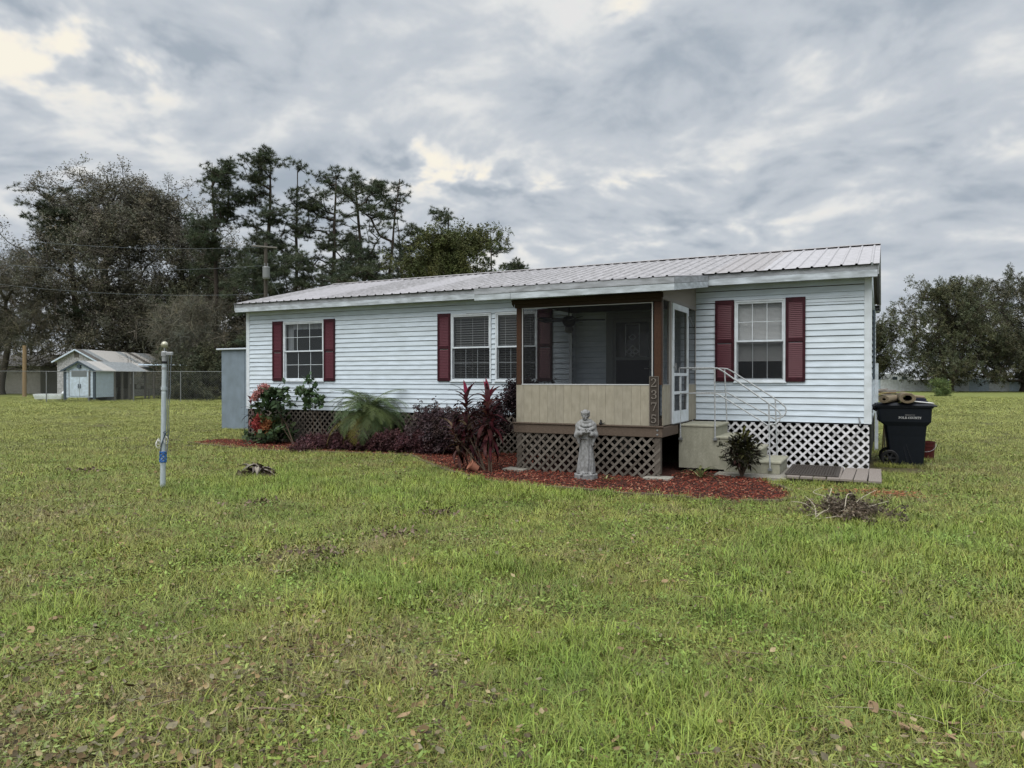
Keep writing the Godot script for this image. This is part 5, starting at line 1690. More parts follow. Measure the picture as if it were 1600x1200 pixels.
	var fl := [Vector3(-44.0, 0, -42.0), Vector3(-38.0, 0, -44.4), Vector3(-34.2, 0, -46.6), Vector3(-31.0, 0, -49.0), Vector3(-28.4, 0, -49.4), Vector3(-25.6, 0, -49.8), Vector3(-22.6, 0, -50.2), Vector3(-19.4, 0, -50.7), Vector3(-16.0, 0, -51.2)]
	var wires := Geo.new()
	for i in fl.size():
		var g := Geo.new()
		g.rod(fl[i], fl[i] + Vector3(0, 2.13, 0), 0.032, 6)
		part("post", g, M.galv, f)
		if i == 0: continue
		var a: Vector3 = fl[i - 1]; var e: Vector3 = fl[i]
		var rg := Geo.new()
		rg.rod(a + Vector3(0, 2.1, 0), e + Vector3(0, 2.1, 0), 0.019, 6)
		part("rail", rg, M.galv, f)
		var len := a.distance_to(e); var along := (e - a) / len
		var k := -2.0
		while k < len:
			for up_ in [1.0, -1.0]:
				var t0 := k; var t1 := k + 2.0
				var y0 := 0.05 if up_ > 0 else 2.05; var y1 := 2.05 if up_ > 0 else 0.05
				if t0 < 0.0:
					y0 = lerpf(y0, y1, -t0 / 2.0); t0 = 0.0
				if t1 > len:
					y1 = lerpf(y1, y0, (t1 - len) / (t1 - t0)); t1 = len
				if t1 - t0 < 0.05: continue
				var A := a + along * t0 + Vector3(0, y0, 0); var B := a + along * t1 + Vector3(0, y1, 0)
				var w := Vector3(0, 0.0035, 0)
				wires.quad(A - w, B - w, B + w, A + w)
			k += 0.16
	part("wire_mesh", wires, M.galv, f).set_meta("kind", "stuff")
	# utility pole with its transformer, and the lines
	var up := thing("utility_pole", "wooden utility pole with a pale transformer rising behind the house roof", "utility pole", Transform3D(Basis(), Vector3(-17.4, 0, -52.0)))
	var ug := Geo.new()
	ug.tube(PackedVector3Array([Vector3(0, 0, 0), Vector3(0.03, 11.2, 0)]), PackedFloat32Array([0.17, 0.12]), 10)
	part("pole", ug, M.bark_grey, up)
	var xg := Geo.new()
	xg.bevel_box(Transform3D(Basis(Vector3.UP, 0.5), Vector3(0.0, 10.9, 0.14)), Vector3(1.7, 0.10, 0.10), 0.01)
	part("crossarm", xg, M.old_post, up)
	var tg2 := Geo.new()
	tg2.lathe(PackedVector2Array([Vector2(0, 8.55), Vector2(0.22, 8.6), Vector2(0.25, 8.7), Vector2(0.25, 9.35), Vector2(0.27, 9.37), Vector2(0.24, 9.45), Vector2(0, 9.5)]), Vector3(0.18, 0, 0.38), 14)
	tg2.rod(Vector3(0.1, 9.45, 0.4), Vector3(0.08, 9.7, 0.42), 0.04)
	tg2.rod(Vector3(0.28, 9.45, 0.4), Vector3(0.3, 9.7, 0.42), 0.04)
	part("transformer", tg2, M.galv, up)
	var cdg := Geo.new()
	cdg.rod(Vector3(0.22, 4.0, 0.1), Vector3(0.22, 7.6, 0.1), 0.035)
	cdg.rod(Vector3(0.55, 4.0, 0.1), Vector3(0.55, 7.2, 0.1), 0.03)
	part("conduit", cdg, M.galv, up)
	var lines := [[Vector3(-17.4, 10.9, -52.0), Vector3(-52.0, 14.6, -58.0)], [Vector3(-17.4, 9.6, -52.0), Vector3(-52.0, 12.2, -58.0)], [Vector3(-17.4, 7.6, -52.0), Vector3(-52.0, 11.0, -58.0)], [Vector3(-17.4, 7.4, -51.9), Vector3(-9.0, 4.1, -26.0)], [Vector3(-17.3, 9.3, -52.0), Vector3(-11.0, 0.3, -46.0)]]
	for k in lines.size():
		var a: Vector3 = lines[k][0]; var e: Vector3 = lines[k][1]
		var pts := PackedVector3Array(); var rd := PackedFloat32Array()
		for i in 17:
			var t := i / 16.0
			pts.append(a.lerp(e, t) - Vector3(0, 1.0 if k < 3 else 0.2, 0) * 4.0 * t * (1.0 - t)); rd.append(0.008)
		var wgeo := Geo.new()
		wgeo.tube(pts, rd, 4)
		var o := part("power_line", wgeo, M.rope_grey, self)
		tag(o, ["topmost power line running left from the utility pole", "second power line from the top, left of the utility pole", "lowest power line crossing the dark trees left of the pole", "service drop from the utility pole down to the house roof", "slanting guy wire on the right of the utility pole"][k], "cable", "lines on the utility pole")

func far_right() -> void:
	# pale panel fence and white trailers behind it
	var f := thing("panel_fence", "long pale corrugated panel fence under the trees on the right", "fence")
	var r := rnd(91)
	var a := Vector3(43.0, 0, -96.0); var e := Vector3(84.0, 0, -92.0)
	var n := 34
	for i in n:
		var p0 := a.lerp(e, float(i) / n); var p1 := a.lerp(e, float(i + 1) / n)
		var t := Transform3D(Basis(Vector3.UP, -atan2((e - a).z, (e - a).x)), (p0 + p1) * 0.5 + Vector3(0, 0.74 + r.randf_range(-0.05, 0.05), r.randf_range(-0.02, 0.02)))
		var g := Geo.new()
		var w := p0.distance_to(p1)
		for k in 4: g.box(Vector3(-w * 0.5 + k * w / 4 + 0.01, -0.74, -0.02 - 0.02 * (k % 2)), Vector3(-w * 0.5 + (k + 1) * w / 4 - 0.005, 0.74, 0.02 - 0.02 * (k % 2)))
		part("panel", g, M.far_white if r.randf() < 0.7 else M.shed_white, f, t)
	var tr := thing("white_trailer", "long white trailer roof showing above the panel fence on the right", "trailer", Transform3D(Basis(Vector3.UP, 0.05), Vector3(52.0, 0, -104.0)))
	var tg := Geo.new()
	loft([[0.5, -4.2, 4.2, -1.3, 1.3, 0.1], [2.3, -4.2, 4.2, -1.3, 1.3, 0.1], [2.5, -4.1, 4.1, -1.1, 1.1, 0.2]], tg)
	part("body", tg, M.far_white, tr)
	for x in [-2.6, -1.0, 1.4, 2.8]: part("window", gbox(Vector3(x - 0.35, 1.3, 1.29), Vector3(x + 0.35, 1.9, 1.31)), M.navy_trim, tr)
	for x in [-0.5, 0.5]:
		var w := Geo.new()
		w.lathe(PackedVector2Array([Vector2(0, -0.1), Vector2(0.36, -0.1), Vector2(0.36, 0.1), Vector2(0, 0.1)]), Vector3(x, 0.36, 1.25), 14, Basis(Vector3.RIGHT, PI / 2))
		part("wheel", w, M.black_plastic, tr)
	for q in [[64.0, -103.0, 3.2, "white_camper", "short white camper with a rounded roof behind the panel fence"], [74.0, -101.0, 4.0, "storage_trailer", "white boxy storage trailer behind the fence at the right edge"]]:
		var o := thing(q[3], q[4], "trailer", Transform3D(Basis(), Vector3(q[0], 0, q[1])))
		var g := Geo.new()
		loft([[0.4, -q[2], q[2], -1.2, 1.2, 0.1], [1.7, -q[2], q[2], -1.2, 1.2, 0.2], [2.15, -q[2] + 0.4, q[2] - 0.4, -1.0, 1.0, 0.4]], g)
		part("body", g, M.far_white, o)
		part("window", gbox(Vector3(-0.6, 1.15, 1.19), Vector3(0.6, 1.6, 1.21)), M.navy_trim, o)
		for x in [-0.5, 0.5]:
			var w := Geo.new()
			w.lathe(PackedVector2Array([Vector2(0, -0.1), Vector2(0.36, -0.1), Vector2(0.36, 0.1), Vector2(0, 0.1)]), Vector3(x, 0.36, 1.15), 12, Basis(Vector3.RIGHT, PI / 2))
			part("wheel", w, M.black_plastic, o)
	var lp := thing("lumber_pile", "grey heap of old boards in the field behind the house and the bin", "lumber pile", Transform3D(Basis(Vector3.UP, 0.2), Vector3(28.2, 0, -56.0)))
	for k in 34:
		var g := Geo.new()
		g.bevel_box(Transform3D(), Vector3(r.randf_range(1.6, 3.4), 0.06, r.randf_range(0.12, 0.3)), 0.01)
		var lay := k / 5
		part("plank", g, [M.plank, M.plank2, M.old_post, M.tan_post][r.randi() % 4], lp, Transform3D(Basis.from_euler(Vector3(0, r.randf_range(-0.35, 0.35), r.randf_range(-0.06, 0.06))), Vector3(r.randf_range(-1.2, 0.8) * (1.0 - lay * 0.09), 0.08 + lay * 0.11, r.randf_range(-0.8, 0.8) * (1.0 - lay * 0.1))))

# ---------------------------------------------------------------- trees
var clump := {}

func leaf_quad(g: Geo, at: Vector3, dir: Vector3, side: Vector3, l: float, w: float) -> void:
	var n := dir.cross(side).normalized()
	var a := at; var m := at + dir * l * 0.5 + n * l * 0.06; var e := at + dir * l
	g.trin(a, e, m + side * w, n, n, n)
	g.trin(a, m - side * w, e, n, n, n)

func make_clump(seed_: int, rad: float, twigs: int, leaves: int, ll: float, lw: float, twig_c: Color, spread := 1.0) -> Geo:
	var g := Geo.new()
	g.tinted = true
	var r := rnd(seed_)
	var ends := []
	for k in twigs:
		var d := Vector3(r.randfn(), r.randfn() * 0.8 + 0.5, r.randfn()).normalized()
		var e := d * rad * r.randf_range(0.7, 1.15)
		g.col = twig_c
		var m := e * 0.5 + Vector3(r.randfn(), r.randfn(), r.randfn()) * rad * 0.08
		var s := d.cross(Vector3(r.randfn(), r.randfn(), r.randfn())).normalized() * 0.008 * (0.6 + rad)
		g.quad(-s, s, m + s * 0.7, m - s * 0.7)
		g.quad(m - s * 0.7, m + s * 0.7, e + s * 0.3, e - s * 0.3)
		ends.append([m, e])
		for j in 3:
			var b := m.lerp(e, r.randf())
			var e2 := b + (d + Vector3(r.randfn(), r.randfn(), r.randfn()) * 0.8).normalized() * rad * 0.45
			g.tri(b - s * 0.5, b + s * 0.5, e2)
			ends.append([b, e2])
	for k in leaves:
		var q: Array = ends[r.randi() % ends.size()] if ends.size() > 0 else [Vector3.ZERO, Vector3.UP * rad]
		var p: Vector3 = q[0].lerp(q[1], r.randf_range(0.2, 1.0)) + Vector3(r.randfn(), r.randfn(), r.randfn()) * rad * 0.12 * spread
		var d := Vector3(r.randfn(), r.randfn() * 0.7, r.randfn()).normalized()
		var s := d.cross(Vector3(r.randfn(), r.randfn(), r.randfn())).normalized()
		var t := r.randf_range(0.65, 1.4)
		g.col = Color(t * r.randf_range(0.9, 1.1), t, t * r.randf_range(0.85, 1.1))
		leaf_quad(g, p, d, s, ll * r.randf_range(0.7, 1.3), lw * r.randf_range(0.7, 1.3))
	return g

func pine_clump(seed_: int, rad: float, n: int) -> Geo:
	var g := Geo.new()
	g.tinted = true
	var r := rnd(seed_)
	g.col = Color(0.9, 0.7, 0.6)
	for k in 3:
		var d := Vector3(r.randfn(), r.randfn() * 0.5 + 0.3, r.randfn()).normalized() * rad * 0.8
		var s := d.cross(Vector3(0.3, 1, 0.2)).normalized() * 0.014
		g.quad(-s, s, d + s * 0.5, d - s * 0.5)
		for j in n / 3:
			var b := d * r.randf_range(0.35, 1.0)
			var e := (d.normalized() * 0.7 + Vector3(r.randfn(), r.randfn() + 0.2, r.randfn()) * 0.75).normalized() * r.randf_range(0.18, 0.34) * (rad / 0.5)
			var w := e.cross(Vector3(r.randfn(), r.randfn(), r.randfn())).normalized() * 0.013
			var t := r.randf_range(0.6, 1.35)
			g.col = Color(t, t, t * 0.95)
			g.tri(b - w, b + w, b + e)
		g.col = Color(0.9, 0.7, 0.6)
	return g

func make_clumps() -> void:
	clump.pine = [pine_clump(1, 0.55, 150).mesh(M.leaf_far), pine_clump(2, 0.55, 150).mesh(M.leaf_far)]
	clump.brown = [make_clump(3, 0.62, 7, 46, 0.14, 0.035, Color(1.2, 1.1, 1.0)).mesh(M.leaf_far), make_clump(4, 0.62, 7, 40, 0.14, 0.035, Color(1.2, 1.1, 1.0)).mesh(M.leaf_far)]
	clump.oak = [make_clump(5, 0.55, 5, 90, 0.15, 0.042, Color(0.9, 0.8, 0.7)).mesh(M.leaf_far), make_clump(6, 0.55, 5, 90, 0.15, 0.042, Color(0.9, 0.8, 0.7)).mesh(M.leaf_far)]
	clump.twig = [make_clump(7, 0.75, 12, 14, 0.10, 0.025, Color(1.25, 1.15, 1.05)).mesh(M.leaf_far), make_clump(8, 0.75, 12, 8, 0.10, 0.025, Color(1.25, 1.15, 1.05)).mesh(M.leaf_far)]

func tree(called: String, label: String, at: Vector3, kind: String, h: float, rad: float, base: float, seed_: int, opt := {}) -> void:
	var r := rnd(seed_)
	var t := thing(called, label, "tree", Transform3D(Basis(), at), opt.get("group", ""))
	var pine := kind == "pine"
	var lean: Vector3 = opt.get("lean", Vector3.ZERO)
	# trunk nodes
	var pos := PackedVector3Array(); var par := PackedInt32Array(); var cnt := PackedFloat32Array()
	var trunks: int = opt.get("trunks", 1)
	var top := h * (0.97 if pine else 0.62)
	var seg := 0.55
	for k in trunks:
		var off := Vector3(r.randfn(), 0, r.randfn()) * (0.0 if trunks == 1 else 0.35)
		var dir := Vector3(r.randfn() * 0.04, 1, r.randfn() * 0.04) + (Vector3.ZERO if trunks == 1 else Vector3(0.12 * (k * 2 - 1), 0, r.randfn() * 0.05))
		var p := off
		var last := -1
		var wob := Vector3.ZERO
		var y := 0.0
		while y < top:
			pos.append(p); par.append(last); cnt.append(0.0)
			last = pos.size() - 1
			wob = wob * 0.8 + Vector3(r.randfn(), 0, r.randfn()) * (0.02 if pine else 0.05)
			p += (dir + wob + lean * (y / h)) * seg
			y += seg
	var trunk_n := pos.size()
	# targets: points through the crown's volume, in clusters with gaps between
	var n: int = opt.get("n", 260)
	var tg := []
	var cl := []
	for k in int(opt.get("lobes", 22)):
		var a := r.randf() * TAU
		var yy := r.randf()
		var q: float
		if pine: q = lerpf(1.0, 0.30, pow(yy, 1.3)) * r.randf_range(0.25, 1.0)
		else: q = sqrt(maxf(0.0, 1.0 - pow(absf(yy * 2.0 - 0.85) / 1.2, 2.2))) * r.randf_range(0.35, 1.0)
		cl.append(Vector3(cos(a) * rad * q, lerpf(base, h - 0.6, yy), sin(a) * rad * q) + lean * lerpf(base, h, yy) * 0.5 * (lerpf(base, h, yy) / h))
	var cs: float = opt.get("spread", 0.24) * rad
	for k in n:
		var c: Vector3 = cl[r.randi() % cl.size()]
		var p: Vector3 = c + Vector3(r.randfn() * cs, r.randfn() * cs * (0.52 if pine else 0.62), r.randfn() * cs)
		p.y = clampf(p.y, base * 0.9, h)
		tg.append(p)
	tg.sort_custom(func(a: Vector3, b: Vector3) -> bool: return Vector2(a.x, a.z).length() + a.y * 0.15 < Vector2(b.x, b.z).length() + b.y * 0.15)
	var tips := PackedInt32Array()
	for p: Vector3 in tg:
		var best := -1; var bd := 1e9
		for i in range(0, pos.size()):
			var dv := p - pos[i]
			var dd := dv.length_squared()
			if dv.y < 0.15 * absf(dv.x): dd *= 2.0
			if dd < bd: bd = dd; best = i
		var from := pos[best]
		var dist := sqrt(p.distance_squared_to(from))
		var steps := clampi(int(dist / 0.7), 1, 5)
		var last := best
		for s in steps:
			var q := float(s + 1) / steps
			var np := from.lerp(p, q)
			if s < steps - 1: np += Vector3(r.randfn(), r.randfn() + 0.4, r.randfn()) * dist * 0.045
			pos.append(np); par.append(last); cnt.append(0.0)
			last = pos.size() - 1
		cnt[last] = 1.0
		tips.append(last)
	for i in range(pos.size() - 1, -1, -1):
		if par[i] >= 0: cnt[par[i]] += cnt[i]
	var r0: float = opt.get("r0", 0.20)
	var mx := 1.0
	for i in trunk_n: mx = maxf(mx, cnt[i])
	var g := Geo.new()
	var tk := Geo.new()
	for i in pos.size():
		var j := par[i]
		if j < 0: continue
		var ra := r0 * pow(maxf(cnt[j], 0.6) / mx, 0.42); var rb := r0 * pow(maxf(cnt[i], 0.6) / mx, 0.42)
		if i < trunk_n:
			ra = maxf(ra, r0 * (1.0 - 0.85 * pos[j].y / h)); rb = maxf(rb, r0 * (1.0 - 0.85 * pos[i].y / h))
			if pos[j].y < 0.3: ra *= 1.35
			tk.tube(PackedVector3Array([pos[j], pos[i]]), PackedFloat32Array([ra, rb]), 8, false)
		else:
			ra = minf(ra, rb * 1.6)
			g.tube(PackedVector3Array([pos[j], pos[i]]), PackedFloat32Array([maxf(ra, 0.014), maxf(rb, 0.010)]), 4, false)
	var bark: Material = M.bark if pine or opt.get("dark", false) else M.bark_grey
	part("trunk", tk, bark, t)
	part("branches", g, bark, t).set_meta("kind", "stuff")
	var kinds: Array = [clump[opt.get("clump", kind)][0], clump[opt.get("clump", kind)][1]]
	var col: Color = opt.get("color", Color(0.06, 0.055, 0.04))
	var per: float = opt.get("per", 2.5 if kind == "pine" else 2.4)
	for v in 2:
		var ts: Array[Transform3D] = []
		var cc := PackedColorArray()
		for i in tips:
			var c := int(per * 0.5 + r.randf())
			for k in c:
				var p: Vector3 = pos[i] + Vector3(r.randfn(), r.randfn() * 0.7, r.randfn()) * (0.22 if pine else 0.38) * opt.get("loose", 1.0)
				var sc := r.randf_range(0.7, 1.25) * float(opt.get("size", 1.0))
				ts.append(Transform3D(Basis.from_euler(Vector3(r.randf() * 0.8 - 0.4, r.randf() * TAU, r.randf() * 0.8 - 0.4)).scaled(Vector3(sc, sc, sc)), p))
				var b := r.randf_range(0.7, 1.3)
				cc.append(Color(col.r * b * r.randf_range(0.9, 1.12), col.g * b, col.b * b * r.randf_range(0.85, 1.1)))
		many("crown", kinds[v], ts, cc, t)

func trees() -> void:
	make_clumps()
	var pc := Color(0.075, 0.094, 0.060)
	var bc := Color(0.118, 0.114, 0.088)
	var gl := "trees beyond the sheds on the left"
	var gr := "trees along the fence on the right"
	tree("pine_tree", "leaning pine with tufted branches at the far left edge of the tree line", Vector3(-45.8, 0, -78), "pine", 22.0, 5.2, 8.0, 101, {"color": pc, "n": 240, "lobes": 20, "lean": Vector3(-0.13, 0, 0), "r0": 0.30, "size": 1.25, "group": gl})
	tree("oak_tree", "big half bare oak with fine brown twigs, highest broadleaf crown on the left", Vector3(-42.2, 0, -78), "brown", 22.8, 8.2, 3.6, 102, {"color": bc, "n": 820, "lobes": 46, "r0": 0.5, "per": 2.8, "size": 1.3, "group": gl})
	tree("oak_tree", "half bare brown oak between the biggest oak and the tall pines", Vector3(-36.4, 0, -80), "brown", 20.6, 6.4, 3.6, 103, {"color": bc * 0.95, "n": 640, "lobes": 36, "r0": 0.42, "per": 2.8, "size": 1.3, "group": gl})
	tree("pine_tree", "tall pine with a tufted top, leftmost of the high pines", Vector3(-26.5, 0, -66), "pine", 22.2, 2.9, 9.0, 104, {"color": pc, "n": 190, "lobes": 20, "group": gl})
	tree("pine_tree", "tall dense pine standing over the utility pole", Vector3(-22.4, 0, -66), "pine", 22.2, 3.0, 8.5, 105, {"color": pc, "n": 210, "lobes": 20, "group": gl})
	tree("pine_tree", "thin sparse pine just right of the utility pole", Vector3(-19.8, 0, -68), "pine", 22.2, 1.9, 8.0, 106, {"color": pc * 1.1, "n": 100, "lobes": 18, "r0": 0.16, "per": 1.8, "group": gl})
	tree("pine_tree", "pine with an open crown and a bare lower trunk over the left roof end", Vector3(-17.3, 0, -70), "pine", 21.4, 3.3, 9.0, 107, {"color": pc, "n": 170, "lobes": 16, "group": gl})
	tree("pine_tree", "widest open crowned pine with two stems above the roof", Vector3(-12.6, 0, -66), "pine", 20.4, 4.6, 7.5, 108, {"color": pc, "n": 260, "lobes": 24, "trunks": 2, "r0": 0.22, "group": gl})
	tree("pine_tree", "lower pine on the right shoulder of the widest pine", Vector3(-9.6, 0, -74), "pine", 18.2, 3.2, 7.0, 109, {"color": pc, "n": 170, "lobes": 16, "group": gl})
	tree("pine_tree", "small topped pine behind the green bushy tree, on its left", Vector3(-7.4, 0, -76), "pine", 19.6, 2.3, 8.0, 110, {"color": pc, "n": 130, "lobes": 14, "group": gl})
	tree("bushy_tree", "dense rounded olive green tree behind the middle of the roof", Vector3(-4.0, 0, -58), "oak", 13.2, 3.4, 3.0, 111, {"color": Color(0.083, 0.095, 0.037), "n": 420, "lobes": 26, "per": 3.6, "r0": 0.26, "group": gl})
	tree("pine_tree", "dark pine behind the right side of the green bushy tree", Vector3(-2.2, 0, -76), "pine", 17.4, 3.0, 5.0, 112, {"color": pc, "n": 190, "lobes": 16, "group": gl})
	tree("pine_tree", "small distant pine, last of the row on the right", Vector3(0.5, 0, -84), "pine", 15.6, 2.0, 6.0, 113, {"color": pc, "n": 100, "lobes": 10, "group": gl})
	tree("small_tree", "low thin leafy tree top just over the middle of the roof ridge", Vector3(2.0, 0, -84), "brown", 14.2, 1.8, 6.0, 131, {"color": bc, "n": 70, "lobes": 8, "r0": 0.12, "group": gl})
	tree("oak_tree", "low tangled brown tree at the left edge above the cream building", Vector3(-52.0, 0, -75), "twig", 14.0, 7.6, 2.6, 114, {"color": bc, "n": 420, "lobes": 30, "r0": 0.30, "per": 3.2, "size": 1.3, "group": gl})
	tree("dark_tree", "dark leafy tree under the tall pines, left of the utility pole", Vector3(-31.0, 0, -76), "oak", 15.4, 5.0, 1.5, 115, {"color": Color(0.073, 0.078, 0.051), "n": 320, "lobes": 20, "per": 3.0, "dark": true, "group": gl})
	tree("dark_tree", "dark green low tree directly right of the utility pole", Vector3(-20.2, 0, -62), "pine", 12.6, 3.6, 2.0, 116, {"color": pc, "n": 300, "lobes": 20, "per": 3.0, "spread": 0.3, "group": gl})
	tree("twiggy_shrub", "grey twiggy shrub rising behind the sheds near the metal shed", Vector3(-28.6, 0, -66), "twig", 8.6, 4.2, 0.6, 117, {"color": bc * 1.15, "n": 280, "lobes": 20, "r0": 0.12, "size": 1.15, "per": 3.0, "group": gl})
	tree("dark_shrub", "dark rounded bush right of the carport behind the fence", Vector3(-24.2, 0, -56.5), "oak", 4.0, 2.3, 0.2, 118, {"color": Color(0.061, 0.068, 0.041), "n": 160, "lobes": 14, "r0": 0.07, "per": 3.0, "size": 0.8, "group": gl})
	var k := 0
	for q in [[-72.0, -96.0, 12.0, 6.5], [-61.0, -94.0, 12.6, 6.5], [-47.5, -86.0, 12.0, 5.4], [-36.0, -80.0, 12.0, 5.2], [-29.5, -77.0, 11.0, 5.0], [-22.5, -78.0, 11.0, 4.6], [-16.5, -80.0, 9.5, 4.4]]:
		tree("thicket_tree", ["dark low tree behind the cream building at the left edge", "dark thicket tree above the cream building, beside the tan post", "dark thicket tree left of the larger shed, behind the tan post", "dark thicket tree rising right behind the larger shed", "dark thicket tree behind the carport and the shrub", "dark thicket tree behind the utility pole", "dark thicket tree low under the open pines"][k], Vector3(q[0], 0, q[1]), "oak", q[2], q[3], 0.8, 140 + k, {"color": Color(0.076, 0.071, 0.051), "n": 230, "lobes": 20, "per": 2.8, "size": 1.25, "dark": true, "r0": 0.25, "group": gl})
		k += 1
	tree("oak_tree", "broad dark oak with a twin trunk before the pale fence on the right", Vector3(53.4, 0, -90), "oak", 13.2, 5.8, 2.0, 121, {"color": Color(0.091, 0.100, 0.061), "n": 640, "lobes": 40, "trunks": 2, "r0": 0.30, "per": 2.1, "dark": true, "group": gr})
	tree("oak_tree", "largest dark oak at the right edge of the field", Vector3(64.0, 0, -92), "oak", 14.8, 8.6, 2.0, 122, {"color": Color(0.088, 0.093, 0.063), "n": 900, "lobes": 50, "r0": 0.42, "per": 2.5, "dark": true, "group": gr})
	tree("oak_tree", "oak half hidden behind the right end of the house", Vector3(47.6, 0, -97), "oak", 10.6, 3.4, 2.2, 123, {"color": Color(0.085, 0.095, 0.056), "n": 360, "lobes": 24, "r0": 0.25, "per": 2.2, "dark": true, "group": gr})
	tree("oak_tree", "dark oak beyond the right edge oak, mostly out of view", Vector3(75.0, 0, -94), "oak", 14.4, 6.0, 2.5, 124, {"color": Color(0.068, 0.073, 0.051), "n": 380, "lobes": 26, "r0": 0.36, "per": 2.8, "dark": true, "group": gr})
	tree("sapling", "small bright green sapling in the field left of the twin trunk oak", Vector3(39.6, 0, -68.0), "oak", 2.0, 0.75, 0.2, 125, {"color": Color(0.12, 0.165, 0.06), "n": 60, "lobes": 8, "r0": 0.03, "per": 2.0, "size": 0.55, "loose": 0.4})

# ---------------------------------------------------------------- plants of the bed
func strap(len: float, w: float, droop: float, g: Geo, at := Transform3D(), segs := 5, fold := 0.25) -> void:
	# a long leaf that leaves upwards and bends over
	var a := 0.0
	var p := Vector3.ZERO
	var prev := []
	var st := len / segs
	for i in segs + 1:
		var t := float(i) / segs
		var ww := w * sin(PI * clampf(0.18 + t * 0.82, 0.0, 1.0)) * (1.0 if t < 0.98 else 0.0)
		var n := Vector3(0, cos(a), -sin(a))
		var row := [at * (p + Vector3(-ww * 0.5, 0, 0) + n * ww * fold), at * p, at * (p + Vector3(ww * 0.5, 0, 0) + n * ww * fold), (at.basis * n).normalized()]
		if i > 0:
			g.quadn(row[0], row[1], prev[1], prev[0], row[3], row[3], prev[3], prev[3])
			g.quadn(row[1], row[2], prev[2], prev[1], row[3], row[3], prev[3], prev[3])
		prev = row
		p += Vector3(0, sin(-a), cos(a)) * st
		a += droop / segs

func leaf_meshes(specs: Array) -> Array:        # [len, width, droop, colour]
	var out := []
	for s in specs:
		var g := Geo.new()
		strap(s[0], s[1], s[2], g)
		out.append(g.mesh(mat(s[3], 0.34)))
	return out

func out_dir(az: float, el: float) -> Basis:      # z axis pointing out at that azimuth and elevation
	return Basis(Vector3.UP, az) * Basis(Vector3.RIGHT, -el)

func ti_head(t: Node3D, at: Vector3, n: int, size0: float, dark: Array, bright: Array, seed_: int, tilt := Basis()) -> void:
	var r := rnd(seed_)
	var size := size0 * 1.15
	for i in n:
		var k := float(i) / n
		var el := lerpf(-0.75, 1.35, pow(k, 0.85)) + r.randf_range(-0.12, 0.12)
		var y := lerpf(-0.42, 0.10, k) * size
		var sc := size * r.randf_range(0.75, 1.1) * lerpf(0.85, 1.0, k)
		var me: Mesh = dark[r.randi() % dark.size()] if k < 0.92 else bright[r.randi() % bright.size()]
		inst("leaf", me, t, Transform3D(tilt * out_dir(i * 2.4 + r.randf() * 0.4, el) * Basis.from_scale(Vector3(sc, sc, sc)), at + tilt * Vector3(0, y, 0)))

func cane(t: Node3D, pts: Array, ra: float, rb: float, m: Material = null) -> void:
	var g := Geo.new()
	var p := PackedVector3Array(); var q := PackedFloat32Array()
	for i in pts.size():
		p.append(pts[i]); q.append(lerpf(ra, rb, float(i) / (pts.size() - 1)))
	g.tube(p, q, 6)
	part("stem", g, m if m else M.stem, t)

func mound(t: Node3D, kind: String, c: Vector3, rx: float, ry: float, rz: float, n: int, col: Color, seed_: int, size := 0.3, shell := 0.55) -> void:
	# leaves through the volume of a bush, thicker to its outside
	var r := rnd(seed_)
	var nz := FastNoiseLite.new()
	nz.seed = seed_; nz.frequency = 1.6 / maxf(rx, ry)
	for v in 2:
		var ts: Array[Transform3D] = []
		var cs := PackedColorArray()
		var tries := 0
		while ts.size() < n / 2 and tries < n * 20:
			tries += 1
			var d := Vector3(r.randfn(), r.randfn(), r.randfn()).normalized()
			var q := pow(r.randf(), shell) * (1.0 + 0.45 * nz.get_noise_3dv(d * rx * 2.0))
			var p := c + Vector3(d.x * rx, d.y * ry, d.z * rz) * q
			if p.y < 0.03: continue
			var s := size * r.randf_range(0.7, 1.3)
			ts.append(Transform3D(Basis.from_euler(Vector3(r.randf() * 1.2 - 0.6, r.randf() * TAU, r.randf() * 1.2 - 0.6)).scaled(Vector3(s, s, s)), p))
			var b := r.randf_range(0.65, 1.4)
			cs.append(Color(col.r * b * r.randf_range(0.88, 1.12), col.g * b, col.b * b * r.randf_range(0.88, 1.12)))
		many("foliage", clump[kind][v], ts, cs, t)

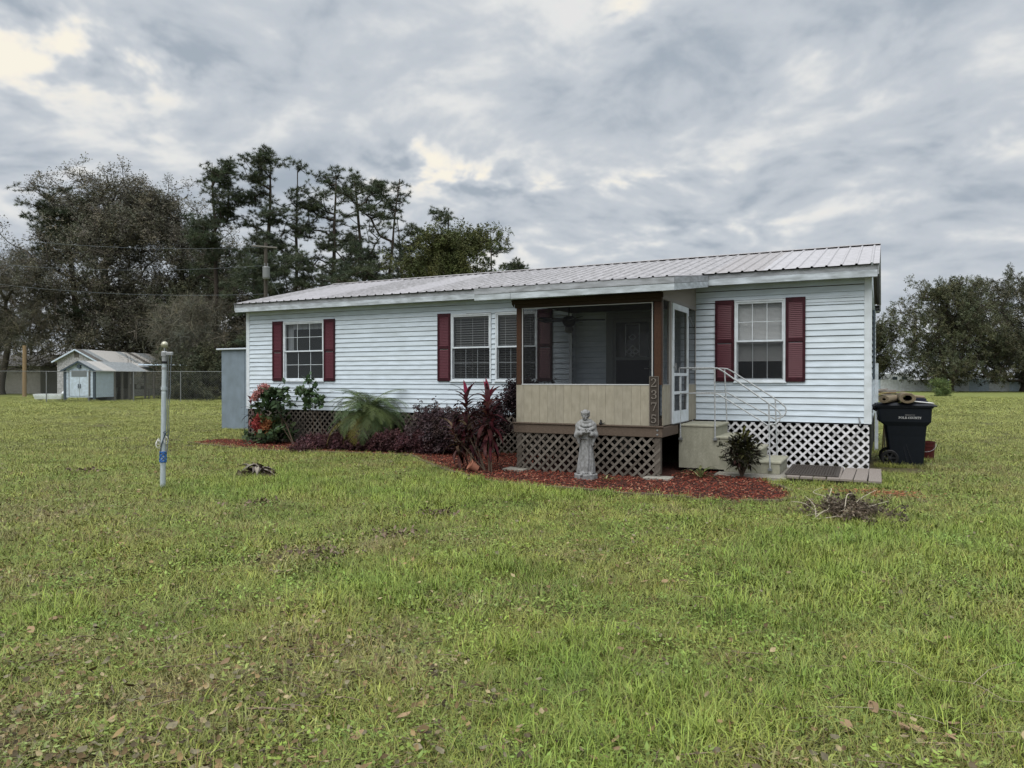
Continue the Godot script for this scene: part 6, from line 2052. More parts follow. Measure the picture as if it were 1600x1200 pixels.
func garden() -> void:
	var hf := house_frame()
	clump.small = [make_clump(61, 0.5, 4, 70, 0.17, 0.055, Color(0.8, 0.6, 0.55)).mesh(M.leaf), make_clump(62, 0.5, 4, 70, 0.17, 0.055, Color(0.8, 0.6, 0.55)).mesh(M.leaf)]
	clump.round = [make_clump(63, 0.5, 3, 26, 0.36, 0.13, Color(0.7, 0.6, 0.45)).mesh(M.leaf_gloss), make_clump(64, 0.5, 3, 26, 0.36, 0.13, Color(0.7, 0.6, 0.45)).mesh(M.leaf_gloss)]
	var mar := leaf_meshes([[0.50, 0.075, 1.5, lin(0.15, 0.036, 0.048)], [0.46, 0.07, 1.2, lin(0.085, 0.022, 0.030)], [0.52, 0.078, 1.8, lin(0.20, 0.075, 0.075)], [0.48, 0.07, 1.4, lin(0.075, 0.034, 0.028)]])
	var brz := leaf_meshes([[0.48, 0.066, 1.9, lin(0.18, 0.11, 0.07)], [0.44, 0.06, 1.7, lin(0.24, 0.17, 0.12)], [0.46, 0.066, 1.6, lin(0.10, 0.042, 0.036)], [0.50, 0.07, 1.5, lin(0.075, 0.024, 0.03)]])
	var pnk := leaf_meshes([[0.36, 0.075, 0.35, lin(0.19, 0.018, 0.045)], [0.32, 0.065, 0.3, lin(0.17, 0.016, 0.04)], [0.38, 0.08, 0.5, lin(0.22, 0.03, 0.05)]])
	# two ti plants in front of the porch corner
	var a := thing("ti_plant", "tall maroon ti plant with crimson centre on an upright cane near the porch corner", "ti plant", hf * Transform3D(Basis(), Vector3(8.66, 0.02, 2.90)), "ti plants of the mulch bed")
	cane(a, [Vector3(0, 0, 0), Vector3(0.0, 0.3, -0.01), Vector3(-0.02, 0.62, 0.0), Vector3(-0.02, 1.08, 0.01)], 0.020, 0.014)
	cane(a, [Vector3(0.06, 0, 0.02), Vector3(0.03, 0.35, 0.0), Vector3(0.02, 0.85, -0.02)], 0.015, 0.011)
	ti_head(a, Vector3(-0.02, 1.12, 0.01), 48, 1.0, mar, pnk, 201)
	ti_head(a, Vector3(0.03, 0.88, -0.03), 24, 0.85, [mar[0], mar[1], mar[3], brz[3]], [mar[2]], 202)
	var b := thing("ti_plant", "bronze and maroon ti plant leaning left on several canes, one pink shoot on top", "ti plant", hf * Transform3D(Basis(), Vector3(8.54, 0.02, 2.82)), "ti plants of the mulch bed")
	for q in [[-0.42, 0.70, -0.10, 0.0], [-0.58, 0.62, 0.05, 0.1], [-0.50, 1.05, -0.22, 0.2]]:
		cane(b, [Vector3(0.02 * q[3], 0, 0), Vector3(q[0] * 0.45, q[1] * 0.42, q[2] * 0.4), Vector3(q[0] * 0.85, q[1] * 0.8, q[2] * 0.9), Vector3(q[0], q[1], q[2])], 0.014, 0.010)
	ti_head(b, Vector3(-0.42, 0.74, -0.10), 34, 0.95, brz, [brz[2]], 203, Basis(Vector3(0, 0, 1), 0.2))
	ti_head(b, Vector3(-0.60, 0.66, 0.05), 28, 0.85, brz, [brz[1]], 204, Basis(Vector3(0, 0, 1), 0.3))
	ti_head(b, Vector3(-0.50, 1.17, -0.22), 34, 0.95, [mar[0], mar[1], mar[3], brz[3]], [pnk[0]], 205)
	var cp := thing("terracotta_shard", "broken red pot piece beside the canes of the ti plants", "pot shard", hf * Transform3D(Basis.from_euler(Vector3(0.5, 0.3, 0.9)), Vector3(8.50, 0.07, 3.02)))
	var cg := Geo.new()
	cg.lathe(PackedVector2Array([Vector2(0.06, 0), Vector2(0.085, 0.14), Vector2(0.092, 0.14), Vector2(0.092, 0.16), Vector2(0.08, 0.16), Vector2(0.055, 0.01)]), Vector3.ZERO, 14)
	part("shard", cg, mat(lin(0.30, 0.13, 0.085), 0.85), cp)
	# dark purple shrubs
	var s1_ := thing("purple_shrub", "largest dark purple leafed shrub, against the brown lattice behind the ti plants", "shrub", hf * Transform3D(Basis(), Vector3(6.35, 0, 0.72)), "dark purple shrubs of the bed")
	mound(s1_, "small", Vector3(0, 0.52, 0), 0.80, 0.50, 0.46, 430, Color(0.078, 0.050, 0.054), 211, 0.24)
	for k in 5: cane(s1_, [Vector3(0.05 * k - 0.1, 0, 0), Vector3(0.2 * (k - 2), 0.5, 0.05), Vector3(0.34 * (k - 2), 1.0, 0.1)], 0.012, 0.004)
	var s2_ := thing("purple_shrub", "dark purple shrub squeezed between the porch and the double window", "shrub", hf * Transform3D(Basis(), Vector3(8.32, 0, 0.9)), "dark purple shrubs of the bed")
	mound(s2_, "small", Vector3(0.05, 1.22, 0), 0.52, 0.36, 0.4, 260, Color(0.04, 0.026, 0.03), 212, 0.22)
	mound(s2_, "small", Vector3(-0.6, 0.85, 0), 0.45, 0.4, 0.3, 120, Color(0.05, 0.032, 0.036), 213, 0.22)
	for k in 4: cane(s2_, [Vector3(0.04 * k, 0, 0), Vector3(0.1 * (k - 2), 0.7, 0.0), Vector3(0.22 * (k - 1.5), 1.45 + 0.05 * k, 0.05)], 0.012, 0.004)
	var sh := [["low dark red shrub beside the young green plant, first of the low row", 3.25, 1.15, 0.30, 0.16, 120], ["low dark red shrub in front of the left palm fronds", 3.95, 1.0, 0.42, 0.22, 200], ["low dark red shrub under the middle of the palm", 4.65, 0.95, 0.42, 0.24, 200], ["low dark red shrub in front of the right palm fronds", 5.3, 0.92, 0.42, 0.24, 200], ["low dark red shrub between the palm and the largest purple shrub", 5.95, 0.85, 0.40, 0.26, 180], ["tiny red seedlings at the bed edge in front of the low row", 3.35, 1.62, 0.22, 0.09, 36]]
	for k in sh.size():
		var q: Array = sh[k]
		var o := thing("red_shrub", q[0], "shrub", hf * Transform3D(Basis(), Vector3(q[1], 0, q[2])), "low dark red shrubs of the bed")
		mound(o, "small", Vector3(0, q[4] * 0.9, 0), q[3], q[4], 0.26, q[5], Color(0.080, 0.036, 0.040), 220 + k, 0.21)
		for j in 3: cane(o, [Vector3(0.06 * (j - 1), 0, 0), Vector3(0.2 * (j - 1), q[4] * 1.2, 0.03)], 0.007, 0.003)
	# small palm
	var pm := thing("pygmy_palm", "small feathery green palm with arching fronds in front of the lattice", "palm", hf * Transform3D(Basis(), Vector3(4.35, 0, 0.62)))
	cane(pm, [Vector3(0, 0, 0), Vector3(0.02, 0.3, 0), Vector3(0, 0.74, 0)], 0.07, 0.06)
	var frs := []
	for k in 4:
		var g := Geo.new()
		g.tinted = true
		var r := rnd(230 + k)
		var p := Vector3.ZERO; var an := 0.0
		var n := 40; var L: float = [1.15, 1.05, 1.25, 1.1][k]
		var pts := PackedVector3Array(); var rd := PackedFloat32Array()
		for i in n + 1:
			pts.append(p); rd.append(lerpf(0.007, 0.002, float(i) / n))
			p += Vector3(0, -sin(an), cos(an)) * L / n
			an += [2.0, 2.3, 1.8, 2.1][k] / n
		g.col = Color(1.1, 1.1, 0.9)
		g.tube(pts, rd, 4, false)
		for i in range(2, n):
			var d := (pts[i + 1] - pts[i]).normalized()
			for sd in [-1.0, 1.0]:
				var t := float(i) / n
				var ll := 0.26 * sin(PI * clampf(0.12 + t * 0.85, 0, 1)) * r.randf_range(0.85, 1.15)
				var dr := (d * 0.75 + Vector3(sd, 0, 0) * 0.9 + Vector3(0, -0.25 + r.randf_range(-0.3, 0.3), 0)).normalized()
				var b2 := r.randf_range(0.75, 1.3)
				g.col = Color(b2, b2, b2)
				var m := pts[i] + dr * ll * 0.55; var e := pts[i] + dr * ll + Vector3(0, -ll * 0.22, 0)
				var w := d * 0.0055
				g.quad(pts[i] - w, pts[i] + w, m + w, m - w)
				g.tri(m - w, m + w, e)
		frs.append(g)
	var fm := []
	for c in [lin(0.068, 0.105, 0.042), lin(0.09, 0.12, 0.042), lin(0.19, 0.17, 0.045)]:
		var m := leafy(c, 0.45, 0.2)
		var row := []
		for g: Geo in frs: row.append(g.mesh(m))
		fm.append(row)
	var rp := rnd(235)
	for i in 100:
		var k := i / 100.0
		var el := lerpf(-0.05, 1.4, k) + rp.randf_range(-0.1, 0.1)
		var cset: Array = fm[2] if k < 0.22 and rp.randf() < 0.75 else (fm[0] if rp.randf() < 0.6 else fm[1])
		inst("frond", cset[rp.randi() % 4], pm, Transform3D(out_dir(i * 2.4, el) * Basis.from_scale(Vector3.ONE * rp.randf_range(0.85, 1.05)), Vector3(0, 0.74 + 0.12 * k, 0)))
	# flowering plants at the left end
	var f1 := thing("flowering_shrub", "leggy shrub with broad green leaves and pale pink flower heads, left of the first window", "shrub", hf * Transform3D(Basis(), Vector3(1.75, 0, 0.55)), "leggy green shrubs of the bed")
	cane(f1, [Vector3(0.35, 0, 0), Vector3(0.10, 0.5, 0.0), Vector3(-0.30, 1.0, 0.05), Vector3(-0.45, 1.2, 0.05)], 0.018, 0.008)
	cane(f1, [Vector3(0.35, 0, 0), Vector3(0.05, 0.45, 0.08), Vector3(-0.05, 1.05, 0.05)], 0.014, 0.006)
	mound(f1, "round", Vector3(-0.30, 1.10, 0.05), 0.30, 0.22, 0.2, 10, Color(0.045, 0.075, 0.035), 241, 0.40)
	mound(f1, "round", Vector3(-0.46, 0.86, 0.05), 0.2, 0.12, 0.14, 5, Color(0.05, 0.08, 0.035), 242, 0.40)
	mound(f1, "round", Vector3(0.10, 0.92, 0.05), 0.14, 0.12, 0.12, 4, Color(0.045, 0.075, 0.038), 246, 0.38)
	clump.petal = [make_clump(65, 0.5, 6, 70, 0.15, 0.07, Color(0.6, 0.5, 0.4)).mesh(M.leaf), make_clump(66, 0.5, 6, 70, 0.15, 0.07, Color(0.6, 0.5, 0.4)).mesh(M.leaf)]
	for q in [[-0.72, 1.17, 0.12], [-0.62, 1.30, 0.10], [-0.80, 1.08, 0.08], [-0.50, 1.34, 0.08]]:
		var fl := Node3D.new()
		fl.name = "flower_head"
		f1.add_child(fl, true)
		fl.position = Vector3(q[0], q[1], 0.08)
		mound(fl, "petal", Vector3.ZERO + Vector3(0, 0.0, 0), 0.07, 0.06, 0.06, 14, Color(0.55, 0.26, 0.25), 250 + int(q[1] * 10), 0.16)
	var f2 := thing("young_shrub", "slim young plant with glossy green leaves below the right shutter of the first window", "shrub", hf * Transform3D(Basis(), Vector3(2.62, 0, 0.45)), "leggy green shrubs of the bed")
	cane(f2, [Vector3(0, 0, 0), Vector3(-0.02, 0.5, 0), Vector3(-0.05, 1.05, 0), Vector3(-0.16, 1.55, 0)], 0.010, 0.004)
	cane(f2, [Vector3(0.15, 0, 0), Vector3(0.25, 0.45, 0), Vector3(0.05, 0.95, 0), Vector3(-0.02, 1.2, 0)], 0.009, 0.004)
	mound(f2, "round", Vector3(-0.16, 1.22, 0), 0.2, 0.16, 0.14, 6, Color(0.06, 0.10, 0.045), 243, 0.30)
	mound(f2, "round", Vector3(0.10, 1.00, 0), 0.2, 0.14, 0.14, 6, Color(0.06, 0.10, 0.045), 244, 0.30)
	mound(f2, "round", Vector3(-0.14, 1.44, 0), 0.05, 0.08, 0.05, 2, Color(0.05, 0.09, 0.04), 247, 0.26)
	var f3 := thing("red_flower_bush", "low leafy bush with a coral red flower cluster left in the bed", "shrub", hf * Transform3D(Basis(), Vector3(1.35, 0, 0.55)))
	mound(f3, "round", Vector3(0.18, 0.36, 0), 0.38, 0.32, 0.22, 16, Color(0.05, 0.075, 0.03), 245, 0.36)
	mound(f3, "round", Vector3(-0.1, 0.14, 0.1), 0.5, 0.12, 0.22, 10, Color(0.07, 0.10, 0.05), 248, 0.34)
	mound(f3, "petal", Vector3(-0.19, 0.47, 0.22), 0.16, 0.22, 0.10, 80, Color(0.30, 0.05, 0.045), 249, 0.16)
	mound(f3, "petal", Vector3(0.06, 0.42, 0.18), 0.14, 0.16, 0.10, 26, Color(0.26, 0.10, 0.04), 239, 0.18)
	var f4 := thing("ti_plant", "young dark ti plant with few leaves at the left end of the lattice", "ti plant", hf * Transform3D(Basis(), Vector3(0.62, 0.02, 0.42)), "ti plants of the mulch bed")
	cane(f4, [Vector3(0.14, 0, 0), Vector3(0.06, 0.4, 0), Vector3(-0.06, 0.95, 0)], 0.010, 0.007)
	ti_head(f4, Vector3(-0.06, 0.95, 0), 9, 0.75, mar, [mar[2]], 261)
	ti_head(f4, Vector3(0.02, 0.55, 0), 12, 0.75, mar, [mar[0]], 262)
	# round dark croton at the steps
	var ct := thing("croton_bush", "compact dark round croton bush in front of the concrete steps", "shrub", hf * Transform3D(Basis(), Vector3(12.62, 0.03, 1.78)))
	var cl := []
	for q in [[0.135, 0.046, 0.5, lin(0.022, 0.022, 0.014)], [0.12, 0.044, 0.3, lin(0.040, 0.038, 0.016)], [0.14, 0.046, 0.7, lin(0.018, 0.016, 0.014)], [0.125, 0.044, 0.4, lin(0.085, 0.085, 0.022)], [0.10, 0.034, 0.5, lin(0.035, 0.018, 0.016)]]:
		var g := Geo.new()
		strap(q[0], q[1], q[2], g, Transform3D(), 4)
		cl.append(g.mesh(mat(q[3], 0.4)))
	var rc := rnd(271)
	for k in 9:
		var az := k * 2.4; var sp := 0.19 if k > 0 else 0.0
		cane(ct, [Vector3(0, 0, 0), Vector3(cos(az) * sp * 0.5, 0.22, sin(az) * sp * 0.5), Vector3(cos(az) * sp, 0.38 + 0.07 * (k % 3), sin(az) * sp)], 0.012, 0.006)
	mound(ct, "small", Vector3(0, 0.40, 0), 0.25, 0.27, 0.25, 70, Color(0.040, 0.042, 0.018), 272, 0.15)
	for i in 330:
		var d := Vector3(rc.randfn(), rc.randfn() * 0.9 + 0.25, rc.randfn()).normalized()
		var q := rc.randf_range(0.55, 1.0)
		var p := Vector3(0, 0.40, 0) + Vector3(d.x * 0.29, d.y * 0.32, d.z * 0.29) * q
		if p.y < 0.10: continue
		var az := atan2(d.x, d.z) + rc.randf_range(-1.1, 1.1)
		var me: Mesh = cl[rc.randi() % 3] if rc.randf() < 0.72 else (cl[3] if p.y > 0.5 else cl[4])
		inst("leaf", me, ct, Transform3D(out_dir(az, asin(d.y) * 0.5 + rc.randf_range(-0.4, 0.7)) * Basis.from_scale(Vector3.ONE * rc.randf_range(0.75, 1.15)), p))
	# strap leaved lily
	var ly := thing("lily_plant", "sprawling pale green strap leaved plant under the concrete steps", "plant", hf * Transform3D(Basis(), Vector3(12.02, 0.03, 2.05)))
	var rl := rnd(281)
	var lm := leaf_meshes([[0.50, 0.038, 1.7, lin(0.19, 0.23, 0.085)], [0.42, 0.034, 1.3, lin(0.13, 0.19, 0.06)], [0.55, 0.04, 1.9, lin(0.24, 0.25, 0.11)]])
	for i in 14: inst("leaf", lm[rl.randi() % 3], ly, Transform3D(out_dir(i * 2.4, rl.randf_range(0.35, 1.1)), Vector3(rl.randfn() * 0.03, 0, rl.randfn() * 0.03)))
	var lb := thing("lily_plant", "small tuft of arching leaves at the right foot of the friar statue", "plant", hf * Transform3D(Basis(), Vector3(10.82, 0.03, 2.98)))
	for i in 9: inst("leaf", lm[rl.randi() % 3], lb, Transform3D(out_dir(i * 2.4, rl.randf_range(0.3, 0.8)) * Basis.from_scale(Vector3.ONE * 0.55), Vector3(rl.randfn() * 0.03, 0, 0)))

# ---------------------------------------------------------------- lawn
func blade(g: Geo, r: RandomNumberGenerator, at: Vector3, az: float, len: float, w: float, tilt: float, bend: float) -> void:
	var b := Basis(Vector3.UP, az)
	var s := b * Vector3(w * 0.5, 0, 0)
	var p0 := at
	var p1 := at + b * Vector3(0, cos(tilt), sin(tilt)) * len * 0.5
	var p2 := p1 + b * Vector3(0, cos(tilt + bend), sin(tilt + bend)) * len * 0.5
	var n0 := b * Vector3(0, sin(tilt), -cos(tilt))
	var n1 := b * Vector3(0, sin(tilt + bend), -cos(tilt + bend))
	g.quadn(p0 + s, p0 - s, p1 - s * 0.85, p1 + s * 0.85, n0, n0, n1, n1)
	g.trin(p1 + s * 0.85, p1 - s * 0.85, p2, n1, n1, n1)

func tuft(seed_: int, n: int, rad: float, l0: float, l1: float, w: float, t0: float, t1: float, dry: float) -> ArrayMesh:
	var g := Geo.new()
	g.tinted = true
	var r := rnd(seed_)
	for i in n:
		var a := r.randf() * TAU
		var d := sqrt(r.randf()) * rad
		var k := r.randf_range(0.45, 1.55)
		var dr := 1.0 if r.randf() < dry else 0.0
		g.col = Color(k * lerpf(r.randf_range(0.85, 1.15), 2.1, dr), k * lerpf(1.0, 1.15, dr), k * lerpf(r.randf_range(0.7, 1.2), 1.9, dr))
		blade(g, r, Vector3(cos(a) * d, -0.005, sin(a) * d), r.randf() * TAU, r.randf_range(l0, l1), w * r.randf_range(0.7, 1.3), r.randf_range(t0, t1), r.randf_range(0.2, 1.1))
	return g.mesh(M.grass)

func weed(seed_: int) -> ArrayMesh:
	var g := Geo.new()
	g.tinted = true
	var r := rnd(seed_)
	for i in 26:
		var a := r.randf() * TAU
		var d := sqrt(r.randf()) * 0.13
		var p := Vector3(cos(a) * d, r.randf_range(0.015, 0.06), sin(a) * d)
		var dir := Vector3(cos(a + r.randfn()), r.randf_range(-0.3, 0.5), sin(a + r.randfn())).normalized()
		var k := r.randf_range(0.7, 1.3)
		g.col = Color(k, k, k * 0.9)
		leaf_quad(g, p, dir, dir.cross(Vector3.UP).normalized(), r.randf_range(0.018, 0.036), 0.008)
	return g.mesh(M.grass)

func lawn_ok(x: float, z: float) -> bool:
	var u := to_uv(Vector3(x, 0, z))
	if u.x > -0.1 and u.x < 14.5 and u.y < 0.06 and u.y > -7.0: return false
	if u.x > 8.9 and u.x < 13.15 and u.y < 2.4 and u.y > 0.0: return false
	if u.x > 13.1 and u.x < 14.6 and u.y > 0.1 and u.y < 1.9: return false
	if u.x > -3.7 and u.x < -0.95 and u.y < -2.7 and u.y > -5.0: return false
	if u.x > 14.4 and u.x < 15.3 and u.y > -2.1 and u.y < -0.2: return false
	if x < -28.6 and x > -30.8 and z < -50.5 and z > -59: return false
	if u.x > -1.0 and u.x < 14.0 and u.y > 0.0 and u.y < 4.4:
		var poly := bed.duplicate()
		poly.append(Vector2(13.0, 0.0)); poly.append(Vector2(-0.9, 0.0))
		if Geometry2D.is_point_in_polygon(u, poly): return false
	return true

func grass_color(x: float, z: float, r: RandomNumberGenerator) -> Color:
	var d := dryness(x, z)
	var n := macro2.get_noise_2d(x * 0.7 + 90.0, z * 0.7)
	var c := Color(0.265, 0.285, 0.078).lerp(Color(0.200, 0.255, 0.062), clampf(0.5 + n, 0, 1))
	c = c.lerp(Color(0.32, 0.285, 0.14), smoothstep(0.28, 0.95, d) * 0.8)
	var far := smoothstep(8.0, 30.0, Vector2(x, z).length())
	c = c.lerp(Color(0.280, 0.300, 0.095), far * 0.75)
	var k := r.randf_range(0.68, 1.32)
	return Color(c.r * k, c.g * k, c.b * k * r.randf_range(0.8, 1.1))

func grass() -> void:
	var turf := [tuft(301, 46, 0.12, 0.03, 0.085, 0.0042, 0.3, 1.3, 0.14), tuft(302, 46, 0.12, 0.04, 0.11, 0.0036, 0.35, 1.35, 0.22), tuft(303, 40, 0.11, 0.025, 0.07, 0.0050, 0.5, 1.4, 0.10), tuft(309, 44, 0.13, 0.05, 0.13, 0.0034, 0.5, 1.4, 0.30)]
	var tall := [tuft(304, 34, 0.07, 0.07, 0.17, 0.0044, 0.1, 0.95, 0.10), tuft(305, 30, 0.08, 0.06, 0.15, 0.0038, 0.15, 1.1, 0.20)]
	var straw := [tuft(306, 26, 0.13, 0.06, 0.18, 0.0026, 0.8, 1.5, 0.9), tuft(310, 18, 0.10, 0.10, 0.24, 0.0022, 0.4, 1.3, 0.8)]
	var weeds := [weed(307), weed(308)]
	var broad := [tuft(311, 30, 0.12, 0.04, 0.10, 0.0085, 0.4, 1.3, 0.05), tuft(312, 26, 0.12, 0.05, 0.13, 0.0075, 0.3, 1.25, 0.08)]
	var sward := [tuft(321, 170, 0.42, 0.035, 0.085, 0.0065, 0.25, 1.2, 0.12), tuft(322, 170, 0.42, 0.04, 0.11, 0.0060, 0.25, 1.2, 0.18)]
	var sets := {"turf": turf, "tall": tall, "straw": straw, "weeds": weeds, "broad": broad, "sward": sward}
	var ts := {}; var cs := {}
	for k in sets:
		for i in sets[k].size():
			var e: Array[Transform3D] = []
			ts[[k, i]] = e
			cs[[k, i]] = PackedColorArray()
	var r := rnd(300)
	for ring in [[2.0, 5.0, 520.0, 0.95], [5.0, 8.5, 330.0, 1.1], [8.5, 16.0, 210.0, 1.15], [16.0, 32.0, 14.0, 1.0], [32.0, 64.0, 4.5, 1.7]]:
		var d0: float = ring[0]; var d1: float = ring[1]
		var area := (d1 * d1 - d0 * d0) * 0.82 + (d1 - d0) * 2.4
		for i in int(area * ring[2]):
			var dist := sqrt(lerpf(d0 * d0, d1 * d1, r.randf()))
			var x := r.randf_range(-1, 1) * (dist * 0.82 + 1.0)
			var z := -dist
			if not lawn_ok(x, z): continue
			var dr := dryness(x, z)
			var lu := lushness(x, z)
			var q := r.randf()
			if dr > 0.55 and q < (dr - 0.55) * 1.3: 
				if r.randf() > 0.35: continue
			if dist < 16.0 and macro2.get_noise_2d(x * 3.1, z * 3.1) < -0.16 and r.randf() < 0.55: continue
			var kind := "turf"
			if dist > 16.0: kind = "sward"
			elif r.randf() < lu * lu * 0.38: kind = "tall"
			elif r.randf() < 0.07 + dr * 0.2: kind = "straw"
			elif r.randf() < smoothstep(0.05, 0.45, macro.get_noise_2d(x * 2.3 + 70.0, z * 2.3)) * 0.8: kind = "broad"
			elif dist < 15.0 and r.randf() < 0.05 + 0.32 * maxf(0.0, macro2.get_noise_2d(x * 0.5, z * 0.5) - 0.12): kind = "weeds"
			var idx: int = r.randi() % sets[kind].size()
			var s: float = ring[3] * r.randf_range(0.7, 1.25)
			var sy := s if dist < 9.0 else s * lerpf(1.0, 0.62, smoothstep(9.0, 40.0, dist))
			var b := Basis.from_euler(Vector3(r.randf_range(-0.12, 0.12), r.randf() * TAU, r.randf_range(-0.12, 0.12))) * Basis.from_scale(Vector3(s, sy, s))
			ts[[kind, idx]].append(Transform3D(b, Vector3(x, height_at(x, z), z)))
			var c := grass_color(x, z, r)
			if kind == "straw": c = c.lerp(Color(0.16, 0.14, 0.07), 0.5)
			if kind == "weeds": c = Color(c.r * 0.75, c.g * 0.92, c.b * 0.8)
			if kind == "tall": c = Color(c.r * 0.92, c.g * 1.05, c.b * 0.85)
			cs[[kind, idx]].append(c)
	# uncut fringe where the mower does not reach
	var fringe := []
	for i in bed.size() - 1:
		for j in 14: fringe.append(loc(0, 0, 0) + (loc(bed[i].x, 0, bed[i].y) - HL).lerp(loc(bed[i + 1].x, 0, bed[i + 1].y) - HL, r.randf()) + HN * r.randf_range(0.0, 0.10))
	for j in 40: fringe.append(Vector3(-5.05, 0, -10.63) + Vector3(r.randfn() * 0.07, 0, r.randfn() * 0.07))
	for j in 70: fringe.append(loc(r.randf_range(13.2, 14.7), 0, 1.9 + r.randf() * 0.1))
	for j in 40: fringe.append(loc(14.62 + r.randf() * 0.06, 0, r.randf_range(0.1, 1.9)))
	for j in 60: fringe.append(loc(r.randf_range(14.5, 15.6), 0, r.randf_range(-1.25, -1.05)))
	for j in 40: fringe.append(loc(15.36 + r.randfn() * 0.15, 0, -2.42 + r.randf() * 0.1))
	for j in 90: fringe.append(loc(r.randf_range(-4.0, -0.9), 0, -2.68 + r.randf() * 0.12))
	for j in 40: fringe.append(loc(-0.05 - r.randf() * 0.1, 0, r.randf_range(-4.0, 0.6)))
	for j in 200: fringe.append(Vector3(r.randf_range(-31.0, -28.4), 0, -50.4 + r.randf() * 0.3))
	for p: Vector3 in fringe:
		var idx: int = r.randi() % 2
		var s := r.randf_range(0.55, 1.05) * (2.2 if p.z < -40 else 1.0)
		ts[["tall", idx]].append(Transform3D(Basis.from_euler(Vector3(r.randf_range(-0.2, 0.2), r.randf() * TAU, r.randf_range(-0.2, 0.2))) * Basis.from_scale(Vector3(s, s, s)), p))
		cs[["tall", idx]].append(grass_color(p.x, p.z, r))
	for k in ts:
		many({"turf": "lawn_grass", "tall": "tall_grass", "straw": "dry_grass", "weeds": "lawn_weeds", "broad": "broad_grass", "sward": "distant_grass"}[k[0]], sets[k[0]][k[1]], ts[k], cs[k], self)

# ---------------------------------------------------------------- what lies on the lawn
func dead_leaf(seed_: int) -> Geo:
	var g := Geo.new()
	g.tinted = true
	var r := rnd(seed_)
	var n := 5
	var curl := r.randf_range(0.4, 1.4); var roll := r.randf_range(0.15, 0.5)
	var prev := []
	var p := Vector3.ZERO; var a := -curl * 0.5
	for i in n + 1:
		var t := float(i) / n
		var w := 0.32 * sin(PI * clampf(t * 0.94 + 0.04, 0, 1)) * r.randf_range(0.85, 1.15)
		var row := [p + Vector3(-w, w * roll, 0), p, p + Vector3(w, w * roll * r.randf_range(0.6, 1.4), 0)]
		if i > 0:
			var k := r.randf_range(0.85, 1.15)
			g.col = Color(k, k, k)
			g.quad(prev[0], prev[1], row[1], row[0]); g.quad(prev[1], prev[2], row[2], row[1])
		prev = row
		p += Vector3(0, sin(a), cos(a)) / n
		a += curl / n
	return g

func smooth(q: Array) -> PackedVector3Array:      # a soft curve through the points
	var o := PackedVector3Array()
	for i in q.size() - 1:
		var a := Vector3(q[maxi(i - 1, 0)][0], q[maxi(i - 1, 0)][1], q[maxi(i - 1, 0)][2])
		var b := Vector3(q[i][0], q[i][1], q[i][2])
		var c := Vector3(q[i + 1][0], q[i + 1][1], q[i + 1][2])
		var k := mini(i + 2, q.size() - 1)
		var d := Vector3(q[k][0], q[k][1], q[k][2])
		for s in 5: o.append(b.cubic_interpolate(c, a, d, s / 5.0))
		if i == q.size() - 2: o.append(c)
	return o

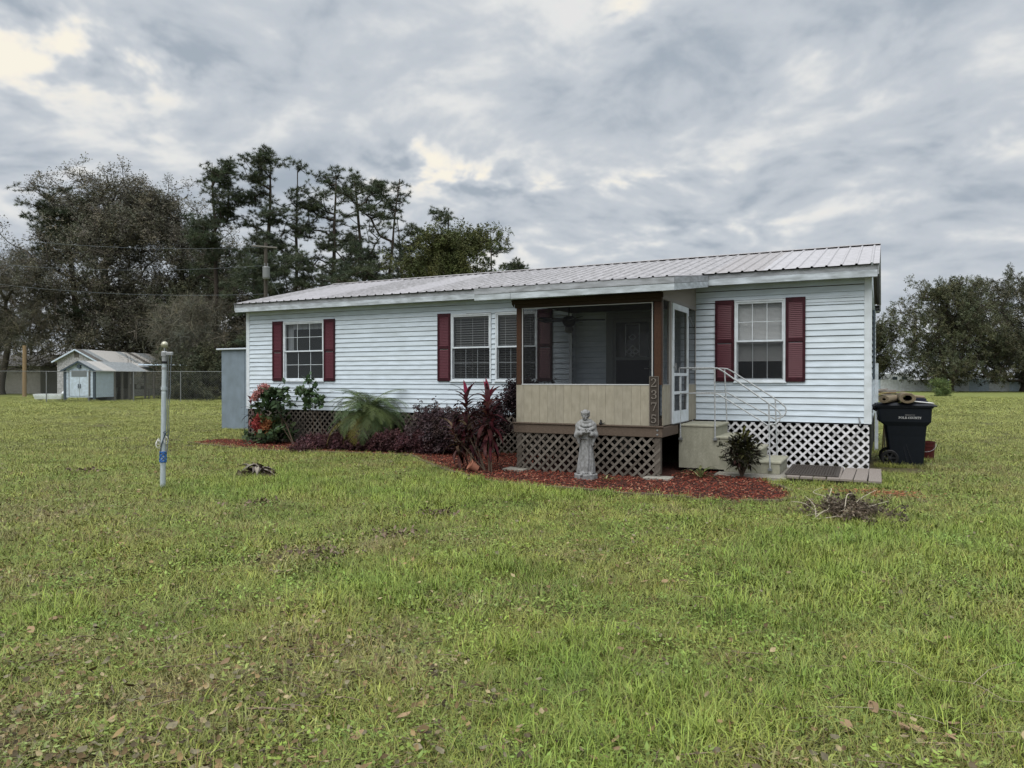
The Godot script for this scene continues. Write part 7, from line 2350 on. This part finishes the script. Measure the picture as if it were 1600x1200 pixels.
func litter() -> void:
	var r := rnd(500)
	var me := [dead_leaf(501).mesh(M.dry), dead_leaf(502).mesh(M.dry), dead_leaf(503).mesh(M.dry)]
	var cols := [Color(0.25, 0.18, 0.09), Color(0.15, 0.105, 0.055), Color(0.33, 0.27, 0.16), Color(0.10, 0.08, 0.05), Color(0.21, 0.185, 0.125)]
	for v in 3:
		var ts: Array[Transform3D] = []
		var cs := PackedColorArray()
		while ts.size() < 3400:
			var d := 2.4 + pow(r.randf(), 1.6) * 14.0
			var x := r.randf_range(-1, 1) * (d * 0.8 + 0.6); var z := -d
			if not lawn_ok(x, z): continue
			var p := pow(dryness(x, z), 1.3) * (1.5 if x < 0 else 1.0) + 0.05
			if r.randf() > p: continue
			var s := r.randf_range(0.014, 0.045) * (1.5 if r.randf() < 0.08 else 1.0)
			ts.append(Transform3D(Basis.from_euler(Vector3(r.randf_range(-0.6, 0.6), r.randf() * TAU, r.randf_range(-0.8, 0.8))).scaled(Vector3(s, s, s)), Vector3(x, height_at(x, z) + r.randf_range(0.025, 0.085), z)))
			var c: Color = cols[r.randi() % 5]
			var b := r.randf_range(0.6, 1.3)
			cs.append(Color(c.r * b * 0.85, c.g * b * 0.85, c.b * b * 0.82))
		many("leaf_litter", me[v], ts, cs, self)
	var big: Array[Transform3D] = []
	var bcs := PackedColorArray()
	for q in [[1.75, -3.35], [1.86, -3.22], [1.72, -3.30], [1.95, -3.18], [1.58, -3.28], [2.02, -3.34], [0.92, -4.9], [0.55, -4.3], [-1.9, -3.3], [-2.2, -3.7], [-1.6, -4.1], [-2.6, -3.2], [-0.6, -3.25], [0.4, -3.15], [-3.0, -4.6], [1.05, -5.6], [-0.9, -5.3], [2.6, -4.4]]:
		for k in 2:
			var s := r.randf_range(0.05, 0.085)
			big.append(Transform3D(Basis.from_euler(Vector3(r.randf_range(-0.5, 0.3), r.randf() * TAU, r.randf_range(-0.6, 0.6))).scaled(Vector3(s, s, s)), Vector3(q[0] + r.randfn() * 0.07, 0.045, q[1] + r.randfn() * 0.07)))
			var b := r.randf_range(0.6, 1.2)
			bcs.append(Color(0.27 * b, 0.185 * b, 0.11 * b))
	many("fallen_leaves", me[1], big, bcs, self)
	# bits of twig and straw
	var tw := Geo.new()
	tw.tube(PackedVector3Array([Vector3(-0.5, 0, 0), Vector3(-0.1, 0.02, 0.03), Vector3(0.2, 0.0, -0.02), Vector3(0.5, 0.02, 0.02)]), PackedFloat32Array([0.02, 0.024, 0.018, 0.01]), 4)
	tw.tinted = true
	var tt: Array[Transform3D] = []
	var tc := PackedColorArray()
	while tt.size() < 900:
		var d := 2.4 + pow(r.randf(), 1.5) * 12.0
		var x := r.randf_range(-1, 1) * (d * 0.8 + 0.6)
		if not lawn_ok(x, -d) or r.randf() > 0.15 + dryness(x, -d): continue
		var s := r.randf_range(0.06, 0.22)
		tt.append(Transform3D(Basis.from_euler(Vector3(0, r.randf() * TAU, r.randf_range(-0.25, 0.25))).scaled(Vector3(s, s * 0.7, s * 0.7)), Vector3(x, height_at(x, -d) + 0.035, -d)))
		var b := r.randf_range(0.5, 1.5)
		tc.append(Color(0.17 * b, 0.13 * b, 0.095 * b))
	many("fallen_twigs", tw.mesh(M.dry), tt, tc, self)
	# the heap of dead fronds left of the middle
	var hp := thing("dead_leaf_heap", "small heap of grey brown dead fronds on the lawn right of the flagpole", "leaf heap", Transform3D(Basis(), Vector3(-4.12, 0, -12.0)))
	var hts: Array[Transform3D] = []
	var hcs := PackedColorArray()
	for i in 260:
		var q := Vector3(r.randfn() * 0.16 - 0.05, 0, r.randfn() * 0.12)
		var y := maxf(0.0, 0.20 - Vector2(q.x * 1.0, q.z * 1.2).length() * 0.55) * r.randf_range(0.3, 1.0) + 0.02
		var s := r.randf_range(0.05, 0.12)
		hts.append(Transform3D(Basis.from_euler(Vector3(r.randf_range(-0.8, 0.8), r.randf() * TAU, r.randf_range(-0.8, 0.8))).scaled(Vector3(s * 0.7, s, s)), Vector3(q.x, y, q.z)))
		var b := r.randf_range(0.4, 1.5)
		hcs.append(Color(0.15 * b, 0.115 * b, 0.09 * b))
	many("dead_leaves", me[0], hts, hcs, hp)
	var frm := []
	for c in [lin(0.20, 0.17, 0.15), lin(0.13, 0.105, 0.09), lin(0.28, 0.25, 0.20)]:
		var g := Geo.new()
		strap(0.30, 0.075, 1.0, g, Transform3D(), 5, 0.5)
		frm.append(g.mesh(mat(c, 0.85)))
	for i in 22:
		inst("dead_frond", frm[i % 3], hp, Transform3D(out_dir(i * 2.4, r.randf_range(-0.1, 0.35)) * Basis.from_scale(Vector3.ONE * r.randf_range(0.7, 1.1)), Vector3(r.randfn() * 0.05 - 0.05, r.randf_range(0.08, 0.18), r.randfn() * 0.05)))
	inst("dead_frond", frm[0], hp, Transform3D(Basis(Vector3.UP, 1.75) * Basis.from_scale(Vector3(1.6, 1.2, 1.2)), Vector3(0.02, 0.10, 0.08)))
	# cut branches and brush before the walkway
	var bp := thing("brush_pile", "pile of cut branches with pale bare stems on the lawn below the walkway", "brush pile", Transform3D(Basis(), Vector3(3.72, 0, -8.45)))
	var rb := rnd(555)
	var st := []
	for k in 26:
		var a := rb.randf() * TAU; var p0 := Vector3(rb.randfn() * 0.18 + 0.1, rb.randf_range(0.02, 0.10), rb.randfn() * 0.14)
		var d := Vector3(cos(a), rb.randf_range(0.0, 0.55), sin(a) * 0.7) * rb.randf_range(0.14, 0.34)
		st.append([[p0.x, p0.y, p0.z], [p0.x + d.x * 0.5, p0.y + d.y * 0.5 + 0.04, p0.z + d.z * 0.5 + rb.randfn() * 0.03], [p0.x + d.x, p0.y + d.y, p0.z + d.z]])
	st += [[[-0.34, 0.02, 0.20], [-0.22, 0.10, 0.16], [-0.10, 0.12, 0.05], [-0.06, 0.22, -0.10], [-0.16, 0.26, -0.24], [0.0, 0.30, -0.36]], [[-0.32, 0.03, 0.22], [0.0, 0.08, 0.20], [0.28, 0.22, 0.0], [0.55, 0.30, -0.16]], [[-0.30, 0.03, 0.18], [-0.28, 0.16, 0.08], [-0.36, 0.26, 0.0]], [[-0.08, 0.18, -0.05], [0.02, 0.30, -0.16], [0.06, 0.30, -0.3]], [[0.02, 0.10, 0.18], [0.14, 0.26, -0.02], [0.26, 0.26, -0.12]], [[0.1, 0.10, 0.1], [0.32, 0.16, 0.14], [0.60, 0.20, 0.02]], [[-0.4, 0.02, 0.02], [-0.1, 0.07, 0.0], [0.3, 0.10, -0.1]]]
	for q in st:
		var g := Geo.new()
		var p := PackedVector3Array(); var rr := PackedFloat32Array()
		p = smooth(q)
		for i in p.size(): rr.append(lerpf(0.0068, 0.0022, float(i) / p.size()))
		g.tube(p, rr, 6)
		part("branch", g, M.pale_twig if st.find(q) >= 26 or rb.randf() < 0.3 else M.stem, bp)
	for v in 2:
		var bt: Array[Transform3D] = []
		var bc := PackedColorArray()
		for i in 45:
			var s := r.randf_range(0.12, 0.26)
			bt.append(Transform3D(Basis.from_euler(Vector3(r.randf() * 2 - 1, r.randf() * TAU, r.randf() * 2 - 1)).scaled(Vector3(s, s, s)), Vector3(0.16 + r.randfn() * 0.24, r.randf_range(0.03, 0.16), r.randfn() * 0.20)))
			var b := r.randf_range(0.5, 1.4)
			bc.append(Color(0.12 * b, 0.095 * b, 0.07 * b))
		many("twigs", clump.twig[v] if v == 0 else clump.small[1], bt, bc, bp)
	# smaller clumps of dead stuff scattered over the lawn
	var spots := [[-1.82, -6.6, 0.24, "small clump of dead twigs and thatch left of the centre of the lawn"], [-1.15, -7.4, 0.2, "thin patch of brown dead leaves near the middle of the lawn"], [-0.85, -8.6, 0.18, "dark scrap of dead leaves below the ti plants on the lawn"], [-7.3, -12.6, 0.25, "dark tuft of dead weeds left of the flagpole"], [-3.2, -9.3, 0.3, "low dark weed patch between the flagpole and the camera"]]
	for k in spots.size():
		var q: Array = spots[k]
		var o := thing("dead_clump", q[3], "dead leaves", Transform3D(Basis(), Vector3(q[0], 0, q[1])), "clumps of dead leaves on the lawn")
		var ct: Array[Transform3D] = []
		var cc := PackedColorArray()
		for i in 70:
			var s := r.randf_range(0.03, 0.08)
			ct.append(Transform3D(Basis.from_euler(Vector3(r.randf_range(-0.9, 0.9), r.randf() * TAU, r.randf_range(-0.9, 0.9))).scaled(Vector3(s * 0.7, s, s)), Vector3(r.randfn() * q[2] * 0.7, r.randf_range(0.02, 0.08), r.randfn() * q[2] * 0.4)))
			var b := r.randf_range(0.5, 1.5)
			cc.append(Color(0.15 * b, 0.11 * b, 0.085 * b))
		many("dead_leaves", me[k % 3], ct, cc, o)
	# a dry vine at the lower right
	var vn := thing("dry_vine", "pale dry vine trailing through the grass at the lower right corner", "vine", Transform3D(Basis(), Vector3(2.25, 0, -3.6)))
	for q in [[[-0.75, 0.035, 0.10], [-0.62, 0.06, 0.16], [-0.50, 0.045, 0.15], [-0.36, 0.06, 0.27], [-0.22, 0.035, 0.36], [-0.05, 0.06, 0.40], [0.06, 0.05, 0.50], [0.25, 0.04, 0.46]], [[-0.28, 0.04, -0.46], [-0.16, 0.07, -0.34], [-0.10, 0.05, -0.2], [0.05, 0.08, -0.06], [0.10, 0.07, 0.1], [0.21, 0.09, 0.2], [0.24, 0.07, 0.36], [0.32, 0.06, 0.45]], [[0.05, 0.08, -0.06], [0.14, 0.12, -0.10], [0.22, 0.10, -0.19], [0.4, 0.11, -0.26]]]:
		var g := Geo.new()
		var p := PackedVector3Array(); var rr := PackedFloat32Array()
		p = smooth(q)
		for i in p.size(): rr.append(lerpf(0.0026, 0.0012, float(i) / p.size()))
		g.tube(p, rr, 5)
		part("stem", g, mat(lin(0.27, 0.235, 0.16), 0.9), vn)
